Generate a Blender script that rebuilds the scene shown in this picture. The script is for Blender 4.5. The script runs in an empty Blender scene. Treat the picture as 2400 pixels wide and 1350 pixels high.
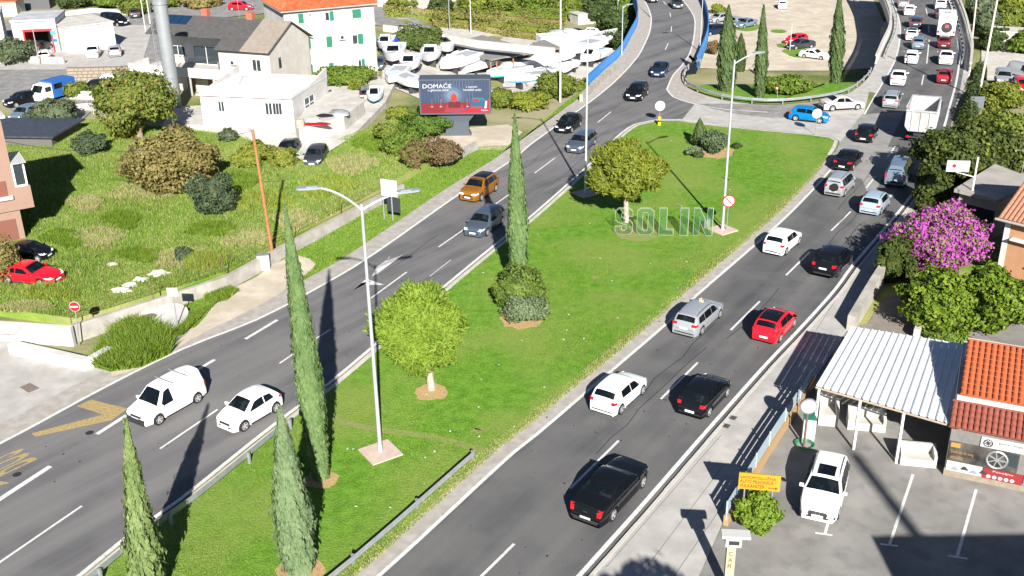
import bpy, bmesh, math, random
import numpy as np
from mathutils import Vector, Matrix, noise
R_ = math.radians
C = bpy.context.scene.collection
SC = bpy.context.scene
# ---------------------------------------------------------------- camera
F_PX, PITCH, ROLL, CAMH = 2486.27, R_(24.29388), R_(-0.88332), 29.951
cf = Vector((0, math.cos(PITCH), -math.sin(PITCH)))
cr0 = Vector((1, 0, 0)); cu0 = cr0.cross(cf)
cr = cr0*math.cos(ROLL)+cu0*math.sin(ROLL); cu = -cr0*math.sin(ROLL)+cu0*math.cos(ROLL)
cam_d = bpy.data.cameras.new('camera'); cam = bpy.data.objects.new('camera', cam_d); C.objects.link(cam)
cam.matrix_world = Matrix(((cr.x, cu.x, -cf.x, 0), (cr.y, cu.y, -cf.y, 0), (cr.z, cu.z, -cf.z, CAMH), (0, 0, 0, 1)))
cam_d.sensor_width = 36; cam_d.lens = 36*F_PX/2400; cam_d.clip_end = 3000; cam_d.clip_start = 0.5
SC.camera = cam
# ---------------------------------------------------------------- sky, sun, exposure
SUN_EL, SUN_AZ = 28.5, 7.0      # the shadows run away from the camera, 7 degrees left of straight ahead
w = bpy.data.worlds.new("World"); SC.world = w; w.use_nodes = True
nt = w.node_tree; nt.nodes.clear()
sky = nt.nodes.new('ShaderNodeTexSky'); sky.sky_type = 'NISHITA'; sky.sun_disc = False
sky.sun_elevation = R_(SUN_EL); sky.air_density = .5; sky.dust_density = 0.25; sky.ozone_density = 1.6
sdir = Vector((math.sin(R_(SUN_AZ))*math.cos(R_(SUN_EL)), -math.cos(R_(SUN_AZ))*math.cos(R_(SUN_EL)), math.sin(R_(SUN_EL))))
sky.sun_rotation = math.atan2(sdir.x, sdir.y)
bg = nt.nodes.new('ShaderNodeBackground'); bg.inputs[1].default_value = 0.05
wo = nt.nodes.new('ShaderNodeOutputWorld')
nt.links.new(sky.outputs[0], bg.inputs[0]); nt.links.new(bg.outputs[0], wo.inputs[0])
sl = bpy.data.lights.new('sun', 'SUN'); sl.energy = 5.0; sl.angle = R_(0.55); sl.color = (1, .965, .90)
so = bpy.data.objects.new('sun', sl); C.objects.link(so); so.rotation_euler = sdir.to_track_quat('Z', 'Y').to_euler()
so.location = (0, -20, 60)
SC.view_settings.view_transform = 'Standard'; SC.view_settings.look = 'None'
SC.view_settings.exposure = 1.28; SC.view_settings.gamma = 1; SC.view_settings.use_curve_mapping = False
SC.render.resolution_x = 1024; SC.render.resolution_y = 576
SC.cycles.max_bounces = 5; SC.cycles.diffuse_bounces = 3; SC.cycles.transparent_max_bounces = 8

# ---------------------------------------------------------------- projection helpers: pixels of the photo -> points of the place
def ter(x, y):
    s = min(1, max(0, (y-124)/16)); b = min(1, max(0, (x+16)/14))
    return -4.5*s*b
def ray(px, py): return cf*F_PX+cr*(px-1200)-cu*(py-675)
def at(px, py, z=0.0):
    d = ray(px, py); t = (z-CAMH)/d.z; return Vector((0, 0, CAMH))+d*t
def atT(px, py, h=0.0):
    p = at(px, py, h)
    for _ in range(25): p = at(px, py, ter(p.x, p.y)+h)
    return p
def proj(P):
    v = Vector(P)-Vector((0, 0, CAMH)); z = v.dot(cf)
    return 1200+F_PX*v.dot(cr)/z, 675-F_PX*v.dot(cu)/z
def ppm(P): return F_PX/(Vector(P)-Vector((0, 0, CAMH))).dot(cf)
def vh(P, ytop):
    lo, hi = 0, 60
    for _ in range(40):
        m = (lo+hi)/2
        if proj(Vector(P)+Vector((0, 0, m)))[1] > ytop: lo = m
        else: hi = m
    return lo
def heading(a, b): return math.degrees(math.atan2(b[0]-a[0], b[1]-a[1]))
def polyW(pts, z=0.0): return [at(x, y, z) for x, y in pts]
def smooth_line(P, step=1.5):
    P = [Vector((p[0], p[1], p[2] if len(p) > 2 else 0)) for p in P]; out = []
    for i in range(len(P)-1):
        p0 = P[max(i-1, 0)]; p1 = P[i]; p2 = P[i+1]; p3 = P[min(i+2, len(P)-1)]
        # centripetal-ish: scale tangents by the segment length
        L = (p2-p1).length; l0 = max((p1-p0).length, 1e-6); l2 = max((p3-p2).length, 1e-6)
        t1 = ((p2-p0)/(L+l0) if l0 > 1e-5 else (p2-p1)/L)*L; t2 = ((p3-p1)/(L+l2) if l2 > 1e-5 else (p2-p1)/L)*L
        n = max(1, int(L/step))
        for k in range(n):
            u = k/n; h00 = 2*u**3-3*u*u+1; h10 = u**3-2*u*u+u; h01 = -2*u**3+3*u*u; h11 = u**3-u*u
            out.append(p1*h00+t1*h10+p2*h01+t2*h11)
    out.append(P[-1]); return out

# ---------------------------------------------------------------- materials
MATS = {}
def M(name, c, c2=None, scale=4.0, rough=.8, metal=0., bump=0., bscale=None, c3=None, scale3=.3, coat=0., spec=.5,
      stretch=None, ang=0., detail=4., lo=.35, hi=.65, trans=0., emis=0., amt3=.6, lo3=.4, hi3=.62):
    if name in MATS: return MATS[name]
    m = bpy.data.materials.new(name); m.use_nodes = True; nt = m.node_tree; N = nt.nodes; L = nt.links
    b = N['Principled BSDF']; b.inputs['Roughness'].default_value = rough; b.inputs['Metallic'].default_value = metal
    b.inputs['Specular IOR Level'].default_value = spec
    if coat: b.inputs['Coat Weight'].default_value = coat; b.inputs['Coat Roughness'].default_value = .03
    b.inputs['Base Color'].default_value = (*c, 1)
    co = None
    def coords(sc):
        tc = N.new('ShaderNodeTexCoord'); mp = N.new('ShaderNodeMapping')
        L.new(tc.outputs['Object'], mp.inputs[0])
        if stretch:
            # rotate first, then squash: two mapping nodes
            mp.inputs['Rotation'].default_value = (0, 0, ang)
            m2 = N.new('ShaderNodeMapping'); m2.inputs['Scale'].default_value = (stretch[0]*sc, stretch[1]*sc, sc)
            L.new(mp.outputs[0], m2.inputs[0]); return m2.outputs[0]
        mp.inputs['Scale'].default_value = (sc, sc, sc); return mp.outputs[0]
    col = None
    if c2:
        n = N.new('ShaderNodeTexNoise'); n.inputs['Detail'].default_value = detail; n.inputs['Scale'].default_value = 1
        L.new(coords(scale), n.inputs['Vector'])
        mr = N.new('ShaderNodeMapRange'); mr.inputs[1].default_value = lo; mr.inputs[2].default_value = hi
        L.new(n.outputs['Fac'], mr.inputs[0])
        mx = N.new('ShaderNodeMix'); mx.data_type = 'RGBA'; mx.inputs[6].default_value = (*c, 1); mx.inputs[7].default_value = (*c2, 1)
        L.new(mr.outputs[0], mx.inputs[0]); col = mx.outputs[2]
    if c3:
        n = N.new('ShaderNodeTexNoise'); n.inputs['Detail'].default_value = 3; n.inputs['Scale'].default_value = scale3
        tc = N.new('ShaderNodeTexCoord'); L.new(tc.outputs['Object'], n.inputs['Vector'])
        mr = N.new('ShaderNodeMapRange'); mr.inputs[1].default_value = lo3; mr.inputs[2].default_value = hi3; mr.inputs[4].default_value = amt3
        L.new(n.outputs['Fac'], mr.inputs[0])
        mx = N.new('ShaderNodeMix'); mx.data_type = 'RGBA'; mx.inputs[7].default_value = (*c3, 1)
        if col: L.new(col, mx.inputs[6])
        else: mx.inputs[6].default_value = (*c, 1)
        L.new(mr.outputs[0], mx.inputs[0]); col = mx.outputs[2]
    if col: L.new(col, b.inputs['Base Color'])
    if bump:
        n = N.new('ShaderNodeTexNoise'); n.inputs['Scale'].default_value = bscale or scale*4; n.inputs['Detail'].default_value = 3
        tc = N.new('ShaderNodeTexCoord'); L.new(tc.outputs['Object'], n.inputs['Vector'])
        bp = N.new('ShaderNodeBump'); bp.inputs['Strength'].default_value = bump; bp.inputs['Distance'].default_value = .05
        L.new(n.outputs['Fac'], bp.inputs['Height']); L.new(bp.outputs[0], b.inputs['Normal'])
    if emis:
        b.inputs['Emission Color'].default_value = (*c, 1); b.inputs['Emission Strength'].default_value = emis
    if trans:
        o = N['Material Output']; tl = N.new('ShaderNodeBsdfTranslucent'); ms = N.new('ShaderNodeMixShader'); ms.inputs[0].default_value = trans
        if col: L.new(col, tl.inputs[0])
        else: tl.inputs[0].default_value = (*c, 1)
        L.new(b.outputs[0], ms.inputs[1]); L.new(tl.outputs[0], ms.inputs[2]); L.new(ms.outputs[0], o.inputs['Surface'])
    MATS[name] = m; return m

RD = R_(33.3)
m_asph = M('asphalt', (.064, .064, .069), (.122, .119, .117), scale=1.0, stretch=(.75, .02), ang=RD, rough=.82, bump=.25, bscale=18, c3=(.15, .146, .14), scale3=.35, amt3=.4, spec=.3, lo=.3, hi=.7)
m_asphL = M('asphalt_left', (.080, .079, .084), (.155, .150, .148), scale=1.0, stretch=(.75, .02), ang=R_(38.5), rough=.82, bump=.25, bscale=18, c3=(.17, .165, .16), scale3=.3, amt3=.4, spec=.3)
m_asph2 = M('asphalt_pale', (.17, .165, .16), (.27, .26, .25), scale=.8, rough=.9, bump=.2, bscale=20, c3=(.13, .125, .12), scale3=2.5, amt3=.4)
m_yard = M('yard_asphalt', (.24, .23, .215), (.175, .166, .155), scale=.45, rough=.9, bump=.3, bscale=25, c3=(.12, .113, .105), scale3=1.1, amt3=.6, lo3=.5, hi3=.75)
m_conc = M('concrete', (.34, .325, .305), (.42, .40, .375), scale=1.2, rough=.9, bump=.2, bscale=15, c3=(.26, .245, .23), scale3=.5, amt3=.4)
m_concw = M('pale_concrete', (.42, .40, .37), (.50, .48, .44), scale=1.5, rough=.9, bump=.2, bscale=12, c3=(.33, .30, .27), scale3=.8, amt3=.5)
m_shoulder = M('dusty_shoulder', (.30, .275, .25), (.38, .355, .325), scale=2.0, rough=.95, bump=.2, bscale=20, c3=(.25, .22, .19), scale3=1.5, amt3=.5)
m_dirt = M('dirt', (.42, .36, .28), (.52, .46, .37), scale=.9, rough=.95, bump=.4, bscale=6, c3=(.34, .29, .22), scale3=.3)
m_lawn = M('lawn', (.068, .172, .012), (.125, .25, .026), scale=1.6, rough=.9, bump=1.0, bscale=9, c3=(.19, .235, .055), scale3=.16, amt3=.75, spec=.15, detail=9)
m_field = M('weeds_ground', (.10, .19, .025), (.20, .26, .05), scale=.5, rough=.95, bump=1.0, bscale=5, c3=(.34, .30, .14), scale3=.12, amt3=.7, spec=.1, detail=8)
m_scrub = M('scrub_ground', (.08, .12, .025), (.20, .20, .07), scale=.35, rough=.95, bump=1.0, bscale=3, c3=(.34, .30, .2), scale3=.07, amt3=.7, spec=.1, detail=8)
m_white = M('road_paint', (.66, .65, .62), (.50, .49, .47), scale=5, rough=.7, c3=(.30, .295, .285), scale3=3.0, amt3=.5, lo3=.52, hi3=.72)
m_yel = M('yellow_paint', (.42, .29, .09), (.24, .20, .12), scale=7, rough=.7)
m_galv = M('galvanised_steel', (.30, .315, .32), (.25, .26, .27), scale=3, rough=.45, metal=.35)
m_lamp = M('lamp_pole_paint', (.38, .405, .42), rough=.45, metal=.2)
m_dark = M('dark_metal', (.03, .032, .035), rough=.5)
m_rubber = M('rubber', (.018, .018, .018), rough=.85, spec=.2)
m_whitew = M('white_plaster', (.56, .54, .52), (.50, .48, .455), scale=1.2, rough=.9, c3=(.33, .31, .28), scale3=.5, amt3=.35)
m_cream = M('cream_plaster', (.47, .445, .40), (.43, .405, .36), scale=2, rough=.9, c3=(.34, .31, .27), scale3=.6, amt3=.4)
m_pink = M('peach_plaster', (.26, .165, .125), (.245, .155, .115), scale=2, rough=.9)
m_glass = M('glass', (.012, .015, .018), rough=.04, spec=.7)
m_cglass = M('car_glass', (.004, .006, .008), (.014, .018, .020), scale=1.6, rough=.03, spec=.35, lo=.5, hi=.62)
m_bark = M('bark', (.28, .22, .17), (.18, .13, .10), scale=6, rough=.95, bump=.6, bscale=12)
m_wood = M('pole_wood', (.30, .14, .05), (.22, .10, .035), scale=5, rough=.85)
m_blue = M('blue_railing_paint', (.03, .16, .42), (.05, .22, .50), scale=3, rough=.5)
m_wallc = M('wall_concrete', (.37, .35, .31), (.31, .29, .26), scale=1.5, rough=.95, bump=.3, bscale=8, c3=(.22, .20, .175), scale3=.9, amt3=.6)
m_bluec = M('blue', (.02, .12, .42), rough=.4)
m_red = M('red_sign', (.30, .008, .012), rough=.4)
m_wsign = M('white_sign', (.45, .45, .44), rough=.45)
m_yellowp = M('yellow_plastic', (.75, .52, .02), rough=.45)

# ---------------------------------------------------------------- mesh helpers
def qmesh(name, V, F, mats, midx=None, smooth=False):
    """fast mesh from arrays: V (n,3), F (m,k) of equal face size"""
    V = np.asarray(V, dtype=np.float32); F = np.asarray(F, dtype=np.int32); k = F.shape[1]
    me = bpy.data.meshes.new(name); me.vertices.add(len(V)); me.vertices.foreach_set('co', V.ravel())
    me.loops.add(F.size); me.loops.foreach_set('vertex_index', F.ravel())
    me.polygons.add(len(F)); me.polygons.foreach_set('loop_start', np.arange(0, F.size, k, dtype=np.int32))
    for m in (mats if isinstance(mats, (list, tuple)) else [mats]): me.materials.append(m)
    if midx is not None: me.polygons.foreach_set('material_index', np.asarray(midx, dtype=np.int32))
    me.update(calc_edges=True)
    if smooth: me.polygons.foreach_set('use_smooth', [True]*len(F))
    return me
def link(name, me, parent=None, loc=None, rz=None):
    o = bpy.data.objects.new(name, me); C.objects.link(o); o.parent = parent
    if loc is not None: o.location = loc
    if rz is not None: o.rotation_euler = (0, 0, rz)
    return o
class MB:
    def __init__(s): s.v = []; s.f = []; s.m = []
    def add(s, vs, fs, mi=0, mtx=None):
        n = len(s.v)
        if mtx is not None: vs = [mtx @ Vector(v) for v in vs]
        s.v += [tuple(v) for v in vs]; s.f += [tuple(i+n for i in f) for f in fs]; s.m += [mi]*len(fs); return s
    def box(s, c, d, rz=0, mi=0, mtx=None):
        x, y, z = [a/2 for a in d]; cs, sn = math.cos(rz), math.sin(rz)
        vs = []
        for k in (-z, z):
            for a, b in ((-x, -y), (x, -y), (x, y), (-x, y)):
                vs.append((c[0]+a*cs-b*sn, c[1]+a*sn+b*cs, c[2]+k))
        return s.add(vs, [(3, 2, 1, 0), (4, 5, 6, 7), (0, 1, 5, 4), (1, 2, 6, 5), (2, 3, 7, 6), (3, 0, 4, 7)], mi, mtx)
    def b2(s, lo, hi, mi=0, mtx=None):
        return s.box([(a+b)/2 for a, b in zip(lo, hi)], [b-a for a, b in zip(lo, hi)], 0, mi, mtx)
    def tube(s, pts, r, seg=8, mi=0, caps=True):
        pts = [Vector(p) for p in pts]; rs = r if isinstance(r, (list, tuple)) else [r]*len(pts)
        vs = []; fs = []; prev = None
        for i, p in enumerate(pts):
            d = (pts[min(i+1, len(pts)-1)]-pts[max(i-1, 0)]).normalized()
            if prev is None: a = d.orthogonal().normalized()
            else:
                a = prev-d*prev.dot(d)
                a = a.normalized() if a.length > 1e-6 else d.orthogonal().normalized()
            prev = a; b = d.cross(a)
            for k in range(seg):
                t = 2*math.pi*k/seg; vs.append(p+(a*math.cos(t)+b*math.sin(t))*rs[i])
        for i in range(len(pts)-1):
            for k in range(seg):
                k2 = (k+1) % seg; fs.append((i*seg+k, i*seg+k2, (i+1)*seg+k2, (i+1)*seg+k))
        if caps: fs.append(tuple(range(seg))[::-1]); fs.append(tuple((len(pts)-1)*seg+k for k in range(seg)))
        return s.add(vs, fs, mi)
    def lathe(s, prof, seg=16, mi=0, mtx=None, axis='z'):
        vs = []; fs = []
        for r, z in prof:
            for k in range(seg):
                t = 2*math.pi*k/seg; v = (r*math.cos(t), r*math.sin(t), z)
                if axis == 'x': v = (v[2], v[0], v[1])
                if axis == 'y': v = (v[0], v[2], v[1])
                vs.append(v)
        for i in range(len(prof)-1):
            for k in range(seg):
                k2 = (k+1) % seg; fs.append((i*seg+k, i*seg+k2, (i+1)*seg+k2, (i+1)*seg+k))
        return s.add(vs, fs, mi, mtx)
    def prism(s, poly, z0, z1, mi=0, mtx=None):
        n = len(poly); vs = [(p[0], p[1], z0) for p in poly]+[(p[0], p[1], z1) for p in poly]
        fs = [tuple(range(n))[::-1], tuple(range(n, 2*n))]+[(i, (i+1) % n, (i+1) % n+n, i+n) for i in range(n)]
        return s.add(vs, fs, mi, mtx)
    def quad(s, a, b, c, d, mi=0): return s.add([a, b, c, d], [(0, 1, 2, 3)], mi)
    def mesh(s, name, mats, smooth=False, sharp=35):
        me = bpy.data.meshes.new(name); me.from_pydata(s.v, [], s.f)
        for m in (mats if isinstance(mats, (list, tuple)) else [mats]): me.materials.append(m)
        me.polygons.foreach_set('material_index', s.m); me.update()
        bm = bmesh.new(); bm.from_mesh(me); bmesh.ops.recalc_face_normals(bm, faces=bm.faces)
        if smooth:
            for f in bm.faces: f.smooth = True
            for e in bm.edges:
                if len(e.link_faces) == 2 and e.calc_face_angle(0) > R_(sharp): e.smooth = False
        bm.to_mesh(me); bm.free(); return me
    def obj(s, name, mats, parent=None, smooth=False, loc=None, rz=None, sharp=35):
        return link(name, s.mesh(name, mats, smooth, sharp), parent, loc, rz)
def tag(o, label=None, cat=None, group=None, kind=None):
    if label: o['label'] = label
    if cat: o['category'] = cat
    if group: o['group'] = group
    if kind: o['kind'] = kind
    return o
def thing(name, label, cat, loc=(0, 0, 0), rz=0, group=None):
    o = bpy.data.objects.new(name, None); C.objects.link(o); o.empty_display_size = .3
    o.location = loc; o.rotation_euler = (0, 0, rz); return tag(o, label, cat, group)
def patch(name, pts, z, mat, parent=None, sub=0, drape=False, kind='structure', thick=0):
    """flat (or draped) ground sheet from a world polygon"""
    bm = bmesh.new(); vs = [bm.verts.new((p[0], p[1], z)) for p in pts]; f = bm.faces.new(vs); f.normal_update()
    bmesh.ops.triangulate(bm, faces=[f], ngon_method='EAR_CLIP')
    if sub:
        for _ in range(9):
            es = [e for e in bm.edges if e.calc_length() > sub]
            if not es: break
            bmesh.ops.subdivide_edges(bm, edges=es, cuts=1)
            bmesh.ops.triangulate(bm, faces=[f for f in bm.faces if len(f.verts) > 3])
    if drape:
        for v in bm.verts: v.co.z = ter(v.co.x, v.co.y)+z
    bmesh.ops.recalc_face_normals(bm, faces=bm.faces)
    for f in bm.faces:
        if f.normal.z < 0: f.normal_flip()
    if thick:
        be = [e for e in bm.edges if len(e.link_faces) == 1]; mp_ = {}
        for e in be:
            for v in e.verts:
                if v not in mp_: mp_[v] = bm.verts.new((v.co.x, v.co.y, v.co.z-thick))
        for e in be: a, b = e.verts; bm.faces.new((a, b, mp_[b], mp_[a]))
    me = bpy.data.meshes.new(name); bm.to_mesh(me); bm.free(); me.materials.append(mat)
    o = link(name, me, parent)
    if kind and parent is None: o['kind'] = kind
    return o
def ribbon(name, line, width, z, mat, parent=None, kind=None):
    line = [Vector((p[0], p[1], 0)) for p in line]; V = []; F = []
    for i, p in enumerate(line):
        d = (line[min(i+1, len(line)-1)]-line[max(i-1, 0)]).normalized(); n = Vector((-d.y, d.x, 0))*width/2
        V += [(p.x+n.x, p.y+n.y, z), (p.x-n.x, p.y-n.y, z)]
    F = [(2*i, 2*i+1, 2*i+3, 2*i+2) for i in range(len(line)-1)]
    o = MB().add(V, F).obj(name, mat, parent)
    if kind: o['kind'] = kind
    return o
def text_mesh(body, size=1, extrude=.01, w=None, h=None, mat=None, outline=0, align='CENTER'):
    cu_ = bpy.data.curves.new('text', 'FONT'); cu_.body = body; cu_.size = size; cu_.extrude = extrude; cu_.align_x = align
    cu_.resolution_u = 3
    if outline: cu_.fill_mode = 'NONE'; cu_.bevel_depth = outline; cu_.extrude = 0; cu_.bevel_resolution = 1
    to = bpy.data.objects.new('text', cu_); C.objects.link(to)
    dg = bpy.context.evaluated_depsgraph_get(); me = bpy.data.meshes.new_from_object(to.evaluated_get(dg))
    bpy.data.objects.remove(to); bpy.data.curves.remove(cu_)
    n = len(me.vertices); a = np.zeros(n*3, dtype=np.float32); me.vertices.foreach_get('co', a); a = a.reshape(-1, 3)
    mn, mx = a.min(0), a.max(0)
    sx = w/(mx[0]-mn[0]) if w else 1; sy = h/(mx[1]-mn[1]) if h else sx
    if not w: sx = sy if h else 1
    a[:, 0] = (a[:, 0]-(mn[0]+mx[0])/2)*sx; a[:, 1] = (a[:, 1]-mn[1])*sy
    me.vertices.foreach_set('co', a.ravel()); me.materials.clear()
    if mat: me.materials.append(mat)
    me.update(); return me
# ================================================================ GROUND
def base_terrain():
    xs = np.concatenate([np.array([-600, -400, -250]), np.arange(-180, 181, 4.), np.array([250, 400, 600])])
    ys = np.concatenate([np.array([-60, -20, 10]), np.arange(20, 118, 7.), np.arange(120, 144, 2.), np.arange(148, 330, 8.), np.array([400, 550, 800, 1200])])
    V = []; F = []
    for y in ys:
        for x in xs: V.append((x, y, ter(x, y)-.06))
    n = len(xs)
    for j in range(len(ys)-1):
        for i in range(n-1): F.append((j*n+i, j*n+i+1, (j+1)*n+i+1, (j+1)*n+i))
    o = link('ground', qmesh('ground', V, F, m_scrub)); o['kind'] = 'structure'
base_terrain()
# road edges traced in the photograph's pixels, laid on the ground
LL = [(-180, 1128), (38, 1017), (252, 902), (428, 816), (600, 748), (736, 677), (852, 609), (1079, 451), (1200, 373), (1243, 337), (1376, 242), (1439, 191), (1490, 136), (1510, 101), (1522, 70), (1524, 38), (1510, 2), (1490, -30)]
LR1 = [(-60, 1530), (196, 1347), (297, 1264), (428, 1171), (600, 1033), (688, 965), (776, 899), (869, 821), (1051, 667), (1164, 574), (1240, 514), (1349, 418), (1417, 355), (1439, 330), (1490, 292), (1540, 281), (1593, 281), (1651, 290), (1799, 305), (1900, 314), (1950, 321), (1967, 330), (1962, 345), (1950, 365)]
RLn = [(700, 1500), (885, 1348), (1200, 1060), (1255, 1017), (1376, 914), (1439, 861), (1565, 753), (1630, 692), (1823, 524), (1911, 436), (1950, 391)]
RLf = [(2025, 268), (2039, 242), (2077, 179), (2097, 141), (2107, 101), (2109, 63), (2100, 25), (2085, -10), (2065, -40)]
RR = [(1230, 1500), (1374, 1340), (1421, 1287), (1502, 1196), (1663, 1010), (1800, 855), (1875, 776), (1961, 680), (2001, 625), (2130, 471), (2190, 370), (2218, 290), (2228, 252), (2243, 196), (2251, 141), (2248, 101), (2238, 38), (2225, 0), (2205, -35)]
LBr = [(1563, 209), (1578, 176), (1600, 151), (1618, 121), (1628, 73), (1626, 38), (1600, 0), (1575, -30)]
W_LL, W_LR1, W_RLn, W_RLf, W_RR, W_LBr = [smooth_line(polyW(l)) for l in (LL, LR1, RLn, RLf, RR, LBr)]
JUN = smooth_line(polyW([(1563, 209), (1578, 227), (1628, 244), (1700, 256), (1799, 263)]))
def offset(line, d):
    out = []
    for i, p in enumerate(line):
        t = (line[min(i+1, len(line)-1)]-line[max(i-1, 0)]).normalized(); out.append(p+Vector((-t.y, t.x, 0))*d)
    return out
# guardrail curve around the cypress island (outer border of the junction)
GRC = [(1640, 150), (1612, 163), (1602, 180), (1610, 205), (1633, 216), (1691, 234), (1799, 246), (1901, 239), (1976, 224), (2019, 198), (2042, 171), (2052, 149)]
W_GRC = smooth_line(polyW(GRC))
BL_left = [(1376, 200), (1419, 160), (1452, 130), (1477, 87), (1493, 54), (1492, 18), (1480, -10), (1460, -40)]      # foot of the blue railings
BL_right = [(1610, -40), (1640, -5), (1657, 38), (1658, 83), (1646, 121), (1633, 153)]
BR_left = [(2052, 149), (2067, 113), (2082, 80), (2086, 50), (2078, 20), (2068, -5), (2045, -40)]
BR_right = [(2272, 168), (2276, 121), (2270, 90), (2260, 50), (2245, 10), (2225, -30)]
W_BLl, W_BLr, W_BRl, W_BRr = [smooth_line(polyW(l)) for l in (BL_left, BL_right, BR_left, BR_right)]

# pavements / shoulders (lowest sheet), one per carriageway, each reaching the railings on the bridges
sh_left = offset(W_LL[:-1], 1.6)
k = next(i for i, p in enumerate(sh_left) if p.y > W_BLl[0].y-2)
left_outer = sh_left[:k]+W_BLl
left_inner = offset(W_LR1, .55)      # a dusty strip on the lawn side
sheetL = [p for p in left_outer]+list(W_BLr)+list(reversed([p for p in []]))
# left road asphalt polygon
iJ = next(i for i, p in enumerate(W_LR1) if proj(p)[0] > 1600)
asphL = W_LL+list(reversed(W_LBr))+[p for p in JUN if proj(p)[0] < 1626]+[at(1628, 244)]+[at(1598, 281)]+list(reversed(W_LR1[:iJ]))
pave_left = patch('pavement', left_outer+W_BLr+W_GRC[:14]+[at(1660, 262)]+[at(1600, 282)]+list(reversed(W_LR1[:iJ])), 0.0, m_shoulder)
def clean(P):
    out = []
    for p in P:
        if not out or (p-out[-1]).length > .05: out.append(p)
    return out
roadL = patch('road', clean(asphL), .006, m_asphL)
# junction apron in pale concrete between the two carriageways
apron = clean(list(W_GRC[9:])+W_RLf[:1]+[at(2010, 300), at(1968, 345)]+list(reversed([p for p in W_LR1 if 1600 < proj(p)[0] and proj(p)[1] < 345]))+[at(1598, 281), at(1628, 243)])
patch('junction_apron', apron, .002, m_conc)
JS = smooth_line(polyW([(1628, 243), (1700, 262), (1799, 275), (1900, 272), (1985, 250)]))
patch('junction_asphalt_strip', clean(JS+[q for q in reversed(W_GRC[12:]) if proj(q)[0] < 1990]), .006, m_asph2)
# right carriageway
sh_r = offset(W_RLn, 1.05); k2 = [p for p in sh_r]
pave_r = clean(k2+[at(1965, 345), at(2010, 262)]+W_BRl+list(reversed(W_BRr))+list(reversed(offset(W_RR[:-40], -.35)))[::1])
RRs = [p for p in W_RR]
asphR = clean(W_RLn+[at(2010, 300)]+W_RLf+list(reversed(offset(RRs, -.45))))
patch('shoulder', clean(k2+[at(1975, 340)]+list(reversed(W_RLn))), .0, m_shoulder)
roadR = patch('road', asphR, .006, m_asph)
brR = clean([at(2035, 215)]+[at(2046, 172)]+W_BRl+list(reversed(W_BRr))+[at(2262, 200), at(2240, 252)])
patch('bridge_walkway', brR, .0, m_conc)
# junction mouth of the right carriageway is worn paler
patch('worn_concrete_mouth', polyW([(1968, 335), (2020, 268), (2120, 262), (2080, 345), (2108, 345), (2040, 470), (2020, 420), (1960, 405), (1935, 402)]), .0085, M('worn_mouth', (.20, .195, .185), (.26, .25, .24), scale=.6, rough=.9))
# the lawn between the carriageways
lawn_poly = clean([p for p in offset(W_LR1, -.45)]+[p for p in reversed(offset(W_RLn, .95)) if proj(p)[1] > 400])
LAWN = [(p.x, p.y) for p in lawn_poly]
lawn_o = patch('lawn', lawn_poly, .03, m_lawn, sub=6)
# pale dusty kerb strips of the lawn
patch('kerb_strip', clean(offset(W_LR1, -.12)+list(reversed(offset(W_LR1, -.62)))), .02, m_concw)
# far island with the cypresses
isl = clean(list(W_GRC)+[at(2046, 158), at(1960, 160), at(1800, 163), at(1660, 158)])
ISL = [(p.x, p.y) for p in isl]
patch('cypress_island', clean(offset(isl, .25)), .02, m_lawn, sub=4, drape=True)
patch('car_park', [atT(*q) for q in [(1640, 160), (1800, 166), (1960, 166), (2050, 160), (2075, 60), (2020, -60), (1640, -60), (1664, 60)]], .03, m_dirt, sub=4, drape=True)
# grass verge, footpath, field, left side
verge = clean(sh_left[14:k+2]+[at(1376, 200), at(1300, 262), at(1205, 340), at(1115, 345), at(935, 430), at(900, 470), at(690, 590), at(520, 700), at(420, 700), at(230, 815), at(200, 862)])
patch('verge', verge, .01, m_lawn, sub=5)
FOOT_L = smooth_line(polyW([(260, 872), (330, 850), (430, 790), (480, 745), (520, 690), (600, 650), (640, 620), (700, 600), (740, 620), (690, 665), (610, 715), (470, 785), (330, 862), (262, 884)]), 1)
FOOT = [(p.x, p.y) for p in FOOT_L]
patch('footpath', FOOT_L, .02, m_dirt)
patch('driveway', clean([at(200, 862), at(-20, 790), at(-200, 830), at(-330, 1080)]+sh_left[3:17]), .004, m_conc)
field = [at(-200, 760), at(0, 740), at(180, 765), at(530, 655), at(700, 565), at(900, 452), at(1010, 392), at(1000, 345), at(960, 300), at(920, 290), at(820, 330), at(700, 372), at(560, 330), at(300, 300), at(200, 290), at(0, 330), at(-100, 420)]
FIELD = [(p.x, p.y) for p in field]
patch('field', field, .55, m_field, sub=6, thick=.7)
patch('yard_of_white_building', [atT(*q) for q in [(560, 330), (700, 388), (830, 330), (905, 250), (930, 200), (880, 190), (740, 190), (690, 250), (410, 262), (380, 310), (470, 305)]], .60, m_concw, thick=.8)
patch('back_street', [atT(*q) for q in [(-40, 205), (0, 235), (60, 290), (190, 285), (250, 225), (420, 225), (440, 160), (340, 60), (640, 30), (900, 62), (1100, 98), (1300, 130), (1300, 110), (1000, 60), (880, 10), (600, -10), (160, 30), (-40, 60)]], .05, m_asph2, sub=5, drape=True)
patch('back_yard', [atT(*q) for q in [(130, 165), (330, 160), (360, 60), (250, 60), (140, 75), (-60, 165)]], .09, m_conc, sub=5, drape=True)
patch('boatyard_ground', [atT(*q) for q in [(895, 195), (1000, 240), (1180, 250), (1420, 170), (1480, 80), (1300, 75), (1080, 60), (900, 90)]], .07, m_concw, sub=4, drape=True)
patch('billboard_plot', [at(*q) for q in [(1000, 330), (1075, 352), (1180, 352), (1225, 310), (1190, 292), (1100, 300)]], .025, m_dirt)
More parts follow.
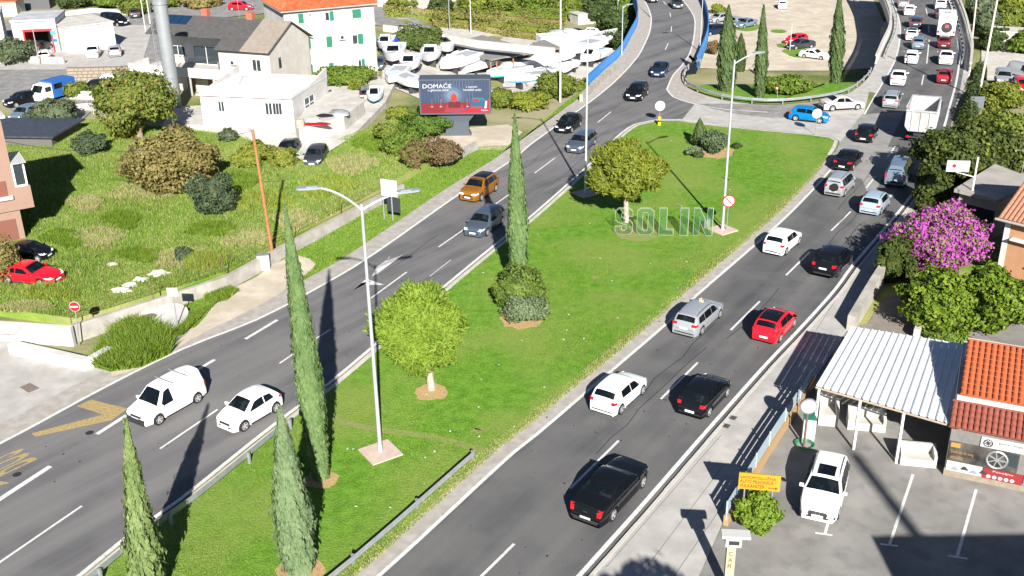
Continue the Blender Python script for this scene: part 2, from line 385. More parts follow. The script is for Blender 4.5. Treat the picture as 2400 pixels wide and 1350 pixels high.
# right side: pavement, wash yard
pvR = clean(offset(W_RR[:75], -.28))
pvR = [p for p in pvR if proj(p)[1] > 300 and proj(p)[0] < 2160]
rp_out = [at(2150, 470), at(2085, 620), at(1990, 770), at(1900, 905), at(1700, 1215), at(1640, 1350), at(1560, 1500)]
patch('pavement', pvR+rp_out, .09, m_conc)
kl = smooth_line(pvR, 1.0) if False else pvR
kt = thing('kerb', 'pale kerb of single stones', 'kerb', kl[0]); del kt['label']; del kt['category']; kt['kind'] = 'structure'
kme = MB().b2((-.5, -.09, 0), (.5, .09, .115)).mesh('kerb_stone', m_concw); acc = 0; cur = kl[0]; rk = random.Random(6); ki = 1
dist = [0]
for a, b in zip(kl, kl[1:]): dist.append(dist[-1]+(b-a).length)
def kpt(d):
    for i in range(len(dist)-1):
        if dist[i+1] >= d: return kl[i].lerp(kl[i+1], (d-dist[i])/max(1e-6, dist[i+1]-dist[i]))
    return kl[-1]
dd_ = 0
while dd_+1 < dist[-1]:
    a, b = kpt(dd_), kpt(dd_+1); m = (a+b)/2; d_ = b-a; n_ = Vector((-d_.y, d_.x, 0)).normalized()*-.09
    o = link('kerb_stone', kme, kt, (m.x+n_.x-kl[0].x+rk.uniform(-.008, .008), m.y+n_.y-kl[0].y, rk.uniform(-.006, .008)), math.atan2(d_.y, d_.x)); o.scale = (d_.length-.018, 1, 1); dd_ += 1
patch('wash_yard', [at(*q) for q in [(1990, 770), (1900, 905), (1700, 1215), (1640, 1350), (1560, 1500), (2700, 1500), (2700, 780), (2400, 760), (2200, 720)]], .05, m_yard)
patch('garden_soil', [at(*q) for q in [(2085, 620), (1990, 770), (2200, 760), (2800, 860), (2800, 450), (2200, 420), (2160, 470)]], .03, m_field)
patch('right_lower_road', [atT(*q) for q in [(2300, 165), (2300, 118), (2340, 95), (2600, 120), (2600, 260), (2400, 215)]], .06, m_concw, sub=4, drape=True)
# manhole and drain covers, paving details
def flatbox(name, pts, z, h, mat, label=None, cat=None, kind=None):
    o = MB().prism([(p[0], p[1]) for p in pts], z, z+h).obj(name, mat)
    return tag(o, label, cat, None, kind)
m_rust = M('rusty_iron', (.13, .11, .10), (.19, .15, .12), scale=8, rough=.9)
flatbox('manhole_cover', polyW([(46, 908), (70, 898), (93, 910), (67, 921)]), .0, .02, m_rust, 'dark square manhole cover in the pale driveway', 'manhole cover')
for a, b in (((1701, 998), 'drain grate in the pavement gutter, the one nearer the camera'), ((1717, 979), 'drain grate in the pavement gutter, the one nearer the red car')):
    p = at(a[0], a[1], .1); t = thing('drain_grate', b, 'drain', (p.x, p.y, .09), -RD, 'drain grates beside the kerb')
    f = MB().box((0, 0, .01), (.42, .42, .02)).obj('frame', m_rust, t)
    s = MB(); [s.box((-.15+.06*i, 0, .025), (.03, .36, .012)) for i in range(6)]; s.obj('bars', m_dark, t)

# ---------------------------------------------------------------- painted markings (parts of the roads)
ribbon('edge_line', offset(W_LL, -.1), .2, .011, m_white, roadL)
ribbon('edge_line', offset(W_LR1[:iJ+2], .12), .22, .011, m_white, roadL)
ribbon('edge_line', clean(list(reversed(W_LBr))+JUN), .18, .011, m_white, roadL)
ribbon('edge_line', offset(W_RLn, -.08), .2, .011, m_white, roadR)
ribbon('edge_line', offset(W_RLf, -.05), .18, .011, m_white, roadR)
ribbon('edge_line', offset(W_RR, .12), .22, .011, m_white, roadR)
rd = at(1450, 1033)-at(1205, 1275); rd.z = 0; rd.normalize()
d0 = at(1205, 1275)
for i in range(-2, 6):
    e = d0+rd*(10*i); ribbon('lane_dash', [e-rd*5, e], .14, .011, m_white, roadR)
def dash(a, b, wd, rp): ribbon('lane_dash', [at(*a), at(*b)], wd, .011, m_white, rp)
for a, b in [((2098, 343), (2080, 369)), ((2052, 413), (2030, 441)), ((2165, 176), (2160, 199)), ((2135, 232), (2125, 252)), ((2178, 93), (2172, 149)), ((2177, 60), (2177, 76)), ((2170, 20), (2174, 36))]: dash(a, b, .14, roadR)
for a, b, wd in [((-40, 1196), (118, 1093), .30), ((227, 1018), (297, 973), .26), ((575, 795), (650, 750), .24), ((400, 905), (503, 843), .24)]: dash(a, b, wd, roadL)
for a, b in [((-120, 1400), (192, 1186)), ((375, 1052), (510, 960)), ((655, 852), (690, 828)), ((718, 808), (775, 772)), ((868, 700), (953, 638)), ((1028, 579), (1090, 536)), ((1162, 478), (1210, 444)), ((1253, 406), (1301, 370)), ((1340, 338), (1375, 308)), ((1401, 287), (1432, 262)), ((1480, 218), (1505, 190)), ((1559, 117), (1566, 102)), ((1573, 74), (1574, 62)), ((1572, 40), (1570, 30)), ((1561, 11), (1555, 3))]: dash(a, b, .13, roadL)
dash((1007, 648), (1057, 609), .06, roadL)
# lane arrows: a shaft with a broad head, both pointing down the road towards the camera
for pts in ([(946, 596), (884, 642), (872, 648), (882, 626), (912, 606), (914, 600), (906, 612), (938, 600)], [(900, 668), (861, 668), (846, 664), (827, 681), (858, 654), (872, 658)]):
    patch('lane_arrow', polyW(pts), .012, m_white, roadL)
patch('bus_lane_arrow', polyW([(180, 952), (214, 937), (300, 958), (262, 985), (82, 1024), (74, 1016), (242, 972)]), .011, m_yel, roadL)
patch('bus_lane_arrow', polyW([(-10, 1126), (24, 1132), (-10, 1140)]), .011, m_yel, roadL)
# BUS, written across the lane, read from behind (heads towards the oncoming bus)
bt = text_mesh('BUS', w=1.7, h=3.8, extrude=.001, mat=m_yel)
c = at(48, 1082); o = link('bus_lettering', bt, roadL, (c.x, c.y, .013)); 
ld = (at(600, 748)-at(252, 902)); o.rotation_euler = (0, 0, math.atan2(-ld.y, -ld.x)-math.pi/2)
o.location = (at(70, 1062).x, at(70, 1062).y, .013)
# parking bays in the wash yard
yardo = bpy.data.objects['wash_yard']
for a, b, t1, t2 in [((2140, 1112), (2085, 1276), (2062, 1275), (2105, 1280)), ((2288, 1147), (2243, 1305), (2221, 1302), (2267, 1310)), ((1944, 1215), (1933, 1253), (1911, 1249), (1951, 1255))]:
    ribbon('parking_line', polyW([a, b], .05), .13, .056, m_white, yardo); ribbon('parking_line', polyW([t1, t2], .05), .12, .058, m_white, yardo)
# joints in the right pavement
jm = M('joint', (.16, .15, .14), rough=.9); pvo = bpy.data.objects['pavement.001']
for a, b in [((1580, 1350), (1800, 1030)), ((1500, 1350), (1700, 1085)), ((1960, 700), (1830, 905)), ((1690, 1020), (1420, 1330))]:
    ribbon('joint', polyW([a, b], .09), .03, .094, jm, pvo)
# bridge decks: slab edges, beams and piers under the carriageways
def deck(name, line_l, line_r, label, piers):
    t = thing(name, label, 'bridge', (0, 0, 0)); b = MB()
    P = [p for p in line_l if p.y > 128]+[p for p in reversed(line_r) if p.y > 128]
    P = clean(P); b.prism([(p.x, p.y) for p in P], -1.1, -.02); b.obj('deck_slab', m_conc, t)
    for q in piers:
        c = at(*q); MB().box((c.x, c.y, -3.0), (1.6, 5.5, 3.7), -R_(25)).obj('pier', m_conc, t)
deck('road_bridge', W_BLl, list(reversed(W_BLr)), 'road bridge with blue railings carrying the left carriageway', [(1575, 20), (1580, 70)])
deck('road_bridge', W_BRl, W_BRr, 'viaduct with concrete lattice parapets carrying the queue of cars', [(2120, 20), (2200, 20), (2130, 90), (2210, 90), (2085, 40)])

# wear on the carriageways: sealed cracks, repair patches, drips and manholes
m_seal = M('crack_sealer', (.022, .022, .024), rough=.6); m_rep = M('asphalt_repair', (.040, .040, .043), (.052, .052, .055), scale=3, rough=.9)
rn_ = random.Random(8)
for rp, ln, off_, nn in ((roadR, W_RR, (1.0, 7.2), 9), (roadL, W_LL, (-7.5, -1.0), 12)):
    for k in range(nn):
        i0 = rn_.randint(3, min(len(ln)-12, 60)); o_ = rn_.uniform(*off_); pts = []
        for j in range(rn_.randint(3, 9)):
            q = offset(ln[i0:i0+12], o_)[min(j, 11)]; pts.append(q+Vector((rn_.uniform(-.12, .12), rn_.uniform(-.2, .2), 0)))
        ribbon('sealed_crack', pts, .045, .0125+.0003*k, m_seal, rp)
sp = MB()
for k in range(420):
    rp_, (o0, o1), ln = rn_.choice(((roadR, (.6, 8.2), W_RR), (roadL, (-8.5, -.6), W_LL))); i0 = rn_.randint(2, 60); q = offset(ln[i0-1:i0+2], rn_.uniform(o0, o1))[1]; r = rn_.uniform(.02, .07); a0 = rn_.random()
    sp.add([(q.x+r*math.cos(a0+2*math.pi*i/6)*rn_.uniform(.6, 1.3), q.y+r*math.sin(a0+2*math.pi*i/6)*rn_.uniform(.6, 1.5), .0105+k*.000004) for i in range(6)], [tuple(range(6))])
tag(sp.obj('tar_spots', m_seal), 'tiny dark tar and rubber spots scattered over both carriageways', 'spots', None, 'stuff')
for px, py in ((210, 1014), (40, 1112)): p = at(px, py, .013); link('manhole', MB().lathe([(.22, 0), (.001, .004)], 12).mesh('manhole', m_seal), roadL, p)

tg = M('thin_grass', (.22, .22, .07), (.15, .19, .05), scale=3, rough=.95)
ribbon('trodden_trench', smooth_line(polyW([(772, 982), (880, 1008), (1000, 1022), (1080, 1042), (1150, 1062)])), .5, .034, tg, lawn_o)
rn_ = random.Random(3)
for k, (px, py, r) in enumerate(((1395, 650, .3), (1700, 420, .5), (1120, 1010, .35), (1590, 480, .3))):
    p = at(px, py); patch('worn_patch', [(p.x+r*math.cos(a)*rn_.uniform(.3, 1.5), p.y+r*1.3*math.sin(a)*rn_.uniform(.3, 1.5)) for a in np.linspace(0, 2*math.pi, 25)[:-1]], .035+.0004*k, tg, lawn_o)
lt = MB()
for k in range(110):
    p = at(rn_.uniform(700, 1900), rn_.uniform(330, 1300))
    pts = LAWN; inside = False; j = len(pts)-1
    for i in range(len(pts)):
        if (pts[i][1] > p.y) != (pts[j][1] > p.y) and p.x < (pts[j][0]-pts[i][0])*(p.y-pts[i][1])/(pts[j][1]-pts[i][1])+pts[i][0]: inside = not inside
        j = i
    if inside: lt.box((p.x, p.y, .11), (rn_.uniform(.05, .14), rn_.uniform(.04, .10), .03), rn_.uniform(0, 3))
tag(lt.obj('litter', m_wsign), 'tiny white scraps and daisies scattered over the lawn', 'litter', None, 'stuff')
# ================================================================ VEHICLES
# a car is lofted from its side profile; t runs 0 (nose) to 1 (tail), z is a fraction of the height; local +Y is forward
m_trim = M('car_trim', (.022, .022, .024), rough=.6)
m_hl = M('headlight_lens', (.62, .66, .70), rough=.08, spec=.8)
m_tl = M('taillight_lens', (.42, .008, .012), rough=.12, spec=.6, coat=.5)
m_rim = M('alloy_rim', (.50, .50, .51), rough=.35, metal=.5)
m_rimd = M('rim_gap', (.03, .03, .03), rough=.7)
m_plate = M('number_plate', (.75, .76, .76), rough=.5)
m_chrome = M('chrome', (.7, .7, .7), rough=.12, metal=1.)
m_seat = M('seat_cloth', (.10, .09, .085), rough=.9)
PAINT = {}
def paint(name, c, metal=0., rough=.28):
    return M('paint_'+name, c, rough=.10 if max(c) < .06 else rough, metal=metal, coat=.12 if max(c) < .06 else .4, spec=.16 if max(c) < .06 else .4)
P_ = dict(black=(.006, .007, .009), white=(.78, .78, .77), silver=(.36, .38, .40), red=(.62, .008, .02), darkred=(.10, .008, .012),
          navy=(.010, .018, .045), slate=(.075, .10, .135), orange=(.30, .12, .012), blue=(.0, .20, .55), beige=(.50, .48, .43),
          dgrey=(.045, .05, .06), paleblue=(.40, .50, .58), maroon=(.22, .012, .02), royal=(.01, .03, .40), steel=(.16, .22, .28))
def pm(c): return paint(c, P_[c], metal=.35 if c in ('silver', 'slate', 'orange', 'blue', 'steel', 'dgrey', 'paleblue') else 0.)
KIND = {
 'hatch': dict(L=4.02, W=1.75, H=1.47, P=[(0, .22), (0, .34), (.012, .45), (.045, .53), (.14, .605), (.25, .665), (.40, .945), (.47, .985), (.60, 1.0), (.76, .985), (.87, .945), (.955, .69), (.975, .63), (.995, .50), (1, .40), (.985, .2)],
   c=5, r=6, R=10, T=11, wh=(.195, .81), win=[(.315, .55, .42, .55), (.565, .80, .565, .79)], belt=(.635, .70)),
 'sedan': dict(L=4.62, W=1.80, H=1.45, P=[(0, .22), (0, .34), (.010, .45), (.04, .53), (.14, .60), (.265, .66), (.40, .955), (.47, .99), (.57, 1.0), (.67, .98), (.815, .735), (.86, .72), (.965, .705), (.985, .64), (1, .46), (.985, .22)],
   c=5, r=6, R=9, T=10, wh=(.185, .80), win=[(.315, .51, .42, .51), (.525, .72, .525, .665)], belt=(.64, .70)),
 'bigsedan': dict(L=5.02, W=1.88, H=1.49, P=[(0, .22), (0, .36), (.008, .50), (.03, .60), (.14, .655), (.29, .69), (.40, .955), (.46, .985), (.57, 1.0), (.68, .98), (.80, .78), (.84, .765), (.965, .745), (.985, .68), (1, .46), (.985, .22)],
   c=5, r=6, R=9, T=10, wh=(.175, .785), win=[(.325, .51, .41, .51), (.525, .72, .525, .68)], belt=(.69, .735)),
 'wagon': dict(L=4.66, W=1.81, H=1.46, P=[(0, .22), (0, .34), (.010, .45), (.04, .53), (.14, .60), (.255, .66), (.385, .95), (.45, .985), (.60, 1.0), (.78, .985), (.90, .955), (.968, .67), (.98, .62), (.995, .50), (1, .40), (.985, .2)],
   c=5, r=6, R=10, T=11, wh=(.19, .79), win=[(.305, .50, .405, .50), (.515, .71, .515, .71), (.725, .90, .725, .86)], belt=(.64, .68)),
 'suv': dict(L=4.45, W=1.86, H=1.64, P=[(0, .24), (0, .38), (.012, .50), (.04, .585), (.14, .635), (.255, .67), (.375, .95), (.44, .985), (.60, 1.0), (.78, .99), (.89, .955), (.957, .68), (.97, .62), (.995, .50), (1, .38), (.985, .22)],
   c=5, r=6, R=10, T=11, wh=(.20, .805), win=[(.305, .51, .395, .51), (.525, .72, .525, .72), (.735, .86, .735, .83)], belt=(.65, .70)),
 'boxsuv': dict(L=4.3, W=1.74, H=1.70, P=[(0, .26), (0, .40), (.010, .50), (.03, .565), (.14, .60), (.29, .62), (.38, .93), (.43, .975), (.60, 1.0), (.80, .99), (.945, .97), (.972, .63), (.98, .58), (.995, .50), (1, .38), (.99, .24)],
   c=5, r=6, R=10, T=11, wh=(.19, .80), win=[(.31, .50, .38, .50), (.515, .70, .515, .70), (.72, .93, .72, .92)], belt=(.62, .63)),
 'van': dict(L=4.3, W=1.83, H=1.84, P=[(0, .20), (0, .30), (.015, .40), (.05, .46), (.15, .535), (.205, .56), (.34, .93), (.40, .975), (.60, 1.0), (.85, .995), (.962, .965), (.985, .60), (.99, .50), (.997, .40), (1, .32), (.99, .2)],
   c=5, r=6, R=10, T=11, wh=(.195, .82), win=[(.245, .44, .35, .44)], belt=(.545, .56), norear=True),
 'minivan': dict(L=4.95, W=1.92, H=1.96, P=[(0, .20), (0, .30), (.010, .40), (.03, .46), (.10, .52), (.155, .555), (.285, .93), (.34, .975), (.60, 1.0), (.85, .995), (.965, .965), (.985, .58), (.99, .50), (.997, .40), (1, .30), (.99, .2)],
   c=5, r=6, R=10, T=11, wh=(.18, .79), win=[(.20, .38, .29, .38), (.40, .65, .40, .65), (.67, .94, .67, .94)], belt=(.55, .56)),
 'citycar': dict(L=3.57, W=1.63, H=1.49, P=[(0, .22), (0, .34), (.015, .46), (.06, .55), (.16, .63), (.24, .68), (.42, .95), (.50, .99), (.60, 1.0), (.74, .97), (.85, .90), (.945, .68), (.97, .62), (.995, .48), (1, .38), (.985, .2)],
   c=5, r=6, R=10, T=11, wh=(.19, .83), win=[(.30, .60, .435, .60), (.62, .80, .62, .75)], belt=(.65, .72)),
 'coupe': dict(L=4.35, W=1.78, H=1.33, P=[(0, .24), (0, .36), (.015, .46), (.05, .53), (.16, .61), (.32, .68), (.47, .96), (.53, .99), (.60, 1.0), (.70, .98), (.88, .74), (.92, .72), (.965, .71), (.985, .64), (1, .46), (.985, .22)],
   c=5, r=6, R=9, T=10, wh=(.19, .79), win=[(.37, .62, .485, .62), (.635, .78, .635, .70)], belt=(.66, .70)),
}
CACHE = {}
class CarGeo:
    def __init__(s, kd):
        k = s.k = KIND[kd]; s.L, s.W, s.H = k['L'], k['W'], k['H']; s.P = k['P']; s.tc, s.tr, s.tR, s.tT = [s.P[k[i]][0] for i in 'crRT']
        s.wr = .325 if kd not in ('suv', 'boxsuv', 'minivan', 'bigsedan') else .355
        s.wy = [s.L*(.5-t) for t in k['wh']]; s.RA = s.wr+.06
    def y(s, t): return s.L*(.5-t)
    def hw(s, t): return s.W/2*(1-(.22 if t < .5 else .17)*abs(2*t-1)**6.5-.03*abs(2*t-1)**2)
    def belt(s, t):
        b = s.k['belt']; u = min(1, max(0, (t-.28)/(.62))); return (b[0]+(b[1]-b[0])*u)*s.H
    def top(s, t):
        P = s.P
        for i in range(4, len(P)-1):
            if P[i][0] <= t <= P[i+1][0] and P[i+1][0] > P[i][0]:
                u = (t-P[i][0])/(P[i+1][0]-P[i][0]); return (P[i][1]+(P[i+1][1]-P[i][1])*u)*s.H
        return P[-1][1]*s.H if t > .5 else P[3][1]*s.H
    def tail_t(s, z):      # tail position at height z
        P = s.P; z /= s.H
        for i in range(s.k['R'], len(P)-1):
            if P[i+1][1] <= z <= P[i][1]:
                u = (P[i][1]-z)/max(1e-6, P[i][1]-P[i+1][1]); return P[i][0]+(P[i+1][0]-P[i][0])*u
        return 1.
    def nose_t(s, z):
        P = s.P; z /= s.H
        for i in range(0, 5):
            if P[i][1] <= z <= P[i+1][1]:
                u = (z-P[i][1])/max(1e-6, P[i+1][1]-P[i][1]); return P[i][0]+(P[i+1][0]-P[i][0])*u
        return 0.
    def ys(s, t, zt):
        b = s.belt(t); h = s.hw(t)
        if zt > b: return h*.965-(zt-b)*.36
        return h*(.965-.03*(b-zt)/b)
    def crown(s, t, zt): return .035 if zt > s.belt(t)+.1 else .03
    def rr(s, t, zt): return .09
    def ring(s, t, zt):
        h = s.hw(t); b = s.belt(t); y = s.y(t); sill = .20 if s.H < 1.6 else .25
        zb = sill
        for wy in s.wy:
            d = abs(y-wy)
            if d < s.RA: zb = max(zb, s.wr+math.sqrt(s.RA**2-d*d))
        zb = min(zb, zt-.02) if zt > .4 else min(sill, zt-.01)
        r = s.rr(t, zt); pts = [(h*.97, zb)]
        for zz, fw in ((.34, .99), (.52, 1.0), (.70, 1.0), (b-.10, .99), (b-.02, .972)):
            z = min(max(zz, zb+.012*len(pts)), zt-r if zt-r > zb else zt-.01)
            u = 1. if zz > .36 else .99
            pts.append((h*fw*(1.0), z))
        y0 = s.ys(t, zt); zz = zt-r
        pts.append((y0+.006 if zt > b else min(y0+.02, pts[-1][0]), max(zz, pts[-1][1]))); pts.append((y0-.022, zt-.022)); pts.append((y0-r, zt))
        c = s.crown(t, zt); pts.append((y0*.5, zt+c*.75)); pts.append((0, zt+c)); return pts
    def xsurf(s, t, zt, fy):   # point on the top sheet, fy in -1..1 of the inner width
        y0 = s.ys(t, zt)-s.rr(t, zt); h = s.ys(t, zt)*.5; c = s.crown(t, zt); x = fy*y0; a = abs(x)
        z = zt+(c-(a/h)*c*.25 if a < h else c*.75*(1-(a-h)/max(1e-6, y0-h)))
        return Vector((x, s.y(t), z))
def car_meshes(kd):
    if kd in CACHE: return CACHE[kd]
    g = CarGeo(kd); k = g.k; P = g.P; out = []
    # profile stations with the wheel arches cut in
    st = []
    for i in range(len(P)-1):
        (t0, z0), (t1, z1) = P[i], P[i+1]
        ts = [t0]
        if t1 > t0:
            for wy in g.wy:
                for d in (-1., -.985, -.86, -.5, 0, .5, .86, .985, 1.):
                    tt = .5-(wy+d*g.RA)/g.L
                    if t0 < tt < t1: ts.append(tt)
            if t1-t0 > .06: ts += [t0+(t1-t0)*.5]
        ts = sorted(set(ts))
        for tt in ts: st.append((tt, (z0+(z1-z0)*((tt-t0)/(t1-t0) if t1 > t0 else 0))*g.H))
    st.append((P[-1][0], P[-1][1]*g.H))
    V = []; rings = []
    for t, z in st:
        pr = g.ring(t, z); n = len(pr); y = g.y(t); ids = []
        for x, zz in pr[:-1]: V.append((x, y, zz)); ids.append(len(V)-1)
        V.append((0, y, pr[-1][1])); ids.append(len(V)-1)
        for x, zz in reversed(pr[:-1]): V.append((-x, y, zz)); ids.append(len(V)-1)
        rings.append(ids)
    F = []
    for a, b in zip(rings, rings[1:]):
        m = len(a)
        for i in range(m):
            j = (i+1) % m; F.append((a[i], b[i], b[j], a[j]))
    F.append(tuple(rings[0])); F.append(tuple(reversed(rings[-1])))
    mb = MB().add(V, F); me = mb.mesh('body', m_trim, smooth=True, sharp=38)
    out.append(('body', me, 'paint'))
    # ---- panes on the body surface
    def grid(rows, mi=0, mbx=None):
        mbx = mbx or MB(); n = len(rows[0]); vs = [v for r in rows for v in r]
        fs = [(i*n+j, i*n+j+1, (i+1)*n+j+1, (i+1)*n+j) for i in range(len(rows)-1) for j in range(n-1)]
        return mbx.add(vs, fs, mi)
    def top_patch(t0, t1, f0, f1, off, n=4, za=None, zb=None, fys=(-1, -.75, -.5, 0, .5, .75, 1)):
        rows = []
        z0 = g.top(t0) if za is None else za; z1 = g.top(t1) if zb is None else zb
        nn = Vector((0, (z1-z0), g.y(t0)-g.y(t1))); nn = nn.normalized()
        if nn.z < 0: nn = -nn
        for i in range(n+1):
            u = i/n; t = t0+(t1-t0)*u; z = g.top(t); f = f0+(f1-f0)*u
            h = g.ys(t, z)*.5/(g.ys(t, z)-g.rr(t, z))
            rows.append([g.xsurf(t, z, fy*f)+nn*off for fy in (-1, -h/f if f > h else -.5, 0, h/f if f > h else .5, 1)])
        return grid(rows)
    rest = .012
    out.append(('windscreen', top_patch(g.tc+.008, g.tr-.004, 1.0, .97, rest).mesh('windscreen', m_cglass, True), m_cglass))
    if not k.get('norear'):
        out.append(('rear_window', top_patch(g.tR+.012*4/g.L, g.tT-.012, .95, .97 if kd in ('sedan', 'bigsedan', 'coupe') else .93, rest).mesh('rear_window', m_cglass, True), m_cglass))
    for sgn in (1, -1):
        for (b0, b1, q0, q1) in k['win']:
            rows = []
            for i in range(5):
                u = i/4; tb = b0+(b1-b0)*u; tt = q0+(q1-q0)*u
                zb = g.belt(tb)+.0; zt = g.top(tt)-.085
                col = []
                for j in range(4):
                    v = j/3; t = tb+(tt-tb)*v; z = zb+(zt-zb)*v
                    x = g.hw(t)*.965-(z-g.belt(t))*.36+.020*(1-v)+.012; col.append(Vector((sgn*x, g.y(t), z)))
                rows.append(col)
            out.append(('side_window', grid(rows).mesh('side_window', m_cglass, True), m_cglass))
    # ---- lamps, plates, grille on nose and tail
    def face_patch(y0, y1, z0, z1, off, tail, ny=4, nz=3):
        rows = []
        for i in range(nz+1):
            z = z0+(z1-z0)*i/nz; t = g.tail_t(z) if tail else g.nose_t(z); r = []
            for j in range(ny+1):
                x = y0+(y1-y0)*j/ny; r.append(Vector((x, g.y(t)+(-off if tail else off), z)))
            rows.append(r)
        return rows
    def lamp(sgn, z0, z1, w, tail, ext, mat, name):
        mb = MB(); zc = (z0+z1)/2; t = g.tail_t(zc) if tail else g.nose_t(zc); e = g.hw(t)*.985
        grid(face_patch(sgn*(e-w), sgn*e, z0, z1, .012, tail), 0, mb)
        rows = []
        for i in range(4):
            z = z0+(z1-z0)*i/3; tt = g.tail_t(z) if tail else g.nose_t(z); sg = -1 if tail else 1; r = []
            for j in range(4):
                t2 = tt+sg*ext*(j/3)/g.L; r.append(Vector((sgn*(g.hw(t2)*(1.0)+.010), g.y(t2)+(0 if j else (-.012 if tail else .012)), z+(.03*j/3 if not tail else 0))))
            rows.append(r)
        grid(rows, 0, mb)
        # closing lip between front patch and side patch
        for i in range(3):
            za = z0+(z1-z0)*i/3; zb_ = z0+(z1-z0)*(i+1)/3; ta = g.tail_t(za) if tail else g.nose_t(za); tb = g.tail_t(zb_) if tail else g.nose_t(zb_)
            o = -.012 if tail else .012
            mb.quad((sgn*e, g.y(ta)+o, za), (sgn*(g.hw(ta)+.010), g.y(ta)+o, za), (sgn*(g.hw(tb)+.010), g.y(tb)+o, zb_), (sgn*e, g.y(tb)+o, zb_))
        out.append((name, mb.mesh(name, mat, False), mat))
    H = g.H; vans = kd in ('van', 'minivan')
    for sgn in (1, -1):
        if vans: lamp(sgn, .42*H, .62*H, .13, True, .10, m_tl, 'taillight')
        elif kd == 'bigsedan': lamp(sgn, .50*H, .72*H, .17, True, .08, m_tl, 'taillight')
        elif kd in ('wagon', 'sedan', 'coupe'): lamp(sgn, .57*H, .67*H, .27, True, .25, m_tl, 'taillight')
        else: lamp(sgn, .55*H, .66*H, .19, True, .22, m_tl, 'taillight')
        lamp(sgn, .44*H if not vans else .38*H, .525*H if not vans else .46*H, .36, False, .34, m_hl, 'headlight')
    gb = MB(); gw = .42*g.hw(.02)*2*.5+.12
    grid(face_patch(-gw, gw, .335*H, .43*H, .014, False), 0, gb); grid(face_patch(-gw*1.15, gw*1.15, .235*H, .30*H, .014, False), 0, gb)
    out.append(('grille', gb.mesh('grille', m_trim), m_trim))
    rb = MB(); grid(face_patch(-.62, .62, .20*H+.02, .27*H, .012, True), 0, rb)
    tg_ = MB(); zz_ = .44*g.H if not vans else .22*g.H
    grid(face_patch(-g.hw(.97)*.86, g.hw(.97)*.86, zz_, zz_+.014, .010, True, 6, 1), 0, tg_); out.append(('tailgate_gap', tg_.mesh('tailgate_gap', m_trim), m_trim))
    hg_ = MB(); zz_ = .50*g.H if not vans else .44*g.H; grid(face_patch(-g.hw(.03)*.75, g.hw(.03)*.75, .545*g.H if not vans else .47*g.H, (.545*g.H if not vans else .47*g.H)+.012, .010, False, 6, 1), 0, hg_); out.append(('bonnet_gap', hg_.mesh('bonnet_gap', m_trim), m_trim))
    out.append(('rear_bumper_trim', rb.mesh('rear_bumper_trim', m_trim), m_trim))
    zf = .31*H; y = g.y(g.nose_t(zf))+.03; out.append(('number_plate', MB().box((0, y, zf), (.52, .02, .115)).mesh('number_plate', m_plate), m_plate))
    zr = (.47 if kd in ('hatch', 'suv', 'citycar', 'wagon', 'coupe') else .36)*H
    if kd in ('hatch', 'bigsedan'): zr = .335*H
    y = g.y(g.tail_t(zr))-.025; out.append(('number_plate', MB().box((0, y, zr), (.52, .025, .115)).mesh('number_plate', m_plate), m_plate))
    # mirrors
    for sgn in (1, -1):
        t = g.tc+.045; z = g.belt(t)+.05; x = g.hw(t)*.97
        mm = MB(); mm.box((sgn*(x+.10), g.y(t), z+.02), (.19, .10, .14)); mm.box((sgn*(x+.01), g.y(t), z-.03), (.08, .05, .04)); out.append(('wing_mirror', mm.mesh('wing_mirror', m_trim), 'paint'))
    for sgn in (1, -1):
        for t in ((.50, .68) if len(k['win']) > 1 else (.46,)):
            out.append(('door_handle', MB().box((sgn*(g.hw(t)*.985), g.y(t), g.belt(t)-.13), (.035, .16, .03)).mesh('door_handle', m_trim), 'paint'))
    sb = MB()    # door shut lines and sills
    for sgn in (1, -1):
        ws = k['win']; cuts = [ws[0][0]-.02]+[w_[1]+.007 for w_ in ws[:2]]
        for t in cuts[:3]:
            x = g.hw(t); sb.add([(sgn*(x+.003), g.y(t)-.006, .32), (sgn*(x+.003), g.y(t)+.006, .32), (sgn*(x*.99+.003), g.y(t)+.006, g.belt(t)-.09), (sgn*(x*.99+.003), g.y(t)-.006, g.belt(t)-.09)], [(0, 1, 2, 3)])
        ta, tb = k['wh'][0]+g.RA/g.L+.01, k['wh'][1]-g.RA/g.L-.01
        rr = [[Vector((sgn*(g.hw(t)*.985+.006), g.y(t), zz)) for zz in (.205 if H < 1.6 else .255, .30)] for t in np.linspace(ta, tb, 6)]
        grid(rr, 0, sb)
    out.append(('door_seams', sb.mesh('door_seams', m_trim), m_trim))
    # arch liner: dark tunnel behind the wheel
    for wy in g.wy:
        xx = g.hw(.5)*.93-.24
        out.append(('wheel_housing', MB().b2((-xx, wy-g.RA, .18), (xx, wy+g.RA, g.wr+g.RA*.9)).mesh('wheel_housing', m_rubber), m_rubber))
    CACHE[kd] = (g, out); return CACHE[kd]
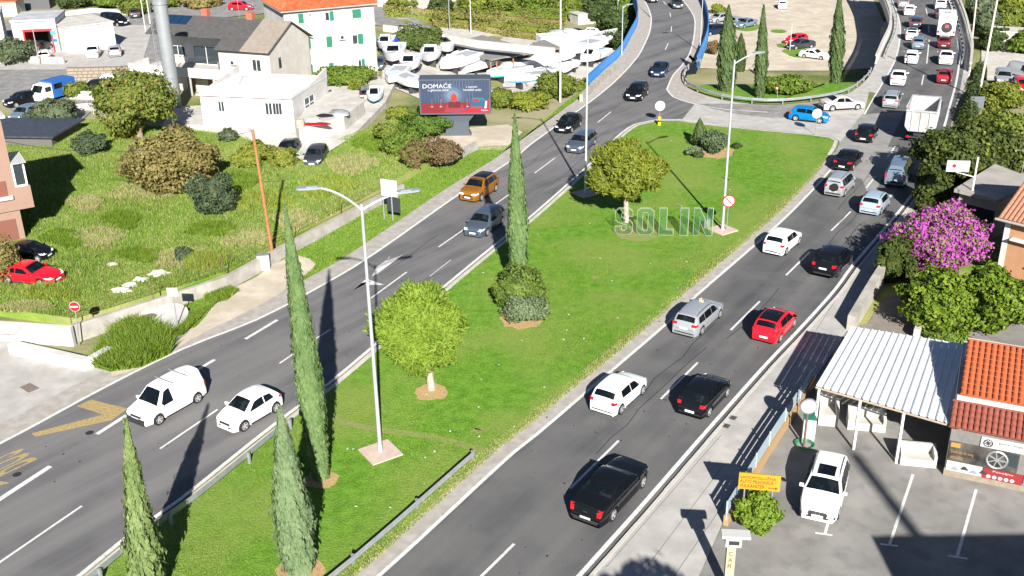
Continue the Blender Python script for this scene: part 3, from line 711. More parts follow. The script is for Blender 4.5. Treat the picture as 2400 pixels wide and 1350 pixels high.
def wheel_meshes(r):
    key = ('wheel', r)
    if key in CACHE: return CACHE[key]
    w = .20; ty = MB().lathe([(r*.66, -w/2), (r*.93, -w/2), (r, -w*.34), (r, w*.34), (r*.93, w/2), (r*.66, w/2)], 22, axis='x').mesh('tyre', m_rubber, True)
    rm = MB(); rm.lathe([(r*.66, -w/2), (r*.68, w*.40), (r*.60, w*.48), (r*.58, w*.30), (0.001, w*.22)], 22, axis='x', mi=1)
    rm.lathe([(r*.685, w*.44), (r*.67, w*.52), (r*.59, w*.50)], 22, axis='x')
    for i in range(5):
        a = 2*math.pi*i/5; m = Matrix.Rotation(a, 4, 'X')
        rm.add([(w*.34, -.05, .02), (w*.34, .05, .02), (w*.50, .035, r*.63), (w*.50, -.035, r*.63), (w*.24, -.05, .02), (w*.24, .05, .02)], [(0, 1, 2, 3), (0, 3, 4), (1, 5, 2)], 0, m)
    rm.lathe([(.065, w*.2), (.065, w*.4), (.001, w*.42)], 10, axis='x')
    rmm = rm.mesh('rim', [m_rim, m_rimd], False); CACHE[key] = (ty, rmm); return CACHE[key]
def car(kd, color, px, py, hd, label, cat='car', group=None, ground=None, roof=None, scale=1.0, rimdark=False, extras=(), z0=None, trim=None, tilt=0):
    g, parts = car_meshes(kd)
    hc = g.H*.45*scale
    if ground == 't': p = atT(px, py, hc+(z0 or 0)); p.z -= hc
    else: p = at(px, py, hc+(z0 or .01)); p.z = (z0 or .01)
    t = thing({'van': 'van', 'minivan': 'van'}.get(kd, 'car') if cat == 'car' else cat.replace(' ', '_'), label, cat, p, -R_(hd), group)
    t.scale = (scale,)*3
    body = None; mp = pm(color)
    for name, me, mt in parts:
        o = link(name, me, t)
        m = mp if mt == 'paint' else mt
        if name in ('wing_mirror', 'door_handle') and trim: m = trim
        o.material_slots[0].link = 'OBJECT'; o.material_slots[0].material = m
        if name == 'door_seams': o['kind'] = 'stuff'
        if name == 'body': body = o
    ty, rm = wheel_meshes(g.wr)
    for wy in g.wy:
        for sgn in (1, -1):
            wx = sgn*(g.hw(.5)-.125); o = link('wheel', ty, t, (wx, wy, g.wr), 0 if sgn > 0 else math.pi)
            q = link('rim', rm, o)
            if rimdark: q.material_slots[0].link = 'OBJECT'; q.material_slots[0].material = m_trim
    def top_obj(name, t0, t1, fw, off, mat, par=t):
        rows = []
        for i in range(5):
            u = t0+(t1-t0)*i/4; z = g.top(u); rows.append([g.xsurf(u, z, f*fw)+Vector((0, 0, off)) for f in (-1, -.52/fw if fw > .55 else -.5, 0, .52/fw if fw > .55 else .5, 1)])
        mb = MB(); n = 5; mb.add([v for r in rows for v in r], [(i*n+j, i*n+j+1, (i+1)*n+j+1, (i+1)*n+j) for i in range(4) for j in range(n-1)])
        return mb.obj(name, mat, par, True)
    if roof: top_obj('roof', g.tr+.004, g.tR-.004, 1.0, .009, roof)
    for e in extras:
        if e == 'sunroof': top_obj('sunroof', g.tr+.035, g.tr+.22, .66, .012, m_cglass)
        if e == 'rails':
            for sgn in (1, -1):
                pts = [g.xsurf(u, g.top(u), sgn*1.0)+Vector((0, 0, .05 if 0 < i < 5 else .0)) for i, u in enumerate(np.linspace(g.tr+.03, g.tR-.02, 6))]
                MB().tube(pts, .016, 6).obj('roof_rail', m_trim, t)
        if e == 'taxi':
            q = g.xsurf(g.tr+.05, g.top(g.tr+.05), 0); MB().prism([(-.15, -.05), (.15, -.05), (.11, .05), (-.11, .05)], q.z, q.z+.10, mtx=Matrix.Translation((0, q.y, 0))).obj('taxi_sign', M('taxi_yellow', (.50, .46, .14)), t)
        if e == 'spare':
            z = .58*g.H; yy = g.y(1)-.10; w_ = MB().lathe([(.001, -.10), (.30, -.10), (.335, -.05), (.335, .06), (.30, .10)], 20, axis='y').obj('spare_wheel', m_rubber, t, True, (0.12, yy, z))
        if e == 'rear_open_plate': pass
        if e == 'blackbumper':
            MB().b2((-g.hw(.02)*.93, g.y(0)-.16, .24), (g.hw(.02)*.93, g.y(0)+.035, .60)).obj('front_bumper', m_trim, t)
        if e == 'roofbars':
            for u in (.50, .72): MB().box((0, g.y(u), g.top(u)+.08), (g.W*.78, .05, .04)).obj('roof_bar', m_galv, t)
        if e == 'antenna': MB().tube([g.xsurf(g.tR-.03, g.top(g.tR-.03), 0), g.xsurf(g.tR-.03, g.top(g.tR-.03), 0)+Vector((0, -.12, .12))], .012, 5).obj('antenna', m_trim, t)
        if e == 'chrome':
            for sgn in (1, -1):
                rr_ = MB()
                for (b0, b1, q0, q1) in g.k['win']:
                    pts = [(sgn*(g.hw(u)*.965+.03), g.y(u), g.belt(u)+.004) for u in np.linspace(b0, b1, 5)]; rr_.tube(pts, .014, 5)
                rr_.obj('chrome_strip', m_chrome, t)
            MB().b2((-.72, g.y(1)-.035, .47), (.72, g.y(1)+.0, .50)).obj('bumper_strip', m_chrome, t)
            z_ = .57*g.H; MB().box((0, g.y(g.tail_t(z_))-.02, z_), (.22, .02, .025)).obj('badge', m_chrome, t)
        if e == 'rings':
            z_ = .40*g.H; y_ = g.y(g.nose_t(z_))+.03; b = MB()
            for i in range(4):
                cx = -.135+.09*i; b.tube([(cx+.06*math.cos(a), y_, z_+.06*math.sin(a)) for a in np.linspace(0, 2*math.pi, 15)], .009, 5, caps=False)
            b.obj('badge', m_chrome, t)
        if e == 'biggrille':
            z_ = .385*g.H; b = MB(); rows = [(-.40, .30), (-.46, .37), (-.38, .45), (.38, .45), (.46, .37), (.40, .30)]
            vs = [(x, g.y(g.nose_t(z*g.H))+.02, z*g.H) for x, z in rows]; b.add(vs, [tuple(range(6))]); b.obj('front_grille', m_trim, t)
            for sgn in (1, -1): MB().add([(sgn*x, g.y(g.nose_t(z*g.H))+.02-.10*(x > .7), z*g.H) for x, z in ((.60, .25), (.80, .27), (.82, .36), (.66, .33))], [(0, 1, 2, 3)]).obj('air_intake', m_trim, t)
    return t
def roadhead(px, py, line, rev=False):
    p = at(px, py); i = min(range(len(line)-1), key=lambda i: (line[i]-p).length_squared)
    i = max(1, min(i, len(line)-3)); h = heading(line[i-1], line[i+2]); return h+(180 if rev else 0)
def carR(kd, col, px, py, label, hd=None, line=None, **kw):
    h = hd if hd is not None else roadhead(px, py, W_RR); return car(kd, col, px, py, h, label, group='cars queueing on the right carriageway', **kw)
def carL(kd, col, px, py, label, **kw):
    return car(kd, col, px, py, roadhead(px, py, W_LL, True), label, group='cars coming down the left carriageway', **kw)
RH = 33.3
carR('bigsedan', 'black', 1432, 1143, 'big black saloon with chrome trim, the car nearest the camera on the right carriageway', hd=RH, extras=('chrome',))
carR('hatch', 'white', 1452, 914, 'white hatchback with black rear window beside the lawn, left of the black hatchback', hd=RH+1, extras=('antenna',))
carR('hatch', 'black', 1652, 920, 'black hatchback with round tail lights in the right lane, right of a white hatchback', hd=RH)
carR('wagon', 'silver', 1638, 737, 'silver estate car with roof rails and a small yellow taxi sign on the roof', hd=RH, extras=('rails', 'taxi'))
carR('hatch', 'red', 1817, 755, 'bright red hatchback with a black roof in the right lane', hd=RH, roof=pm('black'), trim=pm('black'))
carR('hatch', 'white', 1835, 561, 'white hatchback alone in the left lane below the no-stopping signpost on the lawn', hd=RH+2)
carR('suv', 'black', 1953, 606, 'large black off-road car half in the tree shade of the right lane', hd=RH+1, rimdark=True)
carR('hatch', 'paleblue', 2052, 471, 'pale blue-white hatchback with black roof rails in the shade behind the minibus', hd=RH-1, extras=('rails',))
carR('boxsuv', 'silver', 1970, 427, 'silver boxy off-road car with a black spare wheel on its tailgate', hd=RH-1, extras=('spare', 'rails'))
carR('sedan', 'black', 1989, 371, 'dark saloon with red tail lights just in front of the silver off-road car', hd=RH-2)
carR('minivan', 'steel', 2107, 398, 'blue-grey minibus stopped beside the big dark bush in the right lane', hd=27, roof=None, cat='van', extras=('taxi',))
carR('hatch', 'black', 2032, 309, 'black hatchback with red tail lights crossing the pale junction mouth', hd=28)
carR('wagon', 'silver', 2091, 230, 'silver estate car at the left edge, beside the tipper truck', hd=24, extras=('rails',))
carR('sedan', 'white', 2106, 180, 'white saloon in the left lane, next ahead of the silver estate', hd=22)
carR('hatch', 'maroon', 2214, 176, 'red hatchback in the right lane, directly in front of the tipper truck')
carR('hatch', 'white', 2137, 132, 'white hatchback in the left lane beside a white saloon on the viaduct')
carR('sedan', 'white', 2217, 133, 'white saloon in the right lane on the viaduct, beside a white hatchback')
carR('hatch', 'steel', 2152, 99, 'blue-grey hatchback in the left lane behind a dark-roofed white car')
carR('hatch', 'darkred', 2212, 97, 'dark red hatchback right behind the white motorhome')
carR('hatch', 'white', 2137, 79, 'white hatchback with a black roof beside the motorhome', roof=pm('black'))
carR('wagon', 'dgrey', 2146, 51, 'dark grey estate with red tail lights level with the front of the motorhome')
carR('hatch', 'white', 2131, 23, 'white hatchback in the left lane, third from the top of the picture')
carR('sedan', 'silver', 2117, 5, 'silver saloon in the left lane at the top edge of the picture')
carR('hatch', 'dgrey', 2205, 30, 'dark hatchback with red tail lights just in front of the motorhome')
carR('suv', 'white', 2203, 8, 'white tall car in the right lane at the top edge of the picture')
carL('van', 'white', 390, 930, 'white delivery van with a black front bumper, leading the white city car', cat='van', extras=('blackbumper', 'roofbars'))
carL('citycar', 'white', 585, 955, 'small round white city car next to the tall cypress, behind the white van')
carL('suv', 'orange', 1124, 438, 'orange compact off-road car with a black roof', roof=pm('black'))
carL('wagon', 'slate', 1137, 517, 'slate blue estate car beside the orange car')
carL('wagon', 'slate', 1364, 331, 'slate grey car partly behind the lamp post on the left carriageway')
carL('hatch', 'black', 1333, 288, 'black hatchback with bright headlamps in the outer lane, level with the billboard', )
carL('suv', 'black', 1494, 214, 'black off-road car with roof rails coming past the junction', extras=('rails',))
carL('sedan', 'navy', 1547, 161, 'dark blue saloon beside the end of the right blue railing')
carL('sedan', 'dgrey', 1586, 7, 'dark grey car coming down the blue-railed bridge at the top edge', )
carL('sedan', 'black', 1527, -7, 'black car at the very top of the blue-railed bridge, cut by the picture edge')
a, b = at(1848, 262), at(1950, 273)
car('hatch', 'blue', 1898, 268, heading(a, b), 'bright blue hatchback waiting at the give-way line of the junction', roof=None)
a, b = at(1930, 246), at(2022, 241)
car('sedan', 'beige', 1973, 241, heading(a, b), 'pale beige saloon turning behind the bright blue hatchback')
a, b = at(1965, 1060), at(1920, 1220)
car('suv', 'white', 1934, 1139, heading(a, b), 'white parked off-road car with a black sunroof in the wash yard', extras=('sunroof', 'rings', 'biggrille', 'rails'), z0=.06, scale=.98)
# writing on the side of the delivery van
van = next(o for o in C.objects if o.get('label', '').startswith('white delivery van'))
vb = MB(); vb.box((CarGeo('van').W/2+.004, -.55, 1.18), (.012, 1.0, .18)); vb.obj('side_lettering', M('van_blue', (.25, .3, .5)), van)
vb = MB(); vb.box((CarGeo('van').W/2+.008, -.55, .92), (.012, 1.4, .05)); vb.obj('side_stripe', M('van_yellow', (.6, .55, .3)), van)
# parked cars round about: (kind, colour, px, py, toward px of nose, label)
PK = [('coupe', 'red', 72, 640, (152, 650), (-20, 632), 'red sports car parked in the weeds at the left edge', 1.0, .55),
 ('citycar', 'black', 72, 588, (125, 592), (20, 584), 'small black car with grey door frame beside the red sports car', .85, .55),
 ('hatch', 'dgrey', 741, 364, (735, 375), (752, 352), 'black car with its nose in the weeds below the white building wall', 1, .2),
 ('hatch', 'black', 676, 351, (668, 362), (686, 342), 'dark car almost hidden by yellowish bushes under the white wall', 1, .2),
 ('hatch', 'black', 52, 232, (20, 240), (85, 226), 'black car parked at the left edge beside the blue van', 1, 0),
 ('hatch', 'steel', 60, 265, (35, 275), (85, 255), 'silver-blue car behind the grey-green olive bush', 1, 0),
 ('wagon', 'black', 225, 202, (180, 204), (260, 200), 'dark car below the stone retaining wall', 1, 0),
 ('sedan', 'white', 250, 190, (205, 194), (290, 188), 'white car half hidden behind the leafy tree and stone wall', 1, 0),
 ('minivan', 'black', 268, 46, (312, 52), (226, 42), 'black van parked on the street at the top left', 1, 0),
 ('sedan', 'white', 219, 120, (226, 108), (214, 132), 'white saloon parked in front of the white garage', 1, 0),
 ('hatch', 'silver', 269, 118, (268, 106), (270, 130), 'silver hatchback parked right of the white saloon by the garage', 1, 0),
 ('hatch', 'white', 102, 130, (100, 120), (104, 142), 'white car with lit red tail lamps at the red garage bay', 1, 0),
 ('hatch', 'red', 564, 14, (590, 14), (540, 14), 'red car on the street above the house with solar panels', 1, 0),
 ('hatch', 'dgrey', 315, 30, (310, 20), (318, 42), 'dark car far down the street beyond the black van', 1, 0),
 ('hatch', 'royal', 903, 102, (880, 104), (926, 100), 'royal blue car parked at the corner of the shuttered house', 1, 0),
 ('hatch', 'slate', 888, 148, (880, 160), (893, 138), 'grey car glimpsed beside the shuttered house', .9, 0),
 ('wagon', 'dgrey', 861, 217, (862, 205), (860, 232), 'dark car with a red tail lamp behind the white boat', 1, 0),
 ('sedan', 'black', 1345, 78, (1312, 78), (1378, 78), 'black car parked under the vines beyond the boats', 1, 0),
 ('hatch', 'white', 1380, 76, (1355, 76), (1400, 76), 'white car parked beside the black car beyond the boats', 1, 0),
 ('hatch', 'silver', 1685, 42, (1670, 45), (1700, 40), 'pale car leftmost of three parked on the far grass', 1, 0),
 ('hatch', 'silver', 1722, 49, (1712, 46), (1734, 52), 'silver car in the middle of three parked on the far grass', 1, 0),
 ('sedan', 'steel', 1748, 54, (1730, 58), (1768, 50), 'blue-grey car rightmost of three parked on the far grass', 1, 0),
 ('suv', 'navy', 1672, 70, (1660, 72), (1690, 68), 'dark blue car beside the blue railing', 1, 0),
 ('hatch', 'white', 1834, 10, (1834, 4), (1834, 18), 'white car alone on the pale dirt at the top', 1, 0),
 ('hatch', 'red', 1866, 91, (1840, 96), (1890, 88), 'red car parked behind a dark car on the dirt lot', 1, 0),
 ('sedan', 'dgrey', 1877, 103, (1850, 106), (1905, 100), 'dark grey car with open doors between a red and a white car', 1, 0),
 ('coupe', 'white', 1909, 127, (1935, 130), (1885, 124), 'white car parked on grass left of the tall cypress', 1, 0),
 ('wagon', 'silver', 2352, 180, (2370, 188), (2336, 172), 'silver estate car on the lower road right of the viaduct', 1, 0),
 ('hatch', 'red', 2396, 200, (2405, 208), (2385, 190), 'red car cut by the right edge of the picture', 1, 0),
 ('van', 'silver', 2398, 165, (2425, 172), (2370, 160), 'white van at the right edge on the lower road', 1, 0)]
for kd, col, px, py, nose, tail, lab, sc, z0 in PK:
    car(kd, col, px, py, heading(atT(*tail), atT(*nose)), lab, cat='van' if kd in ('van', 'minivan') else 'car', ground='t', scale=sc, z0=z0)

# ---------------------------------------------------------------- trucks
def wheelset(t, ys, xs, r=.5):
    ty, rm = wheel_meshes(r)
    for y in ys:
        for x in xs: o = link('wheel', ty, t, (x, y, r), 0 if x > 0 else math.pi); link('rim', rm, o)
def tipper():
    hd = roadhead(2175, 300, W_RR)-1; p = at(2158, 345, 0); q = at(2128, 340, .0)
    c = at(2150, 322, 0.3); t = thing('tipper_truck', 'tipper truck with an empty grey steel body and blue cab, waiting in the right lane', 'truck', (c.x+1.0, c.y+3.9, .01), -R_(hd))
    m_st = M('tipper_steel', (.50, .51, .52), (.40, .405, .41), scale=1.5, rough=.5, metal=.25, c3=(.30, .24, .19), scale3=.8, amt3=.35)
    W = 1.38; y0, y1 = -4.1, 1.6; z0, z1 = 1.25, 3.25
    ou = [(-W, z1), (-W, z0+.45), (-W+.35, z0), (W-.35, z0), (W, z0+.45), (W, z1)]; s = MB()
    inn = [(-W+.09, z1), (-W+.09, z0+.50), (-W+.40, z0+.10), (W-.40, z0+.10), (W-.09, z0+.50), (W-.09, z1)]
    for a, b in ((0, 1), (1, 2), (2, 3), (3, 4), (4, 5)):
        s.add([(ou[a][0], y0, ou[a][1]), (ou[a][0], y1, ou[a][1]), (ou[b][0], y1, ou[b][1]), (ou[b][0], y0, ou[b][1])], [(0, 1, 2, 3)])
        s.add([(inn[a][0], y0+.25, inn[a][1]), (inn[a][0], y1-.08, inn[a][1]), (inn[b][0], y1-.08, inn[b][1]), (inn[b][0], y0+.25, inn[b][1])], [(0, 1, 2, 3)])
    for k in (0, 5): s.b2((min(ou[k][0], inn[k][0])-.02, y0, z1-.02), (max(ou[k][0], inn[k][0])+.02, y1, z1+.09))
    s.obj('tipper_body', m_st, t)
    e = MB(); e.add([(x, y0-.02, z) for x, z in ou]+[(x*.96, y0+.1, z) for x, z in ou], [(0, 1, 2, 3, 4, 5), (11, 10, 9, 8, 7, 6), (0, 6, 7, 1), (1, 7, 8, 2), (2, 8, 9, 3), (3, 9, 10, 4), (4, 10, 11, 5), (0, 5, 11, 6)])
    for x in (-.8, 0, .8): e.b2((x-.06, y0-.10, z0+.1), (x+.06, y0-.02, z1-.05))
    e.b2((-W-.03, y0-.12, z1-.06), (W+.03, y0+.1, z1+.08)); e.obj('tailgate', m_st, t)
    MB().add([(x, y1-.04, z) for x, z in ou]+[(x, y1+.05, z) for x, z in ou], [(0, 1, 2, 3, 4, 5), (11, 10, 9, 8, 7, 6)]).obj('headboard', m_st, t)
    MB().b2((-W, y1+.02, z1), (W, y1+.55, z1+.08)).obj('cab_guard', m_st, t)
    rb = MB(); [rb.b2((sx*(W+.02)-.04, y, z0+.4), (sx*(W+.02)+.04, y+.10, z1)) for sx in (-1, 1) for y in np.linspace(y0+.5, y1-.5, 6)]; rb.obj('side_ribs', m_st, t)
    c_ = MB(); c_.prism([(2.0, .7), (3.95, .7), (4.0, 1.9), (3.75, 2.85), (2.0, 2.95)], -1.2, 1.2, mtx=Matrix(((0, 0, 1, 0), (1, 0, 0, 0), (0, 1, 0, 0), (0, 0, 0, 1)))); c_.obj('cab', pm('royal') if False else M('paint_cabblue', (.02, .08, .22), rough=.3, coat=.6), t)
    MB().quad((-1.05, 4.0, 1.95), (1.05, 4.0, 1.95), (1.0, 3.80, 2.75), (-1.0, 3.80, 2.75)).obj('windscreen', m_cglass, t)
    for sx in (-1, 1): MB().b2((sx*1.215-.01, 2.9, 1.9), (sx*1.215+.01, 3.75, 2.6)).obj('side_window', m_cglass, t)
    for sx in (-1, 1): MB().b2((sx*1.0-.14, 3.0, 2.93), (sx*1.0+.14, 3.25, 3.10)).obj('beacon_light', M('beacon', (.8, .25, .02), rough=.3), t)
    for sx in (-1, 1): MB().b2((sx*1.45-.1, 3.55, 1.9), (sx*1.45+.1, 3.65, 2.5)).obj('wing_mirror', m_trim, t)
    f = MB(); f.b2((-.5, -3.7, .75), (.5, 3.6, 1.15)); f.b2((-1.15, -3.95, .55), (1.15, -3.8, .72)); f.obj('chassis', m_trim, t)
    wheelset(t, (-2.6, -1.3, 2.9), (-1.05, 1.05))
    for sx in (-1, 1): MB().b2((sx*.95-.15, -3.98, .6), (sx*.95+.15, -3.94, .74)).obj('taillight', m_tl, t)
    t.rotation_euler.z = -R_(hd)
    f2 = Vector((math.sin(R_(hd)), math.cos(R_(hd)), 0)); rear = at(2150, 338, 0); t.location = (rear.x+f2.x*3.95, rear.y+f2.y*3.95, .01)
tipper()
def motorhome():
    hd = roadhead(2217, 80, W_RR); f2 = Vector((math.sin(R_(hd)), math.cos(R_(hd)), 0)); rear = at(2216, 84, .45)
    t = thing('motorhome', 'white motorhome with a dark covered wheel and red badge on its back wall', 'motorhome', (rear.x+f2.x*3.4, rear.y+f2.y*3.4, .01), -R_(hd))
    mw = M('motorhome_white', (.78, .78, .77), rough=.35, coat=.3)
    MB().prism([(-3.4, .55), (2.0, .55), (2.0, 2.0), (3.0, 2.35), (2.6, 3.05), (-3.3, 3.1), (-3.4, 3.0)], -1.15, 1.15, mtx=Matrix(((0, 0, 1, 0), (1, 0, 0, 0), (0, 1, 0, 0), (0, 0, 0, 1)))).obj('coachwork', mw, t)
    MB().prism([(1.9, .5), (3.5, .5), (3.5, 1.05), (2.95, 1.3), (2.5, 2.0), (1.9, 2.0)], -.95, .95, mtx=Matrix(((0, 0, 1, 0), (1, 0, 0, 0), (0, 1, 0, 0), (0, 0, 0, 1)))).obj('cab', mw, t)
    MB().lathe([(.001, -.10), (.66, -.08), (.72, 0)], 24, axis='y').obj('wheel_cover', m_trim, t, False, (0, -3.42, 1.55))
    MB().box((0, -3.55, 1.75), (.46, .03, .42)).obj('badge', M('badge_red', (.6, .06, .08)), t); 
    for sx in (-1, 1): MB().b2((sx*1.0-.12, -3.43, .8), (sx*1.0+.12, -3.39, 1.15)).obj('taillight', m_tl, t)
    MB().b2((-.26, -3.44, .68), (.26, -3.405, .80)).obj('number_plate', m_plate, t)
    MB().b2((-.35, -1.0, 3.1), (.35, -.3, 3.2)).obj('roof_hatch', m_galv, t)
    wheelset(t, (-2.1, 2.4), (-.98, .98), .36)
motorhome()
# blue pick-up van with a white cab on the left
def bluevan():
    p = atT(128, 232, 0); h = heading(atT(190, 205), atT(80, 235))
    t = thing('box_van', 'blue box van with a white cab and open side window parked at the left', 'van', p, -R_(h))
    mx = Matrix(((0, 0, 1, 0), (1, 0, 0, 0), (0, 1, 0, 0), (0, 0, 0, 1)))
    MB().prism([(.8, .4), (2.6, .4), (2.7, .95), (2.3, 1.25), (1.75, 2.0), (.8, 2.05)], -.92, .92, mtx=mx).obj('cab', pm('white'), t)
    MB().prism([(-2.5, .4), (.8, .4), (.8, 2.25), (-2.4, 2.25), (-2.5, 2.1)], -.96, .96, mtx=mx).obj('load_box', M('van_royal_blue', (.02, .10, .33), rough=.45), t)
    for sx in (-1, 1):
        MB().b2((sx*.965-.01, -.6, 1.35), (sx*.965+.01, .5, 1.95)).obj('side_opening', m_cglass, t); MB().b2((sx*.925-.01, .95, 1.25), (sx*.925+.01, 1.75, 1.8)).obj('side_window', m_cglass, t)
    MB().quad((-.8, 2.32, 1.27), (.8, 2.32, 1.27), (.75, 1.80, 1.95), (-.75, 1.80, 1.95)).obj('windscreen', m_cglass, t)
    wheelset(t, (-1.6, 1.75), (-.82, .82), .34)
bluevan()
# ================================================================ BUILDINGS
m_tile = M('clay_tile', (.40, .095, .03), (.30, .065, .022), scale=2.5, rough=.8, c3=(.56, .16, .06), scale3=1.5, amt3=.5)
m_tile2 = M('pale_clay_tile', (.34, .15, .09), (.26, .11, .065), scale=2.5, rough=.85, c3=(.55, .28, .18), scale3=1.5, amt3=.5)
m_tile3 = M('red_clay_tile', (.24, .065, .042), (.19, .05, .034), scale=2.5, rough=.85)
m_slab = M('grey_roofing', (.075, .07, .068), (.055, .052, .052), scale=2, rough=.85)
m_slabp = M('beige_roofing', (.24, .205, .17), (.20, .17, .14), scale=2, rough=.85)
m_green = M('shutter_green', (.015, .14, .085), rough=.6)
m_frame = M('window_frame', (.66, .66, .64), rough=.5)
m_brown = M('brown_wood', (.22, .10, .05), (.17, .08, .04), scale=4, rough=.7)
m_gutter = M('gutter', (.30, .28, .26), rough=.5)
m_winglass = M('window_glass', (.03, .04, .045), rough=.06, spec=.6)
def tile_mesh(cw, rl, mat, nm):
    key = ('tile', cw, rl, nm)
    if key in CACHE: return CACHE[key]
    V = []; n = 5
    for yy, rr, zz in ((0, .5, .045), (rl*1.08, .43, .01)):
        for i in range(n+1):
            a = math.pi*i/n; V.append((cw*.5-cw*rr*math.cos(a)*1.0, yy, zz+cw*.34*math.sin(a)))
    F = [(i, i+1, n+2+i, n+1+i) for i in range(n)]; F.append(tuple(range(n+1)))
    CACHE[key] = MB().add(V, F).mesh('roof_tile', mat, True, 50); return CACHE[key]
def tile_roof(parent, E0, E1, R0, R1, cw, rl, mat, single=True, limit=300, inside=None):
    """tiles on the quad eave E0-E1 (left to right), ridge R0-R1; points local to the parent"""
    E0, E1, R0, R1 = map(Vector, (E0, E1, R0, R1)); me = tile_mesh(cw, rl, mat, mat.name)
    w_ = max((E1-E0).length, (R1-R0).length); h_ = ((R0+R1)/2-(E0+E1)/2).length
    ex = (E1-E0).normalized(); ey = ((R0+R1)/2-(E0+E1)/2); ey = (ey-ex*ey.dot(ex)).normalized(); ez = ex.cross(ey)
    base = MB().add([E0, E1, R1, R0], [(0, 1, 2, 3)]).obj('roof_underlay', mat, parent)
    nx = int(w_/cw); ny = int(h_/rl); acc_v = []; acc_f = []; cnt = 0; rng = random.Random(5)
    tv = [v.co.copy() for v in me.vertices]; tf = [tuple(p.vertices) for p in me.polygons]
    cells = []
    for j in range(ny):
        v = (j+.5)/ny; L_ = E0.lerp(R0, v); Rr = E1.lerp(R1, v); a0 = (L_-E0).dot(ex); a1 = (Rr-E0).dot(ex)
        for i in range(-2, nx+3):
            x = i*cw
            if a0-cw*.3 <= x and x+cw <= a1+cw*.5: cells.append((i, j))
    for i, j in cells:
        o_ = E0+ex*(i*cw)+ey*(j*rl)+ez*(.01+rng.uniform(0, .008)); m = Matrix(((ex.x, ey.x, ez.x, o_.x), (ex.y, ey.y, ez.y, o_.y), (ex.z, ey.z, ez.z, o_.z), (0, 0, 0, 1)))
        if single and cnt < limit: q = link('roof_tile', me, parent); q.matrix_local = m; cnt += 1
        else:
            b = len(acc_v); acc_v += [m @ v for v in tv]; acc_f += [tuple(k+b for k in f) for f in tf]
    if acc_v: o = MB().add(acc_v, acc_f).obj('roof_tiles', mat, parent, True, sharp=50); o['kind'] = 'stuff'
class Fac:
    """a vertical facade through ground points A (left) and B (right)"""
    def __init__(s, A, B):
        s.A = Vector(A); s.B = Vector(B); d = s.B-s.A; d.z = 0; s.w = d.length; s.e = d.normalized(); s.rz = math.atan2(s.e.y, s.e.x)
        s.n = Vector((-s.e.y, s.e.x, 0))
    def pix(s, px, py, off=0):
        o = Vector((0, 0, CAMH)); d = ray(px, py); P0 = s.A+s.n*off; t = (P0-o).dot(s.n)/d.dot(s.n); P = o+d*t
        return (P-s.A).dot(s.e), P.z-s.A.z
    def thing(s, name, label, cat, group=None): return thing(name, label, cat, s.A, s.rz, group)
def opening(t, name, u0, z0, u1, z1, y=0, shutter=None, open_=False, frame=m_frame, glass=m_winglass):
    """window with frame, pane and optional shutters on local plane y"""
    f = MB(); b = .07; u0, u1 = sorted((u0, u1)); z0, z1 = sorted((z0, z1)); um = (u0+u1)/2
    for lo, hi in (((u0, z0), (u1, z0+b)), ((u0, z1-b), (u1, z1)), ((u0, z0+b), (u0+b, z1-b)), ((u1-b, z0+b), (u1, z1-b)), ((um-.03, z0+b), (um+.03, z1-b))):
        f.b2((lo[0], y-.05, lo[1]), (hi[0], y+.02, hi[1]))
    fo = f.obj(name, frame, t)
    if z0 > .4: MB().b2((u0-.10, y-.16, z0-.09), (u1+.10, y-.001, z0-.002)).obj('sill', m_cream, t)
    MB().b2((u0+b*.5, y-.02, z0+b*.5), (u1-b*.5, y+.01, z1-b*.5)).obj('pane', glass, fo)
    if shutter:
        def sh(a0, a1):
            s_ = MB(); s_.b2((a0, y-.10, z0-.03), (a1, y-.055, z1+.03)); n = max(4, int((z1-z0)/.16))
            for i in range(n): zz = z0+(z1-z0)*(i+.5)/n; s_.b2((a0+.05, y-.125, zz-.03), (a1-.05, y-.10, zz+.02))
            s_.obj('shutter', shutter, t)
        if shutter and open_ == 'right': sh(u1-(u1-u0)*.45, u1)
        elif open_ == 'both': sh(u0-(u1-u0)*.5, u0); sh(u1, u1+(u1-u0)*.5)
        else: sh(u0, um-.005); sh(um+.005, u1)
def ac_unit(t, u, z, y=0):
    a = MB().b2((u-.42, y-.34, z), (u+.42, y-.02, z+.56)).obj('air_conditioner', m_wsign, t)
    MB().lathe([(.001, -.012), (.20, -.012), (.21, 0)], 16, axis='y').obj('fan_grille', m_dark, a, False, (u-.08, y-.345, z+.28))

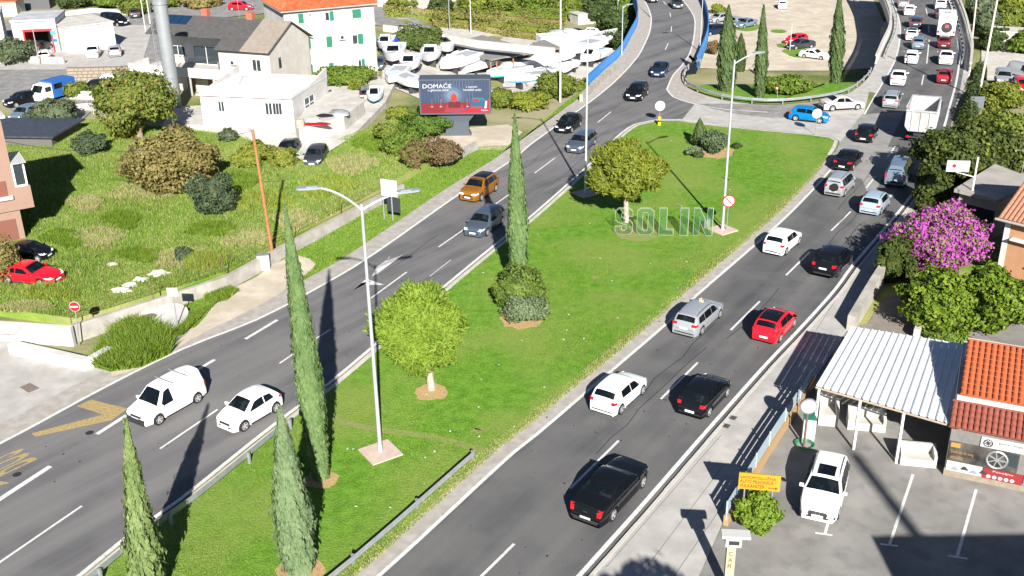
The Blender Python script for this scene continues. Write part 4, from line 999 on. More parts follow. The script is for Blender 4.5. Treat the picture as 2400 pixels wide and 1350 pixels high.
# ---- tall white house with green shutters
def shutter_house():
    B = atT(886, 172); h = vh(B, 9); T = at(664, 28, B.z+h); A = Vector((T.x, T.y, B.z)); f = Fac(A, B); w, H, D = f.w, h, 10.
    t = f.thing('shuttered_house', 'tall white and cream house with green shutters and orange tiled hip roof', 'house')
    zs = f.pix(780, 65)[1]
    MB().b2((0, 0, -.5), (w, D, zs)).obj('lower_wall', m_cream, t); MB().b2((0, 0, zs+.002), (w, D, H)).obj('upper_wall', m_whitew, t)
    MB().b2((-.06, -.06, zs-.09), (w+.06, D+.06, zs+.09)).obj('string_course', m_cream, t)
    o = .45; r = 2.3; E = [(-o, -o, H), (w+o, -o, H), (w+o, D+o, H), (-o, D+o, H)]; Rg = [(w*.3, D/2, H+r), (w*.7, D/2, H+r)]
    rf = MB().b2((-o, -o, H-.02), (w+o, D+o, H+.10)).obj('eaves', m_cream, t)
    tile_roof(t, (E[0][0], E[0][1], H+.11), (E[1][0], E[1][1], H+.11), Rg[0], Rg[1], .30, .42, m_tile, single=False)
    tile_roof(t, (E[3][0], E[3][1], H+.11), (E[0][0], E[0][1], H+.11), Rg[0], Rg[0], .30, .42, m_tile, single=False)
    tile_roof(t, (E[1][0], E[1][1], H+.11), (E[2][0], E[2][1], H+.11), Rg[1], Rg[1], .30, .42, m_tile, single=False)
    tile_roof(t, (E[2][0], E[2][1], H+.11), (E[3][0], E[3][1], H+.11), Rg[1], Rg[0], .30, .42, m_tile, single=False)
    MB().tube([(-o, -o-.06, H+.02), (w+o, -o-.06, H+.02)], .07, 8).obj('gutter', m_gutter, t)
    def win(x0, y0, x1, y1, **k):
        a = f.pix(x0, y1); b = f.pix(x1, y0); opening(t, 'window', a[0], a[1], b[0], b[1], 0, **k)
    G = m_green
    win(700, 32, 710, 55, shutter=G); win(722, 30, 730, 40); win(762, 26, 781, 50, shutter=G, open_='right'); win(826, 21, 845, 43, shutter=G)
    win(706, 90, 727, 116, shutter=G); win(766, 85, 777, 111, shutter=G); win(826, 79, 850, 105, shutter=G, open_='right')
    win(711, 151, 732, 175, shutter=G); win(772, 147, 781, 166, shutter=G); win(840, 138, 854, 162, shutter=G, open_='right')
    u, z = f.pix(802, 92); ac_unit(t, u, z)
    for uu in (.12, w-.12): MB().tube([(uu, -.07, 0), (uu, -.07, H-.05)], .05, 8).obj('downpipe', m_gutter, t)
shutter_house()

# ---- two storey house with grey roof, solar panels and long balcony
def balcony_house():
    A = atT(352, 212); B = atT(640, 236); f = Fac(A, B); w = f.w
    t = f.thing('balcony_house', 'two storey beige house with a grey pitched roof, solar panels and a long white balcony', 'house')
    h = vh(B, 120); zf = f.pix(560, 160)[1]
    zf = h*.44; D = 9.0; us = w*.60
    MB().b2((0.1, 1.4, -.2), (w, D, zf)).obj('ground_floor_wall', m_cream, t)
    MB().b2((0.1, 4.4, zf), (us, D, h+1.2)).obj('recessed_wall', m_whitew, t)
    MB().b2((us+.003, .2, zf), (w-.01, D, h)).obj('upper_wall', m_cream, t)
    MB().b2((-1.6, -.9, zf-.15), (us, 4.4, zf+.02)).obj('balcony_slab', m_concw, t)
    bp = MB(); bp.b2((-1.6, -1.05, zf-.25), (w-.3, -.9, zf+.85)); bp.obj('balcony_parapet', m_whitew, t)
    MB().b2((-1.75, -1.05, zf-.25), (-1.6, 2.6, zf+.85)).obj('balcony_parapet', m_whitew, t)
    # gable roof, ridge parallel to the front, the right part reaching further down
    rid = h+2.5; mid = D*.55
    def slab(pts, mat, nm, th=.14):
        pts = [Vector(p) for p in pts]; s = MB(); s.add(pts+[p-Vector((0, 0, th)) for p in pts], [(0, 1, 2, 3), (7, 6, 5, 4), (0, 4, 5, 1), (1, 5, 6, 2), (2, 6, 7, 3), (3, 7, 4, 0)]); return s.obj(nm, mat, t)
    k = (rid-h)/(mid+.5)
    slab([(-.6, 1.4, h+1.9*k), (us, 1.4, h+1.9*k), (us, mid, rid), (-.6, mid, rid)], m_slab, 'roof_slope')
    uq = w*.80; slab([(us+.003, -.5, h), (uq, -.5, h), (uq, mid, rid), (us+.003, mid, rid)], m_slab, 'roof_slope'); slab([(uq+.003, -.5, h), (w+.35, -.5, h), (w+.35, mid, rid), (uq+.003, mid, rid)], m_slabp, 'roof_slope')
    slab([(w+.35, mid, rid-.003), (w+.35, D+.5, h), (-.6, D+.5, h), (-.6, mid, rid-.003)], m_slab, 'roof_slope')
    MB().add([(w, .2, h-.01), (w, D, h-.01), (w, mid, rid-.15), (w-.2, .2, h-.01), (w-.2, D, h-.01), (w-.2, mid, rid-.15)], [(0, 1, 2), (5, 4, 3), (0, 2, 5, 3), (1, 4, 5, 2)]).obj('gable', m_cream, t)
    for i, x in enumerate((.6, 1.75, 2.9)):
        y0 = 3.2; y1 = mid-.3; z0 = h+(y0+.5)*k+.08; z1 = h+(y1+.5)*k+.08
        MB().add([(x, y0, z0), (x+1.05, y0, z0), (x+1.05, y1, z1), (x, y1, z1), (x, y0, z0+.07), (x+1.05, y0, z0+.07), (x+1.05, y1, z1+.07), (x, y1, z1+.07)], [(4, 5, 6, 7), (0, 1, 5, 4), (1, 2, 6, 5), (2, 3, 7, 6), (3, 0, 4, 7)]).obj('solar_panel', M('solar', (.01, .03, .07), rough=.12), t)
    for x, y in ((4.6, mid+.6), (us+1.2, mid-.2)): MB().b2((x, y, rid-.8), (x+.8, y+.7, rid+.7)).obj('chimney', M('brick_red', (.36, .10, .06), rough=.9), t)
    opening(t, 'sliding_door', us*.36, zf+.02, us*.72, zf+2.25, 4.4); opening(t, 'window', us*.02+.2, zf+.9, us*.25, zf+2.1, 4.4)
    opening(t, 'window', w*.86, zf+.7, w*.93, zf+2.1, .2); ac_unit(t, w*.72, zf+1.3, .2)
    MB().b2((us-1.5, 1.9, zf+.02), (us-1.4, 2.5, zf+1.0)).obj('railing', m_galv, t)
    for u in (.30, .47, .70): MB().b2((w*u-.55, 1.33, .05), (w*u+.55, 1.40, 2.2)).obj('door', m_brown, t)
    for u in (.38, .58): MB().b2((w*u-.12, -.85, 0), (w*u+.12, -.6, zf-.26)).obj('pillar', m_whitew, t)
    opening(t, 'window', w+.0, 0, w+.01, .1, 20)if False else None
    MB().b2((w+.003, 2.0, zf+.8), (w+.03, 2.5, zf+2.0)).obj('slit_window', m_winglass, t)
balcony_house()

# ---- low white building with parapets and terrace
def white_box():
    zt = .6
    A = at(478, 296, zt); B = at(692, 306, zt); f = Fac(A, B); h = vh(B, 231); w = f.w
    T = at(737, 179, B.z+h); D = abs((T-B).dot(f.n)); D = min(max(D, 5), 11)
    t = f.thing('white_flat_roofed_building', 'low plain white flat-roofed building with barred slots and a window on its right wall', 'building')
    MB().b2((0, 0, -.6), (w, D, h)).obj('wall', m_whitew, t); MB().b2((-.25, -.3, h+.002), (w+.05, D, h+.14)).obj('roof', M('white_roof', (.62, .61, .59), (.55, .54, .52), scale=1, rough=.9), t)
    MB().add([(w-.18, 0, h+.14), (w+.05, 0, h+.14), (w+.05, D, h+.14), (w-.18, D, h+.14), (w-.18, D*.45, h+.2), (w+.05, D*.45, h+.2), (w+.05, D, h+.95), (w-.18, D, h+.95)], [(0, 3, 7, 4), (1, 5, 6, 2), (4, 7, 6, 5), (0, 4, 5, 1), (2, 6, 7, 3)]).obj('parapet', m_whitew, t)
    MB().add([(-.25, 1, h+.14), (-.05, 1, h+.14), (-.05, D, h+.14), (-.25, D, h+.14), (-.25, D, h+.9), (-.05, D, h+.9)], [(0, 3, 4), (1, 5, 2), (0, 4, 5, 1), (2, 5, 4, 3)]).obj('parapet', m_whitew, t)
    a = f.pix(513, 262); b = f.pix(525, 237); opening(t, 'window', a[0], a[1], b[0], b[1], 0)
    for x in (626, 634, 643, 650, 657):
        a = f.pix(x-1.4, 268); b = f.pix(x+1.4, 242); MB().b2((a[0], -.03, a[1]), (b[0], .0, b[1])).obj('barred_slot', m_winglass, t)
    # window on the right wall: built rotated on the plane x = w
    r = MB(); y0, y1, z0, z1 = D*.30, D*.58, h*.30, h*.78
    for lo, hi in (((y0, z0), (y1, z0+.1)), ((y0, z1-.1), (y1, z1)), ((y0, z0), (y0+.1, z1)), ((y1-.1, z0), (y1, z1)), (((y0+y1)/2-.05, z0), ((y0+y1)/2+.05, z1)), ((y0, (z0+z1)/2-.05), (y1, (z0+z1)/2+.05))): r.b2((w, lo[0], lo[1]), (w+.06, hi[0], hi[1]))
    fo = r.obj('window', m_frame, t); MB().b2((w, y0, z0), (w+.03, y1, z1)).obj('pane', m_winglass, fo)
    # terrace block in front/right
    top = [at(*q, 2.1) for q in ((692, 296), (700, 303), (806, 272), (853, 237), (790, 214), (738, 216))]
    tb = MB().prism([(p.x, p.y) for p in top], 0, 2.1).obj('terrace_block', m_concw); tag(tb, 'raised concrete terrace with junk on it, right of the white flat-roofed building', 'terrace')
    apron_ = [at(*q, .62) for q in ((560, 305), (700, 318), (812, 330), (735, 378), (690, 372), (590, 330))]
    patch('white_forecourt', apron_, .66, m_whitew)
    def barrel(px, py):
        p = at(px, py, 2.1); o = MB().lathe([(.42, 0), (.45, .35), (.42, .75), (.40, .75), (.40, .7), (.001, .7)], 14).obj('barrel', M('rust_wire', (.25, .19, .15), (.42, .38, .33), scale=9, rough=.9), None, True, p); tag(o, 'rusty barrel standing on the corner of the terrace', 'barrel')
    barrel(704, 296)
    rng = random.Random(2)
    junk = [('white sack on the terrace beside the rusty barrel', (.8, .6, .35), m_wsign, 735, 283), ('black rubber mat heaped on the terrace', (1.0, .6, .2), m_rubber, 763, 272), ('red tarp crumpled at the terrace edge', (1.6, .5, .2), m_red, 742, 292), ('grey metal frame lying at the right end of the terrace', (1.2, .8, .5), m_galv, 795, 268)]
    for lab, d, m, px, py in junk:
        p = at(px, py, 2.1); s = MB(); n = 10
        for k, (rr, zz) in enumerate(((1, 0), (.95, .4), (.7, .8), (.3, 1))): pass
        vs = []; fs = []
        for k, (rr, zz) in enumerate(((1, 0), (.95, .45), (.65, .85), (.2, 1))):
            for i in range(n):
                a = 2*math.pi*i/n; q = rr*rng.uniform(.8, 1.1); vs.append((d[0]*q*math.cos(a), d[1]*q*math.sin(a), d[2]*zz*rng.uniform(.8, 1.1)))
        for k in range(3):
            for i in range(n): fs.append((k*n+i, k*n+(i+1) % n, (k+1)*n+(i+1) % n, (k+1)*n+i))
        fs.append(tuple(3*n+i for i in range(n))); o = s.add(vs, fs).obj('junk_heap' if 'frame' not in lab else 'metal_frame', m, None, True, p); tag(o, lab, lab.split()[1] if 'metal' not in lab else 'metal frame')
    # scooter-like clutter and bench to the left of it
    p = at(537, 280, .6); s = MB(); s.b2((-1.3, -.35, .3), (1.3, .35, .55)); s.b2((-.9, -.3, .55), (-.2, .3, .85)); s.obj('cart', m_wsign, None, False, p, R_(-5)); tag(C.objects[-1] if False else bpy.data.objects['cart'], 'white hand cart against the front of the white building', 'cart')
    p = at(580, 292, .6); s = MB()
    for x in (-1.1, 1.1):
        for y in (-.5, .5): s.tube([(x, y, 0), (x, y, 1.0)], .03, 6)
    s.b2((-1.15, -.55, 1.0), (1.15, .55, 1.06)); s.obj('table', M('peach_top', (.6, .42, .32)), None, False, p, R_(-5)); tag(bpy.data.objects['table'], 'peach-topped table with metal legs before the white building', 'table')
white_box()

# ---- steel chimney
def chimney():
    P = atT(412, 262); h = vh(P, -2); r = 15.5/ppm(P)
    t = thing('steel_chimney', 'tall pale steel chimney pipe with a ladder, in front of the balcony house', 'chimney', P)
    MB().lathe([(r, 0), (r, h*.33), (r*1.02, h*.33), (r*1.02, h*.335), (r, h*.335), (r, h*.66), (r*1.02, h*.66), (r*1.02, h*.665), (r, h*.665), (r, h)], 28).obj('pipe', M('chimney_steel', (.25, .265, .275), (.22, .235, .245), scale=1, rough=.5, metal=.2), t, True)
    MB().lathe([(r*1.12, h-.5), (r*1.12, h-.1), (r*.9, h), (r*.9, h-.4), (.001, h-.4)], 28).obj('rim', m_galv, t, True)
    l = MB(); x = -r-.45
    for y in (-.22, .22): l.tube([(x, y, 2), (x, y, h)], .03, 5)
    for z in np.arange(2, h, .45): l.tube([(x, -.22, z), (x, .22, z)], .02, 5)
    for z in np.arange(3, h, 3): l.tube([(x, 0, z), (-r, 0, z)], .02, 4)
    l.obj('ladder', m_galv, t)
chimney()

# ---- garage with a red bay, white container, sheds
def boxb(label, A_px, B_px, ytop, D, mats, name='building', cat='building', z=None, roofmat=None, over=.15, hfix=None):
    A = atT(*A_px) if z is None else at(*A_px, z); B = atT(*B_px) if z is None else at(*B_px, z)
    f = Fac(A, B); h = hfix or vh(B, ytop); t = f.thing(name, label, cat)
    MB().b2((0, 0, -.3), (f.w, D, h)).obj('wall', mats, t); MB().b2((-over, -over, h+.002), (f.w+over, D+over, h+.16)).obj('roof', roofmat or m_concw, t)
    return f, t, h
def garage():
    A = atT(40, 127); B = atT(142, 122); f = Fac(A, B); h = vh(B, 48); D = 7.
    t = f.thing('garage', 'white garage with an open red-walled wash bay', 'garage'); w = f.w
    a = f.pix(62, 122); b = f.pix(128, 66); u0, u1, zt = max(a[0], .5), min(b[0], w-.6), b[1]
    wl = MB(); wl.b2((0, 0, 0), (u0, D, h)); wl.obj('wall', m_whitew, t); MB().b2((u1, 0, 0), (w, D, h)).obj('wall', m_whitew, t); MB().b2((u0+.002, 0, zt), (u1-.002, D, h)).obj('lintel', m_whitew, t)
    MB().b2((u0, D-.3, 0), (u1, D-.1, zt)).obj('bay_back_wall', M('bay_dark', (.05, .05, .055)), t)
    rd_ = M('bay_red', (.45, .02, .025), rough=.5)
    MB().b2((u1-.25, .05, .02), (u1-.004, D-.4, zt-.05)).obj('bay_side_panel', rd_, t); MB().b2((u0+.004, .05, .02), (u0+.2, D-.4, zt-.05)).obj('bay_side_panel', rd_, t)
    MB().b2((u0, .02, zt-.35), (u1, .12, zt-.01)).obj('bay_header', rd_, t)
    MB().b2((-.1, -.2, h+.002), (w+.1, D+.1, h+.3)).obj('roof', M('pale_roof', (.42, .42, .43), (.3, .31, .34), scale=.6), t)
    MB().box((w-.5, -.03, h*.62), (.7, .04, .5)).obj('wall_sign', M('teal', (.05, .35, .33)), t); MB().box((w-.5, -.03, h*.38), (.7, .04, .4)).obj('wall_sign', m_bluec, t)
    c = atT(96, 105); tw = car('hatch', 'dgrey', 95, 108, 5, 'dark car standing inside the red wash bay', ground='t')
garage()
boxb('windowless white prefabricated workshop beside the wash bay garage', (166, 128), (274, 112), 52, 8, m_whitew, 'workshop', 'workshop')
boxb('pale shed at the top left corner with an orange tiled roof edge', (-30, 40), (42, 38), 5, 4, m_whitew, 'shed', 'shed', roofmat=m_tile)
boxb('dark open hall in the top left behind the garage', (60, 22), (118, 20), -20, 8, M('hall_dark', (.08, .08, .085)), 'hall', 'hall', roofmat=m_whitew)
f, t, h = boxb('white wall block left of the garage at the picture edge', (-60, 118), (16, 112), 28, 5, m_whitew, 'outbuilding', 'outbuilding')
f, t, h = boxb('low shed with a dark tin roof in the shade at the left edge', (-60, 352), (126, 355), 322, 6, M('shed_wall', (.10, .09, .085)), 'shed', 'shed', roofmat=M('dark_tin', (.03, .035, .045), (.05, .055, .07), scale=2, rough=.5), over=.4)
boxb('weathered beige house among the trees at the top, left of centre', (960, 24), (1070, 30), -12, 7, m_cream, 'house', 'house')
boxb('small roofless stone hut beside the vineyard wall', (1355, 58), (1412, 52), 30, 3, m_concw, 'hut', 'hut', roofmat=m_cream)
boxb('pale concrete hut among the bushes right of the viaduct', (2320, 118), (2392, 122), 78, 4, m_concw, 'hut', 'hut')
boxb('long low wall-like shed on the street behind the red car', (640, 2), (700, 6), -14, 5, m_cream, 'shed', 'shed', roofmat=m_tile)

# ---- long grey workshop roof in the boatyard
def boat_shed(label, corners, z, posts=True):
    P = [at(*q, z) for q in corners]; c = sum(P, Vector())/4; g = ter(c.x, c.y); c = Vector((c.x, c.y, g))
    t = thing('boat_shed', label, 'shed', c); s = MB(); L_ = [p-c for p in P]
    s.add([(p.x, p.y, z-g+(.0)) for p in L_]+[(p.x, p.y, z-g-.15) for p in L_], [(0, 1, 2, 3), (7, 6, 5, 4), (0, 4, 5, 1), (1, 5, 6, 2), (2, 6, 7, 3), (3, 7, 4, 0)]); s.obj('roof', m_slabg, t)
    for i in range(4):
        p = L_[i]*.93; MB().b2((p.x-.1, p.y-.1, 0), (p.x+.1, p.y+.1, z-g-.16)).obj('post', m_brown, t)
    mid = [(L_[2]+L_[1])/2, (L_[3]+L_[0])/2]
    b = MB(); a, d = L_[3]*.92, L_[2]*.92; b.add([(a.x, a.y, 0), (d.x, d.y, 0), (d.x, d.y, z-g-.17), (a.x, a.y, z-g-.17)], [(0, 1, 2, 3)]); b.obj('back_wall', m_brown, t)
m_slabg = M('felt_roof', (.21, .20, .185), (.17, .16, .15), scale=1.5, rough=.9)
boat_shed('long open shed with a flat grey felt roof behind the boats', [(1046, 105), (1150, 140), (1262, 118), (1130, 82)], -1.2)
boat_shed('second grey-roofed boat shed with dark eaves, right of the longer one', [(1158, 136), (1200, 132), (1318, 112), (1275, 92)], -1.25)

# ---- peach coloured house at the left edge
def peach_house():
    z0 = .55; P = at(58, 560, z0); ang = R_(33); ex = Vector((math.cos(ang), math.sin(ang), 0)); f = Fac(P-ex*10, P)
    t = thing('peach_house', 'peach coloured house with a white window bay, cut by the left edge', 'house', (P.x, P.y, z0), ang)
    U = lambda x, y: f.pix(x, y)[0]-10; Z = lambda x, y: f.pix(x, y)[1]; h1 = Z(46, 490); uR = U(79, 478); h2 = Z(72, 432); uM = U(24, 388); h3 = Z(60, 378); hT = Z(6, 275)
    MB().b2((-9, 0, -.5), (U(52, 520), 5, h1)).obj('ground_floor_wall', m_pink, t)
    MB().b2((-9, -.15, h1+.003), (uR, 5, h2)).obj('upper_wall', m_pink, t); MB().b2((-9, -.12, h2+.003), (uM, 5, hT)).obj('upper_wall', m_pink, t)
    MB().b2((-9, -.4, hT+.002), (uM+.3, 5.2, hT+.2)).obj('roof_slab', m_concw, t)
    u1 = uR-.12; fr = MB(); b = .13
    for lo, hi in (((uM, h2), (u1, h2+b)), ((uM, h3-b), (u1, h3)), ((uM, h2), (uM+b, h3)), ((u1-b, h2), (u1, h3))): fr.b2((lo[0], -.12, lo[1]), (hi[0], .02, hi[1]))
    for y in (2.2,): fr.b2((u1-b, y-b, h2), (u1, y, h3))
    fr.b2((u1-b, 0, h3-b), (u1, 2.2, h3)); fr.b2((u1-b, 0, h2), (u1, 2.2, h2+b))
    fo = fr.obj('window_bay', m_frame, t); MB().b2((uM+.02, -.07, h2+.05), (u1-.04, -.02, h3-.05)).obj('pane', m_winglass, fo)
    n = 7
    for i in range(n):
        a0 = uM+.01+(u1+.15-uM)*i/n; a1 = uM+.01+(u1+.15-uM)*(i+.8)/n; MB().add([(a0, -.45, h3+.03), (a1, -.45, h3+.03), (a1, 2.2, h3+.25), (a0, 2.2, h3+.25), (a0, -.45, h3+.07), (a1, -.45, h3+.07), (a1, 2.2, h3+.29), (a0, 2.2, h3+.29)], [(4, 5, 6, 7), (0, 1, 5, 4), (1, 2, 6, 5), (3, 0, 4, 7), (0, 3, 2, 1)]).obj('awning_strip', m_wsign, t)
    lg = M('loggia', (.16, .06, .04)); MB().b2((-7, -.18, Z(16, 458)), (U(18, 455), -.151, Z(16, 422))).obj('loggia_opening', lg, t)
    MB().b2((-7, -.35, Z(16, 462)-.15), (U(28, 455), -.151, Z(16, 458))).obj('loggia_sill', m_concw, t)
    MB().b2((-4, -.04, .1), (U(36, 515), -.003, Z(20, 515))).obj('doorway', lg, t)
peach_house()

# ---- right side: flat roofed annex and tiled house
def right_houses():
    cs = [(2237, 442), (2338, 468), (2440, 425), (2332, 384)]; z = 3.4; P = [at(*q, z) for q in cs]; c = P[0]
    t = thing('flat_roofed_annex', 'annex with a stained flat concrete roof behind the pink flowering shrub', 'building', (c.x, c.y, 0)); L_ = [p-c for p in P]
    r = MB(); r.add([(p.x, p.y, z) for p in L_]+[(p.x, p.y, z-.28) for p in L_], [(0, 1, 2, 3), (7, 6, 5, 4), (0, 4, 5, 1), (1, 5, 6, 2), (2, 6, 7, 3), (3, 7, 4, 0)]); r.obj('roof', M('stained_roof', (.34, .31, .28), (.24, .22, .2), scale=.5, rough=.9), t)
    ctr = sum(L_, Vector())/4; w_ = MB(); Q = [ctr+(p-ctr)*.86 for p in L_]; w_.prism([(p.x, p.y) for p in Q], 0, z-.285); w_.obj('wall', M('annex_wall', (.40, .33, .27), rough=.9), t)
    d = Q[1]-Q[0]; d.normalize(); m = Q[0].lerp(Q[1], .62); n = Vector((d.y, -d.x, 0)); m = m+n*.03
    MB().add([(m.x-d.x*1.1, m.y-d.y*1.1, 0), (m.x+d.x*1.1, m.y+d.y*1.1, 0), (m.x+d.x*1.1, m.y+d.y*1.1, 2.3), (m.x-d.x*1.1, m.y-d.y*1.1, 2.3)], [(0, 1, 2, 3)]).obj('gate', M('gate_dark', (.02, .022, .03), rough=.5), t)
    # tiled house
    zE = 4.6; E0 = at(2338, 512, zE); E1 = at(2440, 537, zE); ex = (E1-E0).normalized(); n = Vector((-ex.y, ex.x, 0))
    t = thing('tiled_house', 'orange plastered house with a pale clay tiled roof at the right edge', 'house', (E0.x, E0.y, 0), math.atan2(ex.y, ex.x))
    W_ = 9.; rise = 2.6; dep = 5.2
    MB().b2((.45, .5, 0), (W_, 10, zE-.12)).obj('wall', M('orange_plaster', (.36, .19, .10), (.33, .17, .09), scale=2, rough=.9), t)
    MB().b2((.40, .45, 0), (.75, .8, zE-.12)).obj('corner_pillar', m_whitew, t)
    tile_roof(t, (0, 0, zE), (W_, 0, zE), (0, dep, zE+rise), (W_, dep, zE+rise), .30, .45, m_tile2)
    tile_roof(t, (W_, dep*2, zE), (0, dep*2, zE), (W_, dep, zE+rise), (0, dep, zE+rise), .30, .45, m_tile2, single=False)
    MB().tube([(-.1, -.1, zE-.02), (W_, -.1, zE-.02)], .09, 8).obj('gutter', m_gutter, t)
    opening(t, 'window', 2.3, 1.6, 3.8, 3.0, .5); MB().b2((1.0, .0, 3.3), (3.0, .5, 3.4)).obj('window_hood', m_whitew, t)
    p = at(2372, 590, 1.5)
right_houses()

# ---- car wash: canopy, tiled workshop, posters, troughs
m_panel = M('corrugated_white', (.66, .68, .70), (.60, .62, .64), scale=1.5, rough=.4, metal=.1)
def canopy():
    z = 3.0; A, B, Cc, D = [at(*q, zz) for q, zz in (((1912, 905), z), ((2255, 1003), z), ((2296, 812), z+.25), ((1996, 765), z+.25))]
    t = thing('canopy', 'white corrugated metal canopy on thin white posts beside the pavement', 'canopy', (A.x, A.y, .05)); o = Vector((A.x, A.y, .05)); A, B, Cc, D = [p-o for p in (A, B, Cc, D)]
    n = 18
    for i in range(n):
        a0 = A.lerp(B, i/n+.0012); a1 = A.lerp(B, (i+1)/n-.0012); d0 = D.lerp(Cc, i/n+.0012); d1 = D.lerp(Cc, (i+1)/n-.0012); V = []
        prof = ((0, .05), (.06, .05), (.12, 0), (.46, 0), (.5, .015), (.54, 0), (.88, 0), (.94, .05), (1, .05))
        for e0, e1 in ((a0, a1), (d0, d1)):
            for u, hh in prof: V.append(e0.lerp(e1, u)+Vector((0, 0, hh)))
        k = len(prof); MB().add(V, [(j, j+1, k+j+1, k+j) for j in range(k-1)]).obj('roof_panel', m_panel, t)
    for e0, e1 in ((A, B), (D, Cc), (A.lerp(D, .5), B.lerp(Cc, .5))): MB().tube([e0-Vector((0, 0, .07)), e1-Vector((0, 0, .07))], .05, 6).obj('beam', M('rusty_beam', (.35, .27, .2)), t)
    for q in (A.lerp(B, .025), A.lerp(B, .32), A.lerp(B, .62), D.lerp(Cc, .03), D.lerp(Cc, .5)): MB().b2((q.x-.06, q.y-.06, 0), (q.x+.06, q.y+.06, q.z-.08)).obj('post', m_frame, t)
canopy()
def wash_house():
    A = at(2211, 1112, .05); B = at(2440, 1160, .05); f = Fac(A, B); t = f.thing('tyre_workshop', 'workshop with red clay tiles and tyre advertising boards, right of the canopy', 'building')
    zw = f.pix(2225, 990)[1]; w = f.w
    MB().b2((0, 0, 0), (w, 7, zw)).obj('wall', M('rough_grey_plaster', (.17, .16, .15), (.13, .125, .115), scale=2.5, rough=.95), t)
    zb = f.pix(2230, 1105)[1]; MB().b2((-.02, -.05, 0), (w, -.003, .42)).obj('plinth', M('plinth', (.24, .20, .15), (.19, .16, .12), scale=4), t)
    tile_roof(t, (-.15, -.45, zw), (w, -.45, zw), (-.15, 1.0, zw+.75), (w, 1.0, zw+.75), .26, .36, m_tile3)
    MB().b2((-.05, 1.05, zw), (w, 7.2, zw+1.0)).obj('upper_wall', m_cream, t); MB().b2((.0, .9, zw+.8), (w, 1.04, zw+1.05)).obj('fascia', m_concw, t)
    tile_roof(t, (.1, .9, zw+1.1), (w, .9, zw+1.1), (.1, 5.0, zw+2.2), (w, 5.0, zw+2.2), .28, .40, m_tile)
    MB().b2((.1, 5.0, zw+.9), (w, 5.2, zw+2.15)).obj('back_wall', m_whitew, t)
    def brd(nm, x0, y0, x1, y1, mat, lift=.06, lab=None):
        a = f.pix(x0, y0); b = f.pix(x1, y1); u0, u1 = a[0], b[0]; z1, z0_ = a[1], b[1]
        u0 = max(u0, .02); o = MB().b2((u0, -lift, min(z0_, z1)), (u1, -lift+.045, max(z0_, z1))).obj(nm, mat, t)
        if lab: o['label'] = lab
        return o, (u0, u1, min(z0_, z1), max(z0_, z1))
    zc = .42
    h_ = zw-.45
    def B2(nm, u0, u1, z0, z1, mat, lab, lift=.06):
        o = MB().b2((u0, -lift, z0), (u1, -lift+.045, z1)).obj(nm, mat, t); o['label'] = lab; return o
    U = lambda x, y=1050: f.pix(x, y)[0]
    Z = lambda x, y: f.pix(x, y)[1]
    m_adb = M('ad_black', (.018, .016, .015), (.10, .09, .08), scale=1.2, rough=.4)
    za, zb_ = Z(2216, 1075), Z(2220, 1030)
    b1 = B2('advertising_board', .05, U(2395), za, zb_, m_adb, 'black tyre advertising board with gold lettering'); b2_ = B2('advertising_board', U(2300, 1030), w, zb_+.03, zw-.38, m_wsign, 'white tyre advertising board above the black one', .075)
    z3 = Z(2216, 1098); b3 = B2('advertising_board', .05, U(2300, 1110), z3, za-.03, m_wsign, 'white advertising board with pictures of cars, below the black board'); b4 = B2('advertising_board', U(2302, 1110), U(2400, 1110), z3-.05, za-.03, M('ad_red', (.22, .02, .022), rough=.5), 'red advertising board below the black board')
    B2('advertising_board', U(2402, 1110), w, z3-.05, za-.03, M('ad_blue', (.08, .18, .32)), 'light blue board at the far right')
    gold = M('gold_letters', (.30, .17, .05)); wl = m_wsign
    def txt(s, par, u, z, wd, hh, mat, lift): 
        me = text_mesh(s, w=wd, h=hh, extrude=.003, mat=mat); o = link('lettering', me, par, (u, -lift, z)); o.rotation_euler = (R_(90), 0, 0)
    txt('Došli ste do svog', b1, .05+U(2300)*.42, zb_-.62*(zb_-za), U(2300)*.70, .20*(zb_-za), gold, .068); txt('odredišta', b1, .05+U(2300)*.27, zb_-.88*(zb_-za), U(2300)*.40, .20*(zb_-za), gold, .068)
    MB().b2((.10, -.068, zb_-.28*(zb_-za)), (U(2300)*.36, -.062, zb_-.06)).obj('logo_block', M('amber', (.35, .18, .03)), b1)
    def wheelart(par, u, z, r, lift, mt, k=7):
        s = MB(); s.tube([(u+r*math.cos(a), -lift, z+r*math.sin(a)) for a in np.linspace(0, 2*math.pi, 19)], r*.13, 5, caps=False)
        for i in range(k):
            a = 2*math.pi*i/k; s.tube([(u, -lift, z), (u+r*math.cos(a), -lift, z+r*math.sin(a))], r*.09, 4)
        s.obj('wheel_picture', mt, par)
    wheelart(b1, U(2342), (za+zb_)/2, (zb_-za)*.42, .075, m_galv); wheelart(b2_, U(2318, 1030), zw-.38-(zw-.38-zb_)*.5, (zw-.38-zb_)*.34, .09, m_dark, 9)
    txt('gume i felge', b2_, U(2372, 1030), zb_+.55*(zw-.38-zb_), (w-U(2300))*.36, .14*(zw-.38-zb_)+.05, m_dark, .082)
    for i in range(4): MB().prism([(-.17, 0), (.17, 0), (.17, .07), (.09, .12), (.04, .20), (-.08, .20), (-.13, .10), (-.17, .09)], 0, .006, mtx=Matrix.Translation((.45+.42*i, -.066, z3+.06+.10*(i % 2)))@Matrix.Rotation(R_(90), 4, 'X')).obj('car_picture', m_dark if i % 2 else m_galv, b3)
    txt('Povoljno', b4, (U(2302, 1110)+U(2400, 1110))/2, z3+.62*(za-z3), .9, .13, wl, .068)
    for i in range(5): MB().lathe([(.001, 0), (.10, 0)], 12, axis='y').obj('tyre_picture', wl, b4, False, (U(2302, 1110)+.28+.26*i, -.068, z3+.10))
